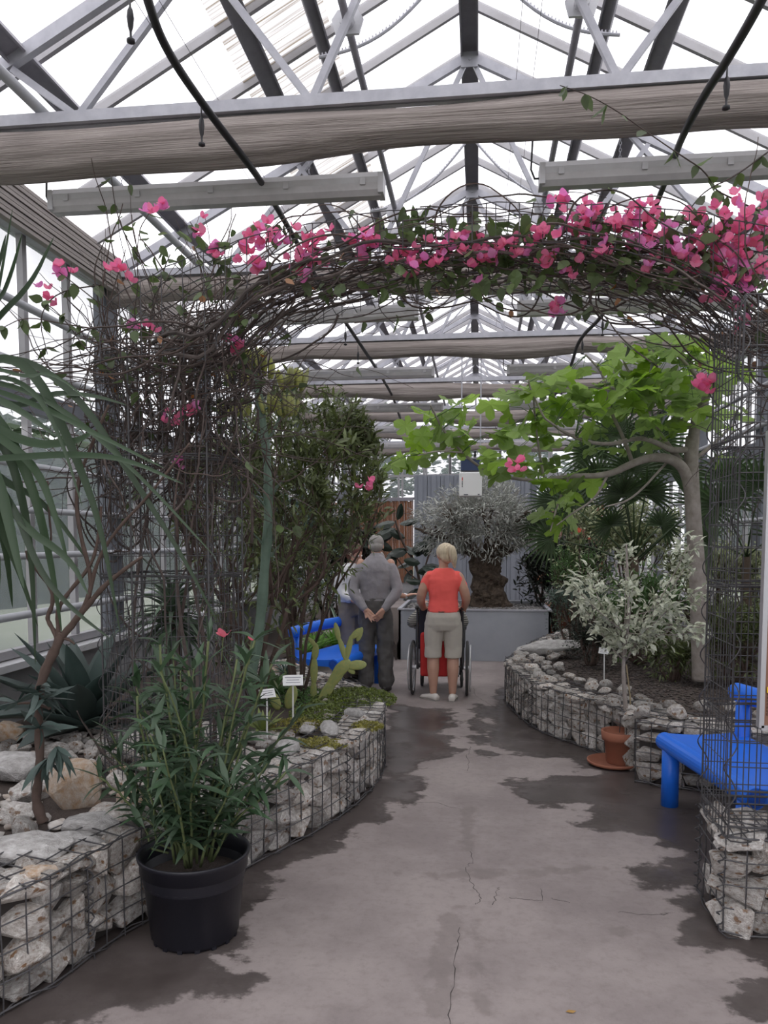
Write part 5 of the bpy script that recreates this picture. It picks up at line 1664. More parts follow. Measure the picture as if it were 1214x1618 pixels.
# ------------------------------------------------------------------ evergreen shrubs at left behind the column
EL = [blade('leaf', 1, .26, G_dark, 3, d_, .25) for d_ in (.1, .4)]
p = G(455, 1045, .3)
bs = Vector((D(470, 900, 6.1).x, 6.1, .36))
shrub('big evergreen shrub with narrow olive-green leaves, right behind the flower stalk', bs, 2.55, .66, EL, G_dark, 4300, size=(.07, .12), depth=4, nparts=220, trunkr=.016, nst=6, jit=.09, cz=.62, hz=.37)
bs = Vector((D(395, 900, 5.4).x, 5.5, .36))
shrub('evergreen shrub with reddish branches between the wire column and the flower stalk', bs, 2.3, .52, EL, G_dark, 2600, size=(.06, .10), depth=4, trunkr=.02, nst=6, jit=.05)
bs = Vector((D(300, 900, 6.6).x, 6.7, .36))
bs = Vector((D(352, 900, 7.2).x, 7.2, .36))
shrub('loose dark shrub far behind the left wire column', bs, 2.1, .4, EL, G_dark, 900, size=(.06, .10), depth=3, nst=6)
bs = Vector((D(490, 900, 10.2).x - .2, 10.2, .22))
shrub('dense olive-leaved shrub behind the left bench', bs, 1.75, .5, EL, G_dark, 2600, size=(.05, .09), depth=3, nst=6)
bs = Vector((D(520, 900, 12).x, 12, .22))
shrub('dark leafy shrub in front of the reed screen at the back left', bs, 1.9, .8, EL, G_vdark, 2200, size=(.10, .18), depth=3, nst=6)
bs = Vector((D(460, 900, 11).x, 11, .22))
shrub('grey-green shrub by the back left windows', bs, 2.2, .8, EL, G_blue, 1800, size=(.10, .17), depth=3, nst=6)
# green strap plants under the shrub, behind the blue bench
for i, (px, py, y, L_, lab) in enumerate(((500, 995, 9.6, .42, 'bright green strappy clump behind the blue bench backrest'), (530, 995, 9.9, .40, 'second bright green strappy clump, next to the man'), (478, 1000, 9.2, .38, 'bright green clump at the left end of the blue bench backrest'))):
    g_ = D(px, py, y); rosette('strappy_clump', lab, (g_.x, y, .2), 34, L_, .055, G_bright, (.5, 1.45), .5, 0, .2, cat='plant')
g_ = D(548, 985, 9.9); rosette('upright_agave', 'tall pale upright agave leaves beside the woman in white', (g_.x, 9.9, .2), 9, .75, .10, mat('pale_agave', (.16, .22, .16), rough=.5, var=.15), (1.1, 1.5), .1, .01, cat='succulent')
g_ = D(430, 1010, 6.0)
rosette('broad_leaf_plant', 'broad-leaved green plant right of the flower stalk foot', (g_.x, 6.0, .38), 14, .34, .09, G_mid, (.3, 1.3), .3, 0, cat='plant')

# ------------------------------------------------------------------ creeping succulents and prickly pears on the left bed end
tiny = MB().add([(0, 0, 0), (.5, .5, .2), (0, 1, .15), (-.5, .5, .2)], [(0, 1, 2, 3)])
tinyg = tiny.mesh('creeping_leaf', G_mat)
def mat_patch(name, label, cx_, cy_, rx, ry, n_, m, z=.42, s_=(.010, .020), hgt=.05):
    c = G(cx_, cy_, z); t = thing(name, label, 'ground cover', (c.x, c.y, z - .04), kind='stuff')
    T_ = [tiny.mesh('sprig', m)]
    ms = []
    for k in range(n_):
        a = rnd(0, 6.28); q_ = sqrt(rng.random()); x = rx * q_ * cos(a); y = ry * q_ * sin(a)
        hz = hgt * (1 - q_ * q_) * (.6 + .4 * sin(x * 40) * cos(y * 37)) + rnd(0, .015)
        ms.append((0, place((x, y, hz), Vector((rnd(-1, 1), rnd(-1, 1), rnd(.2, 1.2))), rnd(*s_), roll=rnd(-1, 1))))
    merged('sprigs', T_, ms, m, t, kind='stuff'); return t
mat_patch('creeping_succulent', 'green creeping succulent mat between cactus and gabion corner', 560, 1100, .33, .42, 7000, G_mat, hgt=.08)
mat_patch('creeping_succulent', 'green creeping mat around the prickly pear foot', 515, 1120, .26, .36, 4200, G_mat, hgt=.06)
mat_patch('creeping_succulent', 'yellow-green creeping tuft on the gabion rim, lower one', 505, 1170, .17, .12, 1100, G_yel, z=.44, hgt=.045)
mat_patch('creeping_succulent', 'yellow-green creeping tuft on the gabion rim near its corner', 580, 1142, .11, .13, 700, G_yel, z=.44, hgt=.035)
mat_patch('creeping_succulent', 'yellow creeping tuft between the white rocks', 470, 1140, .2, .2, 700, G_yel, hgt=.04)
mat_patch('creeping_succulent', 'dark green creeping mat left of the plant labels', 455, 1095, .3, .4, 2600, G_mid, hgt=.06)
G_cac = mat('cactus_green', (0.22, 0.275, 0.10), rough=.6, noise=.7, nscale=9, col2=(.36, .33, .10), spots=((.10, .08, .04), 60, .66))
def pad_mesh():
    return MB().ball((0, .5, 0), (.27, .52, .075), 14, 10).mesh('pad', G_cac, True)
PAD = pad_mesh()
areo = MB().ball((0, 0, 0), 1, 5, 4).mesh('areole', mat('areole_brown', (.13, .09, .05)))
def cactus(label, segs_, y, foot):
    b = D(*foot, y); t = thing('prickly_pear', label, 'cactus', (b.x, y, .38)); O = Vector((b.x, y, .38))
    for (x0, y0, x1, y1, w_) in segs_:
        a_ = D(x0, y0, y) - O; c_ = D(x1, y1, y) - O; L_ = (c_ - a_).length
        wpx = w_ * .86 / FPX * y
        o = link('pad', PAD, t, place(a_ - (c_ - a_) * .06, c_ - a_, (wpx / .54, L_ * 1.1, wpx / .54), up=(0, -1, .2)))
        for k in range(7):
            tt = rnd(.1, .95); side_ = rnd(-.8, .8) * wpx * .5 * (1 - abs(tt - .5))
            d_ = (c_ - a_).normalized(); sx = Vector((d_.z, 0, -d_.x))
            link('areole', areo, o, o.matrix_local.inverted() @ (Matrix.Translation(a_.lerp(c_, tt) + sx * side_ + Vector((0, -wpx * .14, 0))) @ Matrix.Diagonal((.0035, .0035, .0035, 1))))
    return t
cactus('prickly pear with a long slanting stem and forked upper pads, beside the label', [(500, 1140, 508, 1105, 26), (505, 1112, 530, 1070, 20), (520, 1085, 545, 1050, 22), (528, 1068, 552, 1044, 24), (546, 1046, 556, 1004, 12), (548, 1046, 536, 1008, 11), (536, 1012, 530, 985, 11), (556, 1008, 570, 994, 13), (550, 1052, 578, 1050, 19), (549, 1054, 560, 1064, 11), (565, 1012, 572, 992, 11)], 5.9, (503, 1140))
cactus('upright prickly pear with a column of narrow pads left of the slanting one', [(495, 1115, 496, 1075, 13), (496, 1080, 497, 1040, 15), (497, 1042, 500, 1018, 14), (500, 1022, 488, 1008, 9), (498, 1065, 496, 1048, 12)], 6.0, (495, 1115))
cactus('flat broad prickly pear pad low behind the white plant label', [(455, 1118, 465, 1085, 24), (440, 1120, 430, 1095, 20)], 5.5, (455, 1120))

# ------------------------------------------------------------------ olive tree in the trough
ot = Vector((D(772, 950, YF + .9).x, YF + .9, HT - .08))
olv = thing('olive_tree', 'old gnarled olive tree with silvery crown growing in the metal trough', 'tree', ot)
mb = MB()
for k in range(9):
    a = 2 * pi * k / 9; rr_ = .16
    pts = []
    for i in range(12):
        z = i / 11 * .78; w_ = rr_ * (1.25 - .55 * sin(z * 2.4)) + .03 * sin(z * 11 + k * 2)
        pts.append(Vector((cos(a + z * 1.1) * w_ * 1.1 - .05 * z, sin(a + z * 1.1) * w_ * .8, z)))
    mb.tube(pts, [.085 + .035 * sin(i * 1.7 + k * 1.3) for i in range(12)], 8)
mb.ball((0, 0, .15), (.26, .2, .3), 14, 10); mb.tube([(0, 0, 0), (-.02, 0, .4), (-.05, 0, .85)], [.22, .17, .16], 12)
trk = mb.build('trunk', bark_o2, olv, True)
r_ = trk.modifiers.new('r', 'REMESH'); r_.mode = 'VOXEL'; r_.voxel_size = .018
d_ = trk.modifiers.new('d', 'DISPLACE'); d_.texture = bpy.data.textures.new('gnarl', 'CLOUDS'); d_.texture.noise_scale = .10; d_.texture.noise_depth = 2; d_.strength = .09
segs = []; tips = []
for k, (dx_, dz_, L_) in enumerate(((-1.0, .6, .52), (-.5, 1.0, .5), (.1, 1, .45), (.55, .8, .5), (.9, .55, .55), (-.5, .6, .4), (.4, 1, .4), (.7, .6, .35))):
    grow(Vector((-.05 + dx_ * .1, rnd(-.1, .1), .75)), Vector((dx_, rnd(-.6, .6), dz_)), L_, .062, 2, segs, tips, .6, .12, .55, .2)
build_stems(segs, bark_o2, olv, 'branches', 6)
NL_ = [blade('leaf', 1, .17, G_olive, 2, d_, .2) for d_ in (.1, .3)]
def in_crown(q_):
    w = q_ + ot; px, py = PX(w); return (665 < px < 855) and 762 < py < 895
ms = []
crown_c = D(764, 826, ot.y + .05) - ot
kk = 0
while kk < 13500:
    v = rvec(); v = v.normalized() * (.45 + .6 * rng.random() ** .6)
    lob = 1 + .16 * sin(v.x * 6 + 1) + .13 * sin(v.y * 7) + .1 * sin(v.z * 9)
    q_ = crown_c + Vector((v.x * .80 * lob, v.y * .8 * lob, v.z * .56 * lob)); kk += 1
    if q_.z < crown_c.z - .25 and abs(q_.x) < .35 and rng.random() < .8: continue
    ms.append((rng.randrange(2), place(q_, (v.normalized() * .6 + rvec(.9)), rnd(.07, .115), roll=rnd(-1, 1))))
for p, d, _ in tips:
    if rng.random() < .5: continue
    ms.append((0, place(p, d + rvec(.6), .08)))
merged('foliage', NL_, ms, G_olive, olv, kind='stuff')
tw = MB()
for k in range(260):
    v = rvec().normalized(); a_ = crown_c + Vector((v.x * .4, v.y * .4, v.z * .2 - .1)); c_ = crown_c + Vector((v.x * .92, v.y * .8, v.z * .58))
    tw.tube([a_, a_.lerp(c_, .5) + rvec(.08), c_], [.008, .005, .002], 4)
tw.build('twigs', bark_g, olv, kind='stuff')

# ------------------------------------------------------------------ rubber plant
ry = 13.0
rb = D(655, 960, ry)
rub = thing('rubber_plant', 'rubber plant with large dark glossy oval leaves between the man and woman', 'plant', (rb.x, ry, 0.2)); O = Vector((rb.x, ry, .2))
rD = lambda px, py: D(px, py, ry) - O
for pts, r0 in (([(668, 985), (665, 930), (658, 890), (640, 865), (628, 835), (625, 822)], .028), ([(665, 940), (672, 890), (690, 850)], .02), ([(664, 920), (640, 900), (620, 870)], .015)):
    P = smooth([rD(*q_) for q_ in pts], 2); MB().tube(P, [r0 * (1 - .5 * i / len(P)) for i in range(len(P))], 8).build('stem', bark_b, rub, True)
RL2 = [outline_leaf('leaf', [(0, 0), (.14, .15), (.23, .4), (.22, .65), (.12, .9), (0, 1.02)], G_rub, cup=1.2)]
for px, py, dx_, dz_, s_ in ((625, 825, -.9, -.2, .34), (628, 822, .2, 1, .33), (632, 828, .9, .2, .36), (625, 835, -1, -.6, .42), (640, 850, -.7, .3, .34), (645, 868, -1, -.3, .40), (650, 872, .9, .5, .36), (655, 885, -.9, -.5, .34), (658, 880, .6, 1, .30), (665, 890, -1, .2, .32), (668, 895, .9, -.2, .4), (650, 900, -.6, -1, .3), (660, 905, 1, .3, .36), (640, 862, .6, -.6, .30), (690, 855, .3, 1, .36), (690, 860, -.5, .8, .34), (672, 880, .1, 1, .36), (668, 920, -.9, .1, .3), (668, 925, .8, -.5, .4), (662, 930, -.7, -.6, .34), (620, 870, -.8, .4, .34), (622, 872, -.3, -1, .4)):
    for k in range(1 + (s_ > .35)):
        link('leaf', RL2[0], rub, place(rD(px, py) + Vector((0, rnd(-.1, .1), 0)), (dx_ + rnd(-.2, .2), rnd(-.8, .1), dz_), s_ * .95, up=(0, -1, .6), roll=rnd(-.5, .5)))

# ------------------------------------------------------------------ fig tree
fy = 7.1
fb = D(1108, 1062, fy)
fig = thing('fig_tree', 'fig tree with pale grey trunk and big lobed bright green leaves at right', 'tree', (fb.x, fy, .32)); FO = Vector((fb.x, fy, .32))
fD = lambda px, py, dy=0.0: D(px, py, fy + dy) - FO
def figlimb(pts, r0, r1, dy0=0, dy1=0, nm='branch', n=9):
    m_ = len(pts); P = smooth([fD(a_, b_, dy0 + (dy1 - dy0) * i / (m_ - 1)) for i, (a_, b_) in enumerate(pts)], 2); k = len(P)
    MB().tube(P, [r0 + (r1 - r0) * i / (k - 1) for i in range(k)], n).build(nm, bark_g, fig, True); return P
figlimb([(1108, 1075), (1106, 1000), (1102, 900), (1096, 820), (1093, 760), (1092, 720), (1095, 690)], .078, .056, nm='trunk', n=14)
FP = []
limbs = [([(1093, 790), (1085, 745), (1065, 725), (1030, 722), (1000, 732), (960, 752), (900, 752), (855, 760)], .055, .014, 0, -.3), ([(1095, 700), (1100, 660), (1120, 620), (1135, 590)], .055, .02, 0, -.2), ([(1075, 728), (1045, 690), (1020, 650), (985, 640)], .03, .012, 0, .2),
         ([(1090, 710), (1060, 712), (1040, 700), (1010, 690), (960, 705), (900, 690), (860, 660)], .03, .008, 0, -.6), ([(855, 760), (800, 755), (760, 740), (730, 715), (700, 680), (688, 655), (680, 640)], .016, .006, -.3, -.7), ([(730, 715), (690, 712), (660, 720)], .008, .004, -.6, -.8),
         ([(1000, 732), (985, 690), (960, 640), (955, 590), (925, 560)], .02, .007, 0, -.2), ([(1020, 650), (1000, 600), (980, 560), (1000, 540)], .014, .006, .2, 0), ([(1120, 620), (1090, 580), (1060, 550), (1085, 530)], .02, .008, -.1, -.4), ([(860, 660), (840, 620), (835, 600)], .01, .005, -.6, -.7),
         ([(860, 755), (850, 700), (845, 650), (842, 610)], .012, .005, -.3, -.5), ([(900, 752), (880, 800), (870, 840)], .012, .005, -.3, -.5), ([(960, 752), (940, 790), (905, 810), (880, 830)], .012, .005, -.2, -.6), ([(1093, 730), (1130, 700), (1160, 670)], .02, .008, 0, .2), ([(1060, 724), (1000, 790), (960, 800)], .012, .006, 0, -.6)]
for pts, r0, r1, d0_, d1_ in limbs: FP.append(figlimb(pts, r0, r1, d0_, d1_))
lobe = [(0, 0), (.22, -.10), (.46, .02), (.50, .16), (.33, .30), (.52, .36), (.66, .56), (.56, .72), (.40, .68), (.27, .58), (.30, .82), (.22, 1.02), (0, 1.15)]
FL = [outline_leaf('leaf', lobe, G_fig, cup=c, rip=.05) for c in (.25, .6, -.2)]
lp = []
targ = [(640, 725, 10), (668, 690, 12), (690, 660, 12), (715, 680, 8), (740, 690, 6), (745, 640, 8), (790, 680, 6), (815, 620, 14), (845, 610, 12), (870, 640, 14), (840, 660, 8), (870, 690, 10), (830, 700, 8), (800, 720, 6), (850, 730, 6), (870, 760, 10), (890, 790, 8), (870, 820, 6), (920, 770, 6),
        (780, 740, 5), (925, 640, 12), (950, 620, 14), (960, 660, 12), (1000, 600, 14), (980, 570, 10), (1010, 560, 10), (1050, 560, 14), (1080, 540, 12), (1110, 560, 10), (1040, 610, 14), (1080, 620, 14), (1110, 660, 8), (1060, 660, 12), (1010, 660, 10), (1140, 600, 8), (1000, 700, 5), (930, 700, 6), (1130, 700, 5), (1150, 640, 6), (895, 600, 6), (1070, 580, 10), (990, 630, 10)]
for px, py, n_ in targ:
    for k in range(int(n_ * .72)):
        q_ = fD(px + rng.gauss(0, 19), py + rng.gauss(0, 14), rnd(-.75, .35))
        lp.append((rng.randrange(3), place(q_, Vector((rnd(-1, 1), rnd(-1, .6), rnd(-.7, .35))), rnd(.13, .22), up=(rnd(-.3, .3), rnd(-.9, .1), 1), roll=rnd(-.5, .5))))
pet = MB()
for ti, M in lp:
    q_ = M.translation; best = min((p_ for P in FP for p_ in P[::3]), key=lambda p_: (p_ - q_).length)
    if (best - q_).length < .45: pet.tube([best, best.lerp(q_, .5) + Vector((0, 0, .03)), q_], [.004, .003, .002], 4)
pet.build('leaf_stalks', G_mid, fig, kind='stuff')
lps = sorted(lp, key=lambda q_: -q_[1].to_scale()[0])
for ti, M in lps[:295]: link('leaf', FL[ti], fig, M)
merged('more_leaves', FL, lps[295:], G_fig, fig, kind='stuff')

# ------------------------------------------------------------------ fan palms
def fan_palm(label, base, fans, y):
    t = thing('fan_palm', label, 'palm', base); O = Vector(base)
    heart = D(*fans[0][0], y) - O
    MB().tube([(0, 0, 0), heart * .5, heart], [.07, .06, .04], 10).build('trunk', mat('palm_trunk', (.07, .05, .035), rough=1, bump=.6), t, True)
    for (fx, fy_), (tx, ty), s_, nb in fans:
        a_ = D(fx, fy_, y) - O; c_ = D(tx, ty, y + rnd(-.5, .2)) - O
        mb = MB(); mid_ = a_.lerp(c_, .5) + Vector((0, 0, .03)); mb.tube(smooth([a_, mid_, c_], 2), [.009] * 2 + [.006] * 9, 5) if False else mb.tube([a_, mid_, c_], [.010, .008, .006], 5)
        o = mb.build('leaf_stem', G_palm, t, True)
        d_ = (c_ - a_).normalized(); sx = Vector((d_.z, rnd(-.3, .3), -d_.x)).normalized()
        mb = MB()
        for k in range(nb):
            ang = (k / (nb - 1) - .5) * 4.3; dd = d_ * cos(ang) + sx * sin(ang)
            L_ = s_ * (1 - .18 * abs(ang) / 2.1) * rnd(.93, 1.05)
            P = [c_ + dd * (L_ * i / 5) + Vector((0, 0, -.22 * L_ * (i / 5) ** 2.5)) for i in range(6)]
            vs, fs = strip(P, [.016, .034, .036, .026, .014, .002], up=sx.cross(d_), fold=.8); mb.add(vs, fs)
        mb.build('fan_blade', G_palm, o)
py_ = 8.6
bp0 = D(1005, 1000, py_)
fans = [((1003, 880), (1000, 745), .52, 30), ((1003, 880), (945, 760), .45, 26), ((1003, 880), (1060, 745), .5, 26), ((1000, 885), (905, 800), .42, 24), ((1005, 885), (1110, 800), .5, 26), ((1003, 880), (975, 690), .5, 28), ((1003, 880), (1035, 700), .5, 28), ((1000, 890), (870, 850), .35, 20), ((1003, 880), (1020, 780), .4, 24), ((1005, 890), (1150, 760), .5, 26), ((1003, 880), (935, 720), .42, 24), ((1003, 880), (965, 830), .3, 20), ((1003, 880), (1045, 830), .3, 20), ((1003, 880), (985, 780), .4, 24)]
fan_palm('fan palm with long stalks radiating behind the variegated little tree', (bp0.x, py_, .3), fans, py_)
bp1 = D(1180, 1000, 7.9)
fan_palm('fan palm behind the right wire column', (bp1.x, 7.9, .3), [((1180, 880), (1140, 800), .45, 26), ((1180, 880), (1200, 770), .5, 26), ((1180, 880), (1120, 860), .4, 24), ((1180, 880), (1230, 850), .45, 20)], 7.9)
bp2 = D(880, 960, 11.5)
fan_palm('small fan palm at the right side of the olive crown', (bp2.x, 11.5, .3), [((880, 900), (870, 795), .5, 24), ((880, 900), (900, 790), .5, 22), ((880, 900), (850, 830), .4, 22), ((880, 900), (925, 830), .45, 22)], 11.5)

# ------------------------------------------------------------------ right bed shrubs
VL = [blade('leaf', 1, .42, G_var2, 3, .2, .3)]
VD = [blade('leaf', 1, .34, G_vdark, 3, .2, .3)]
VB = [blade('leaf', 1, .22, G_blue, 3, .2, .3)]
VM = [blade('leaf', 1, .3, G_mid, 3, .2, .3)]
def at_(px, py, y, z=.32):
    g_ = D(px, py, y); return Vector((g_.x, y, z))
shrub('cream and green variegated shrub behind the fan palm stalks', at_(985, 900, 9.6), 1.95, .85, VL, G_var2, 5200, size=(.05, .08), depth=3)
shrub('variegated shrub right of the fig trunk', at_(1150, 900, 8.8), 1.4, .55, VL, G_var2, 1800, size=(.05, .08), depth=3)
shrub('fine-leaved olive-green bush left of the fan palm', at_(925, 900, 9.8), 1.35, .5, VM, G_mid, 3000, size=(.035, .06), depth=3)
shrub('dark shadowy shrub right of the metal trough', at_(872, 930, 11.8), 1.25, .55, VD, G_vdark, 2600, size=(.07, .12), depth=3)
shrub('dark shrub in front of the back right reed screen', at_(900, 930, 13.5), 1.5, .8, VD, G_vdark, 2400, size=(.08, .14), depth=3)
shrub('grey-green rounded bush at the left edge of the right bed', at_(907, 980, 8.9, .36), .85, .34, VB, G_blue, 3600, size=(.025, .045), depth=3)
shrub('dark heather-like cushion beside the leaning plant label', at_(935, 1030, 8.0, .36), .48, .30, VD, G_vdark, 3600, size=(.02, .04), depth=3)
shrub('mid-green shrub behind the crown of the little variegated tree', at_(1010, 980, 8.2), 1.05, .5, VM, G_mid, 2200, size=(.05, .08), depth=3)
shrub('low green undergrowth to the right of the fig trunk foot', at_(1165, 980, 7.2), .85, .42, VM, G_dark, 1800, size=(.05, .08), depth=3)
shrub('green low plant around the foot of the fig trunk', at_(1065, 1030, 7.4), .45, .32, VM, G_dark, 1300, size=(.05, .07), depth=2)
shrub('dark shrub by the right window wall', at_(1110, 950, 10.0), 1.3, .55, VM, G_dark, 1500, size=(.06, .09), depth=3)
hib = thing('hibiscus_twig', 'coral flowers on a thin twig before the variegated shrub', 'flower', at_(915, 900, 9.0)); HO = Vector(hib.location)
for px, py, s_ in ((915, 842, .10), (932, 853, .06)):
    q_ = D(px, py, 9.0) - HO
    link('flower', bract(mat('coral_petal', (.9, .22, .14), rough=.6, trans=.3), px), hib, place(q_, (0, -1, .3), s_ * .6)); MB().tube([(0, 0, 0), q_ * .5 + Vector((.03, 0, 0)), q_], .004, 5).build('twig', bark_b, hib)
# gravel on the right bed
ms = [(rng.randrange(10), Matrix.Translation((x_, y_, .345)) @ Matrix.Rotation(rnd(0, 6), 4, 'Z') @ Matrix.Diagonal((.016, .012, .010, 1))) for x_, y_ in ((rnd(.4, 3), rnd(5.6, 9.5)) for _ in range(7000)) if inpoly(x_, y_, rightpoly)]
merged('bed_gravel', TOPS, ms, mat('dark_bed_gravel', (0.085, 0.068, 0.062), rough=.95, var=.5), None, kind='stuff').name = 'bed_gravel'
bpy.data.objects['bed_gravel']['label'] = 'fine dark gravel covering the right planting bed'; bpy.data.objects['bed_gravel']['category'] = 'gravel'

# ------------------------------------------------------------------ small variegated tree in the terracotta pot
vt = Vector((tpot.location.x, tpot.location.y, .017 + hh_ * .85))
vtr = thing('variegated_tree', 'little white and green variegated tree on a thin stem, in terracotta pot', 'tree', vt); vD = lambda px, py, dy=0.0: D(px, py, vt.y + dy) - vt
P = smooth([vD(992, 1172), vD(990, 1130), vD(986, 1080), vD(985, 1045), vD(990, 1000), vD(994, 960), vD(992, 900), vD(990, 860)], 2)
MB().tube(P, [.019 - .014 * i / len(P) for i in range(len(P))], 8).build('stem', bark_g, vtr, True)
MB().tube([vD(998, 1180), vD(996, 1100), vD(990, 1050)], .005, 6).build('support_stake', mat('bamboo', (.3, .24, .14)), vtr)
segs = []; tips = []
for px, py in ((930, 905), (1080, 900), (920, 960), (1100, 1000), (1090, 860), (950, 1000), (1060, 960), (990, 870), (940, 930), (1040, 940), (1105, 940), (1020, 1010), (960, 960), (1000, 930), (1075, 985), (905, 925)):
    q_ = vD(px, py, rnd(-.25, .25)); s0 = vD(988, rng.choice((1045, 1020, 1000, 975)))
    pts = smooth([s0, s0.lerp(q_, .5) + Vector((0, 0, -.02)), q_], 1); segs.append((pts, [.006] * 2 + [.004] * (len(pts) - 2), 0))
    for i in range(1, len(pts)): tips += [(pts[i], (q_ - s0).normalized(), 0)] * i
build_stems(segs, bark_g, vtr)
VT = [blade('leaf', 1, .48, G_var, 4, d_, .3) for d_ in (.2, .5)]
ms = leafy(tips, 1000, .08, VT, (.05, .085), out=.9, up=.0)
ms2 = sorted(ms, key=lambda q_: (q_[1].translation + vt - CAMP).length)
for ti, M in ms2[:295]: link('leaf', VT[ti], vtr, M)
merged('more_leaves', VT, ms2[295:], G_var, vtr, kind='stuff')

# ================================================================== PEOPLE
skin_m = mat('skin', (0.52, 0.30, 0.22), rough=.55, noise=.3, nscale=12, col2=(0.45, 0.24, 0.18))
knit_m = mat('grey_lilac_knit', (0.26, 0.245, 0.265), rough=.95, noise=.3, nscale=30, col2=(0.21, 0.195, 0.215), bump=.3, bscale=120, sheen=.3)
trou_m = mat('grey_trousers', (0.105, 0.10, 0.098), rough=.9, noise=.3, nscale=12, col2=(0.08, 0.075, 0.075))
coral_m = mat('coral_shirt', (0.95, 0.13, 0.115), rough=.8, noise=.15, nscale=6, col2=(0.88, 0.11, 0.10))
short_m = mat('beige_shorts', (0.50, 0.46, 0.41), rough=.85, noise=.2, nscale=9, col2=(0.43, 0.39, 0.35))
whites_m = mat('white_blouse', (0.70, 0.70, 0.72), rough=.8)
khaki_m = mat('khaki_trousers', (0.22, 0.19, 0.16), rough=.9)
navy_m = mat('navy_pattern', (0.03, 0.035, 0.07), rough=.8, spots=((.6, .6, .65), 22, .60))
shoe_w = mat('white_canvas_shoe', (0.66, 0.62, 0.58), rough=.8); shoe_d = mat('dark_shoe', (0.035, 0.03, 0.028), rough=.5)
blond_m = mat('blond_hair', (0.78, 0.66, 0.50), rough=.6, noise=.8, nscale=6, col2=(0.50, 0.39, 0.26), stretch=(12, 12, 1.5), bump=.4, bscale=20)
greyh_m = mat('grey_hair', (0.36, 0.34, 0.33), rough=.8, noise=.6, nscale=12, col2=(0.22, 0.20, 0.19), bump=.5, bscale=90)
brownh_m = mat('reddish_brown_hair', (0.10, 0.035, 0.025), rough=.6, bump=.4, bscale=60)
eyew_m = mat('eye_white', (.8, .8, .8), rough=.3); dark_m = mat('dark_pupil', (.03, .02, .02), rough=.3); lip_m = mat('lips', (.45, .16, .14), rough=.5)
ctex = bpy.data.textures.new('folds', 'CLOUDS'); ctex.noise_scale = .11; ctex.noise_depth = 2


def loft(mb, secs, n=22):
    vs = []
    for x, y, z, rx, ry in secs:
        for k in range(n):
            a = 2 * pi * k / n; c_, s_ = cos(a), sin(a)
            vs.append((x + rx * abs(c_) ** .85 * (1 if c_ > 0 else -1), y + ry * abs(s_) ** .85 * (1 if s_ > 0 else -1), z))
    m = len(secs)
    fs = [(i * n + k, i * n + (k + 1) % n, (i + 1) * n + (k + 1) % n, (i + 1) * n + k) for i in range(m - 1) for k in range(n)]
    fs += [tuple(reversed(range(n))), tuple((m - 1) * n + k for k in range(n))]
    return mb.add(vs, fs)


def limbc(mb, pts, rs, n=14):
    P = [Vector(p) for p in pts]
    Q = smooth(P, 2); m = len(Q); acc = np.linspace(0, 1, len(rs))
    # radii follow the original joints by arc length
    L1 = [0]; [L1.append(L1[-1] + (P[i + 1] - P[i]).length) for i in range(len(P) - 1)]
    L2 = [0]; [L2.append(L2[-1] + (Q[i + 1] - Q[i]).length) for i in range(m - 1)]
    R = [float(np.interp(l / L2[-1], [a / L1[-1] for a in L1], rs)) for l in L2]
    mb.tube(Q, R, n); mb.ball(P[0], rs[0] * .98, 12, 8); mb.ball(P[-1], rs[-1] * .98, 12, 8)


def hand(mb, w, d, nrm, thumb=1, curl=.35):
    w = Vector(w); d = Vector(d).normalized(); nrm = Vector(nrm); nrm = (nrm - d * nrm.dot(d)).normalized(); s = d.cross(nrm) * thumb
    for k in (-1.2, 0, 1.2): mb.tube([w + s * .012 * k, w + d * .045 + s * .020 * k, w + d * .088 + s * .025 * k], [.019, .0175, .014], 8)
    for k, L_ in ((-1.5, .060), (-.5, .076), (.5, .082), (1.5, .074)):
        p = w + d * .084 + s * (.0215 * k) ; dd = (d + s * .05 * k).normalized(); pts = [p - d * .02, p]
        for j in range(3):
            dd = (dd + nrm * curl * (.6 + .3 * j)).normalized(); p = p + dd * L_ * (.45, .32, .23)[j]; pts.append(p)
        mb.tube(pts, [.0095, .0095, .0088, .008, .0068], 7)
    p = w + d * .028 + s * .026; pts = [w + d * .015 + s * .012, p]; dd = (d * .75 + s * .7).normalized()
    for j in range(2): dd = (dd + nrm * .25 + d * .2).normalized(); p = p + dd * (.036, .027)[j]; pts.append(p)
    mb.tube(pts, [.014, .0125, .0105, .0085], 7)


def remesh(o, vox, sm=2, disp=0.0):
    r = o.modifiers.new('unite', 'REMESH'); r.mode = 'VOXEL'; r.voxel_size = vox; r.use_smooth_shade = True
    if sm: s = o.modifiers.new('soften', 'SMOOTH'); s.iterations = sm; s.factor = .5
    if disp:
        d = o.modifiers.new('folds', 'DISPLACE'); d.texture = ctex; d.strength = disp; d.mid_level = .5; d.texture_coords = 'GLOBAL'
    return o


def head(mb, c, yaw=0, nod=0, s=1.0):
    R = Matrix.Rotation(yaw, 3, 'Z') @ Matrix.Rotation(-nod, 3, 'X'); c = Vector(c); f = lambda x, y, z: c + R @ (Vector((x, y, z)) * s)
    mb.ball(f(0, -.012, .022), (.074 * s, .092 * s, .090 * s), 18, 12, R); mb.ball(f(0, .022, -.045), (.056 * s, .062 * s, .062 * s), 14, 10, R)
    mb.tube([f(0, .082, .018), f(0, .104, -.022), f(0, .088, -.030)], [.010 * s, .015 * s, .010 * s], 8)
    for e in (-1, 1): mb.ball(f(e * .076, -.005, -.005), (.010 * s, .020 * s, .030 * s), 8, 8, R)
    return f, R


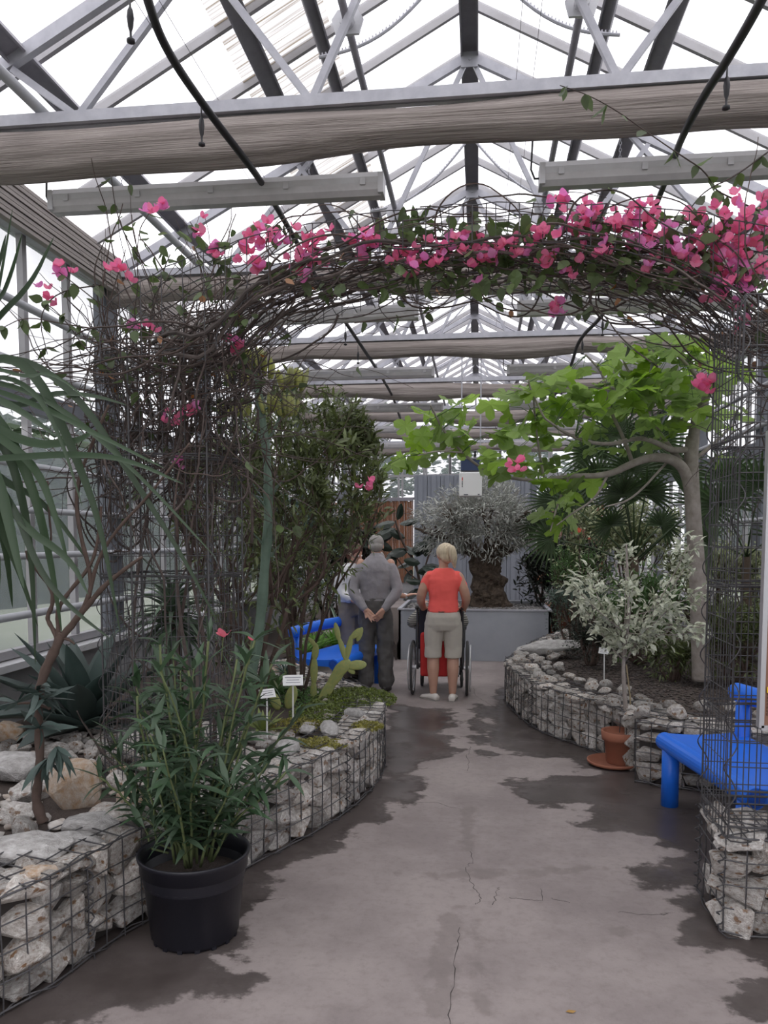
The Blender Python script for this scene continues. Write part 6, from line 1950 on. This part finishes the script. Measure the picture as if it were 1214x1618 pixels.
def face(f, R, t, s=1.0):
    mb = MB()
    for e in (-1, 1): mb.ball(f(e * .029, .074, .005), .0125 * s, 10, 8)
    mb.build('eyes', eyew_m, t, True, kind='stuff')
    mb = MB()
    for e in (-1, 1): mb.ball(f(e * .029, .085, .005), .0055 * s, 8, 6)
    mb.build('pupils', dark_m, t, True, kind='stuff')
    MB().ball(f(0, .080, -.062), (.022 * s, .008 * s, .007 * s), 10, 6, R).build('mouth', lip_m, t, True)


def shoe(t, p, ang, m, s=1.0):
    R = Matrix.Rotation(ang, 3, 'Z'); p = Vector(p)
    mb = MB(); secs = []
    prof = [(-.085, .030, .06), (-.06, .036, .075), (0, .038, .072), (.05, .043, .055), (.10, .045, .045), (.14, .036, .035), (.165, .014, .02)]
    n = 14; vs = []
    for y, w, h in prof:
        for k in range(n):
            a = 2 * pi * k / n; vs.append(p + R @ Vector((w * cos(a) * s, y * s, max(.004, h / 2 + h / 2 * sin(a)) * s)))
    mb.add(vs, [(i * n + k, i * n + (k + 1) % n, (i + 1) * n + (k + 1) % n, (i + 1) * n + k) for i in range(len(prof) - 1) for k in range(n)] + [tuple(reversed(range(n))), tuple((len(prof) - 1) * n + k for k in range(n))])
    o = mb.build('shoe', m, t, True)
    MB().add([p + R @ Vector((x * s, y * s, z)) for z in (0, .012) for x, y in ((-.03, -.09), (.03, -.09), (.047, .08), (.03, .16), (-.03, .16), (-.045, .08))], [tuple(reversed(range(6))), tuple(range(6, 12))] + [(i, (i + 1) % 6, 6 + (i + 1) % 6, 6 + i) for i in range(6)]).build('sole', mat('sole_rubber', (.3, .28, .26)) if m is shoe_w else m, t)
    return o


# --- man in grey
gm = G(594, 1092); man = thing('person', 'person in a grey-lilac sweater and dark grey trousers, hands clasped behind the back', 'person', (gm.x, gm.y, 0), radians(3)); man.scale = (.93, 1, 1)
mb = MB()
loft(mb, [(0, 0, .86, .12, .10), (0, 0, 1.05, .13, .09), (0, 0, 1.25, .16, .10), (0, 0, 1.38, .16, .08), (0, .01, 1.44, .06, .06)])
limbc(mb, [(0, .01, 1.42), (0, .035, 1.50)], [.055, .052]); f, R = head(mb, (0, .065, 1.562), radians(4), radians(20), 1.06)
for s in (-1, 1):
    limbc(mb, [(s * .17, 0, 1.38), (s * .262, -.06, 1.12), (s * .10, -.185, .895)], [.05, .04, .028])
    limbc(mb, [(s * .09, 0, .88), (s * .10, .02, .48), (s * .11, 0, .08)], [.085, .06, .04])
hand(mb, (-.105, -.18, .90), (.75, -.12, -.75), (.1, -1, .15), 1, .2); hand(mb, (.10, -.19, .895), (-.62, -.12, -.75), (-.5, .8, .1), 1, .45)
remesh(mb.build('body', skin_m, man, True), .0065, 1)
face(f, R, man)
mb = MB(); mb.ball(f(0, -.022, .030), (.090, .098, .088), 18, 12, R); mb.ball(f(0, -.045, -.02), (.080, .065, .065), 14, 10, R); o = mb.build('hair', greyh_m, man, True); remesh(o, .006, 2)
mb = MB(); loft(mb, [(0, -.005, .985, .166, .125), (0, -.005, 1.02, .172, .132), (0, -.005, 1.10, .178, .135), (0, -.01, 1.22, .190, .132), (0, -.015, 1.31, .198, .122), (0, -.010, 1.38, .165, .104), (0, .0, 1.42, .125, .09), (0, .008, 1.46, .085, .075)])
mb.tube([(0, .012, 1.43), (0, .022, 1.485)], [.085, .068], 16)
for s in (-1, 1): limbc(mb, [(s * .168, -.005, 1.325), (s * .262, -.06, 1.13), (s * .245, -.09, 1.06), (s * .115, -.175, .915)], [.078, .064, .062, .042])
remesh(mb.build('sweater', knit_m, man, True), .010, 3, .022)
mb = MB(); loft(mb, [(0, 0, 1.06, .158, .118), (0, -.005, .97, .176, .132), (0, -.005, .86, .184, .138), (0, 0, .80, .17, .12)])
for s in (-1, 1): limbc(mb, [(s * .092, 0, .84), (s * .11, .02, .48), (s * .122, 0, .10)], [.106, .094, .086])
remesh(mb.build('trousers', trou_m, man, True), .011, 2, .045)
MB().tube([(.168 * cos(a), .128 * sin(a) - .003, .992) for a in [2 * pi * i / 24 for i in range(25)]], .012, 6).build('sweater_hem', knit_m, man, True)
for s in (-1, 1): shoe(man, (s * .115, .02, 0), -s * .2, shoe_d)

# --- woman in coral
gw = G(700, 1106); wom = thing('person', 'person with blond ponytail in coral T-shirt and beige shorts pushing a wheelchair', 'person', (gw.x, gw.y, 0), radians(2))
mb = MB()
loft(mb, [(0, 0, .76, .13, .10), (0, 0, .95, .13, .09), (0, 0, 1.15, .14, .09), (0, 0, 1.29, .15, .075), (0, .01, 1.345, .06, .055)])
limbc(mb, [(0, .01, 1.32), (0, .035, 1.41)], [.05, .045]); f, R = head(mb, (.01, .05, 1.472), radians(28), radians(14), 1.02)
for s in (-1, 1):
    limbc(mb, [(s * .15, 0, 1.26), (s * .238, -.03, 1.05), (s * .21, .17, .925)], [.052, .048, .031])
    hand(mb, (s * .205, .165, .93), (-.1 * s, .9, -.15), (0, -.2, -1), s, .75)
    limbc(mb, [(s * .092, 0, .76), (s * .100, .02, .47), (s * .100, -.022, .32), (s * .098, -.005, .08)], [.088, .062, .061, .036])
remesh(mb.build('body', skin_m, wom, True), .0065, 1)
face(f, R, wom, .95)
mb = MB(); mb.ball(f(0, -.026, .028), (.094, .102, .096), 18, 12, R); mb.ball(f(0, -.055, -.015), (.080, .058, .075), 14, 10, R)
remesh(mb.build('hair', blond_m, wom, True), .006, 2)
t0 = f(0, -.11, .05)
hp_ = MB(); limbc(hp_, [t0, t0 + Vector((.025, -.035, .0)), t0 + Vector((.045, -.045, -.09)), t0 + Vector((.055, -.02, -.19))], [.022, .040, .040, .012], 12); hp_.build('ponytail', blond_m, wom, True)
MB().ball(t0, .022, 10, 8).build('hair_tie', whites_m, wom, True)
gl = MB()
for e in (-1, 1): gl.tube([f(e * .081, -.01, .01), f(e * .078, .075, .008)], .003, 5)
gl.tube([f(-.078, .08, .008), f(-.03, .098, .008), f(.03, .098, .008), f(.078, .08, .008)], .003, 5); gl.build('glasses', dark_m, wom)
mb = MB(); loft(mb, [(0, -.005, .905, .158, .128), (0, -.005, .95, .152, .122), (0, -.005, 1.04, .144, .116), (0, -.008, 1.16, .152, .114), (0, -.01, 1.23, .160, .106), (0, -.004, 1.285, .140, .092), (0, .0, 1.32, .110, .08), (0, .006, 1.345, .085, .072)])
for s in (-1, 1): limbc(mb, [(s * .135, 0, 1.262), (s * .185, -.005, 1.17)], [.060, .058])
remesh(mb.build('coral_shirt', coral_m, wom, True), .009, 3, .014)
mb = MB(); loft(mb, [(0, 0, .935, .150, .115), (0, -.01, .86, .178, .134), (0, -.010, .78, .186, .132), (0, -.006, .72, .176, .108)])
for s in (-1, 1): limbc(mb, [(s * .090, -.010, .79), (s * .097, -.004, .68), (s * .100, .01, .52)], [.102, .098, .088]); loft(mb, [(s * .100, .01, .44, .088, .088), (s * .100, .01, .54, .089, .089)])
remesh(mb.build('shorts', short_m, wom, True), .009, 2, .012)
MB().tube([(.156 * cos(a), .124 * sin(a), .915) for a in [2 * pi * i / 24 for i in range(25)]], .010, 6).build('belt', mat('brown_belt', (.16, .06, .04)), wom, True)
shoe(wom, (-.112, .0, 0), .75, shoe_w, 1.02); shoe(wom, (.098, -.01, 0), -.1, shoe_w, 1.02)

# --- woman in white behind the man
g2 = D(556, 850, 8.95); w2 = thing('person', 'person with reddish hair in a white blouse, half hidden behind the man in grey', 'person', (g2.x, 8.95, 0), radians(-125))
mb = MB()
loft(mb, [(0, 0, .80, .12, .10), (0, 0, 1.0, .12, .09), (0, 0, 1.28, .14, .08), (0, .01, 1.345, .06, .055)])
limbc(mb, [(0, .01, 1.32), (0, .04, 1.40)], [.05, .045]); f, R = head(mb, (0, .06, 1.465), 0, radians(22), .95)
for s in (-1, 1):
    limbc(mb, [(s * .16, 0, 1.28), (s * .21, -.02, 1.04), (s * .12, .16, .93)], [.05, .04, .028]); hand(mb, (s * .12, .16, .93), (-.5 * s, .8, .1), (0, -.2, -1), s, .4)
    limbc(mb, [(s * .09, 0, .78), (s * .09, .02, .45), (s * .09, 0, .08)], [.08, .06, .038])
remesh(mb.build('body', skin_m, w2, True), .0075, 1); face(f, R, w2, .95)
mb = MB(); mb.ball(f(0, -.026, .038), (.088, .092, .092), 18, 12, R); mb.ball(f(0, -.06, -.02), (.078, .05, .08), 14, 10, R); remesh(mb.build('hair', brownh_m, w2, True), .007, 2, .01)
mb = MB(); loft(mb, [(0, 0, .92, .185, .14), (0, 0, 1.05, .175, .13), (0, 0, 1.2, .175, .125), (0, 0, 1.30, .165, .09), (0, .01, 1.36, .09, .07)])
for s in (-1, 1): limbc(mb, [(s * .15, 0, 1.28), (s * .215, -.02, 1.05), (s * .15, .10, .96)], [.07, .058, .05])
remesh(mb.build('blouse', whites_m, w2, True), .011, 2, .015)
bt = MB()
for z in (1.0, 1.08, 1.16, 1.24): bt.ball((0, .135, z), .008, 6, 5)
bt.build('buttons', dark_m, w2, kind='stuff')
mb = MB(); loft(mb, [(0, 0, .95, .165, .125), (0, 0, .85, .18, .13), (0, 0, .76, .17, .12)])
for s in (-1, 1): limbc(mb, [(s * .088, 0, .80), (s * .09, .02, .45), (s * .09, 0, .10)], [.095, .08, .07])
remesh(mb.build('trousers', khaki_m, w2, True), .012, 2, .02)
for s in (-1, 1): shoe(w2, (s * .09, 0, 0), 0, shoe_d, .9)

# --- third person hidden behind the man, hand on the trough rim
g3 = D(593, 850, 9.55); w3 = thing('person', 'person in navy patterned top mostly hidden behind the man, reaching towards the trough', 'person', (g3.x, 9.55, 0), radians(-35)); w3.scale = (1, 1, .96)
hd = D(641, 937, 9.75) - Vector((g3.x, 9.55, 0)); hd = Matrix.Rotation(radians(35), 3, 'Z') @ hd
mb = MB()
loft(mb, [(0, 0, .80, .12, .10), (0, 0, 1.0, .12, .09), (0, 0, 1.25, .13, .08), (0, .01, 1.315, .06, .055)])
limbc(mb, [(0, .01, 1.29), (0, .04, 1.37)], [.05, .045]); f, R = head(mb, (0, .06, 1.43), 0, radians(22), .93)
limbc(mb, [(.15, 0, 1.25), (.20, .05, 1.02), hd * .75 + Vector((.19, .05, 1.0)) * .25, hd], [.05, .042, .036, .028]); hand(mb, hd, (.6, .6, .25), (0, .1, -1), 1, .25)
limbc(mb, [(-.15, 0, 1.25), (-.2, .0, 1.02), (-.12, .18, .92)], [.05, .04, .028]); hand(mb, (-.12, .18, .92), (.5, .8, .1), (0, -.2, -1), -1, .4)
for s in (-1, 1): limbc(mb, [(s * .085, 0, .78), (s * .09, .02, .45), (s * .09, 0, .08)], [.08, .06, .038])
remesh(mb.build('body', skin_m, w3, True), .0075, 1); face(f, R, w3, .93)
mb = MB(); mb.ball(f(0, -.026, .035), (.082, .09, .088), 18, 12, R); remesh(mb.build('hair', greyh_m, w3, True), .007, 2)
mb = MB(); loft(mb, [(0, 0, .80, .175, .135), (0, 0, 1.0, .165, .125), (0, 0, 1.2, .165, .115), (0, 0, 1.27, .155, .09), (0, .01, 1.33, .09, .07)])
limbc(mb, [(.135, 0, 1.235), (.197, .045, 1.05)], [.072, .062]); limbc(mb, [(-.135, 0, 1.235), (-.2, 0, 1.05)], [.072, .062])
remesh(mb.build('patterned_top', navy_m, w3, True), .011, 2, .012)
mb = MB(); loft(mb, [(0, 0, .9, .155, .12), (0, 0, .8, .17, .13)])
for s in (-1, 1): limbc(mb, [(s * .085, 0, .80), (s * .09, .02, .45), (s * .09, 0, .10)], [.095, .085, .075])
remesh(mb.build('trousers', trou_m, w3, True), .012, 2, .02)
for s in (-1, 1): shoe(w3, (s * .09, 0, 0), 0, shoe_d, .9)
MB().tube([hd + Vector((.0, -.02, -.02)), hd + Vector((.0, .015, .015))], .036, 10).build('watch', whites_m, w3, True)

# --- wheelchair
gc = G(695, 1098); wc = thing('wheelchair', 'wheelchair with silver hand rims pushed by the blond person', 'wheelchair', (gc.x, gc.y + .02, 0))
rim_m = mat('silver_rim', (.62, .62, .64), rough=.3, metal=.5); tyre_m = mat('tyre', (.05, .05, .05), rough=.8); frame_m = mat('wheelchair_frame', (.06, .06, .065), rough=.4); nav_m = mat('navy_nylon', (.015, .016, .03), rough=.8)
def ring(mb, c, r, tr, n=36, m=8):
    mb.tube([(c[0], c[1] + r * cos(2 * pi * i / n), c[2] + r * sin(2 * pi * i / n)) for i in range(n + 1)], tr, m, cap=False)
RW = .288
for s in (-1, 1):
    wm = MB(); ring(wm, (s * .285, 0, RW), RW - .014, .014); wo = wm.build('wheel', tyre_m, wc, True)
    q_ = MB(); ring(q_, (s * .285, 0, RW), RW - .034, .009); q_.build('rim', rim_m, wo, True)
    q_ = MB(); ring(q_, (s * .318, 0, RW), RW - .05, .0085); q_.build('hand_rim', rim_m, wo, True)
    q_ = MB(); q_.tube([(s * .25, 0, RW), (s * .305, 0, RW)], .024, 12)
    for k in range(18):
        a = 2 * pi * k / 18; q_.tube([(s * (.27 + .02 * (k % 2)), 0, RW), (s * .285, (RW - .035) * cos(a), RW + (RW - .035) * sin(a))], .0016, 4)
    q_.build('spokes', rim_m, wo, kind='stuff')
    fw = MB(); ring(fw, (s * .22, .46, .088), .072, .016, 20); fo = fw.build('caster', tyre_m, wc, True)
    q_ = MB().tube([(s * .22, .46, .088), (s * .22, .43, .2), (s * .22, .41, .27)], .012, 8); q_.tube([(s * .2, .46, .088), (s * .24, .46, .088)], .02, 8); q_.build('fork', frame_m, fo, True)
    fr = MB(); fr.tube(smooth([Vector(p) for p in ((s * .235, -.13, .93), (s * .235, -.06, .93), (s * .235, -.03, .90), (s * .235, -.01, .50), (s * .235, 0, .27))], 1), .0125, 8)
    fr.tube([(s * .235, -.01, .50), (s * .235, .40, .50), (s * .22, .47, .42), (s * .2, .56, .12)], .0125, 8); fr.tube([(s * .235, 0, .28), (s * .235, .42, .27)], .0125, 8); fr.tube([(s * .235, .40, .50), (s * .235, .42, .27)], .0125, 8)
    fr.build('side_frame', frame_m, wc, True)
    MB().tube([(s * .235, -.16, .93), (s * .235, -.07, .93)], .019, 10).build('push_handle', tyre_m, wc, True)
    ar = MB().box((s * .25, .17, .705), (.05, .30, .03)); ar.tube([(s * .25, .03, .5), (s * .25, .03, .70)], .01, 6); ar.tube([(s * .25, .3, .5), (s * .25, .3, .70)], .01, 6); ar.build('armrest', frame_m, wc)
    MB().box((s * .11, .58, .11), (.16, .14, .015)).build('footplate', frame_m, wc)
q_ = MB(); q_.tube([(-.235, .1, .27), (.235, .12, .48)], .009, 6); q_.tube([(.235, .1, .27), (-.235, .12, .48)], .009, 6); q_.build('cross_brace', frame_m, wc)
MB().box((0, .2, .50), (.44, .42, .035)).build('seat', nav_m, wc)
mb = MB(); mb.add([(x, y - .015 * (1 - (x / .22) ** 2), z) for y in (-.03, -.012) for z in (.50, .92) for x in (-.22, -.11, 0, .11, .22)], [(0, 1, 6, 5), (1, 2, 7, 6), (2, 3, 8, 7), (3, 4, 9, 8), (10, 15, 16, 11), (11, 16, 17, 12), (12, 17, 18, 13), (13, 18, 19, 14), (0, 5, 15, 10), (4, 14, 19, 9), (5, 6, 7, 8, 9, 19, 18, 17, 16, 15), (0, 10, 11, 12, 13, 14, 4, 3, 2, 1)])
mb.build('backrest', nav_m, wc)
o = MB().box((-.055, -.085, .44), (.29, .09, .46)).build('red_bag', mat('red_fabric', (.55, .03, .03), rough=.8), wc); bv = o.modifiers.new('b', 'BEVEL'); bv.width = .03; bv.segments = 3
# --- seated person
so_ = thing('person', 'seated person in a striped grey cardigan in the wheelchair, mostly hidden by the blond person', 'person', (gc.x, gc.y + .02, .52))
mb = MB(); loft(mb, [(0, .12, .0, .15, .11), (0, .08, .2, .14, .10), (0, .08, .42, .15, .08), (0, .09, .49, .06, .055)])
limbc(mb, [(0, .09, .47), (0, .13, .54)], [.05, .045]); f, R = head(mb, (0, .15, .60), 0, radians(30), .92)
for s in (-1, 1):
    e = (-.31, .02, .225) if s < 0 else (.25, .04, .24); hnd = (-.24, .20, .215) if s < 0 else (.2, .22, .22)
    limbc(mb, [(s * .15, .08, .42), e, hnd], [.05, .042, .03]); hand(mb, hnd, (.1, 1, -.1), (0, 0, -1), -s, .5)
    limbc(mb, [(s * .09, .14, .06), (s * .10, .47, .07), (s * .10, .56, -.36)], [.075, .058, .038])
remesh(mb.build('body', skin_m, so_, True), .0075, 1); face(f, R, so_, .92)
mb = MB(); mb.ball(f(0, -.026, .035), (.082, .09, .088), 18, 12, R); remesh(mb.build('hair', greyh_m, so_, True), .007, 2)
stripe = mat('striped_knit', (.36, .34, .30), rough=.9); nt = stripe.node_tree
wv = nt.nodes.new('ShaderNodeTexWave'); wv.bands_direction = 'Z'; wv.inputs['Scale'].default_value = 14; wv.inputs['Distortion'].default_value = .6
mxx = nt.nodes.new('ShaderNodeMix'); mxx.data_type = 'RGBA'; mxx.inputs[6].default_value = (.42, .40, .36, 1); mxx.inputs[7].default_value = (.07, .07, .07, 1)
tcc = nt.nodes.new('ShaderNodeTexCoord'); nt.links.new(tcc.outputs['Object'], wv.inputs['Vector']); nt.links.new(wv.outputs['Fac'], mxx.inputs[0]); nt.links.new(mxx.outputs[2], nt.nodes['Principled BSDF'].inputs['Base Color'])
mb = MB(); loft(mb, [(0, .13, .0, .19, .13), (0, .09, .2, .17, .12), (0, .08, .40, .18, .10), (0, .09, .46, .09, .07)])
for s in (-1, 1):
    e = (-.31, .02, .235) if s < 0 else (.25, .04, .25); limbc(mb, [(s * .14, .08, .40), e, (e[0] * .93, .12, .225)], [.068, .060, .045])
remesh(mb.build('cardigan', stripe, so_, True), .011, 2, .01)
mb = MB(); loft(mb, [(0, .12, -.0, .17, .14), (0, .12, .1, .17, .12)])
for s in (-1, 1): limbc(mb, [(s * .09, .14, .07), (s * .10, .47, .07), (s * .10, .55, -.33)], [.088, .076, .06])
remesh(mb.build('trousers', nav_m, so_, True), .012, 2, .01)
for s in (-1, 1): shoe(so_, (s * .10, .56, -.395), 0, shoe_d, .9)
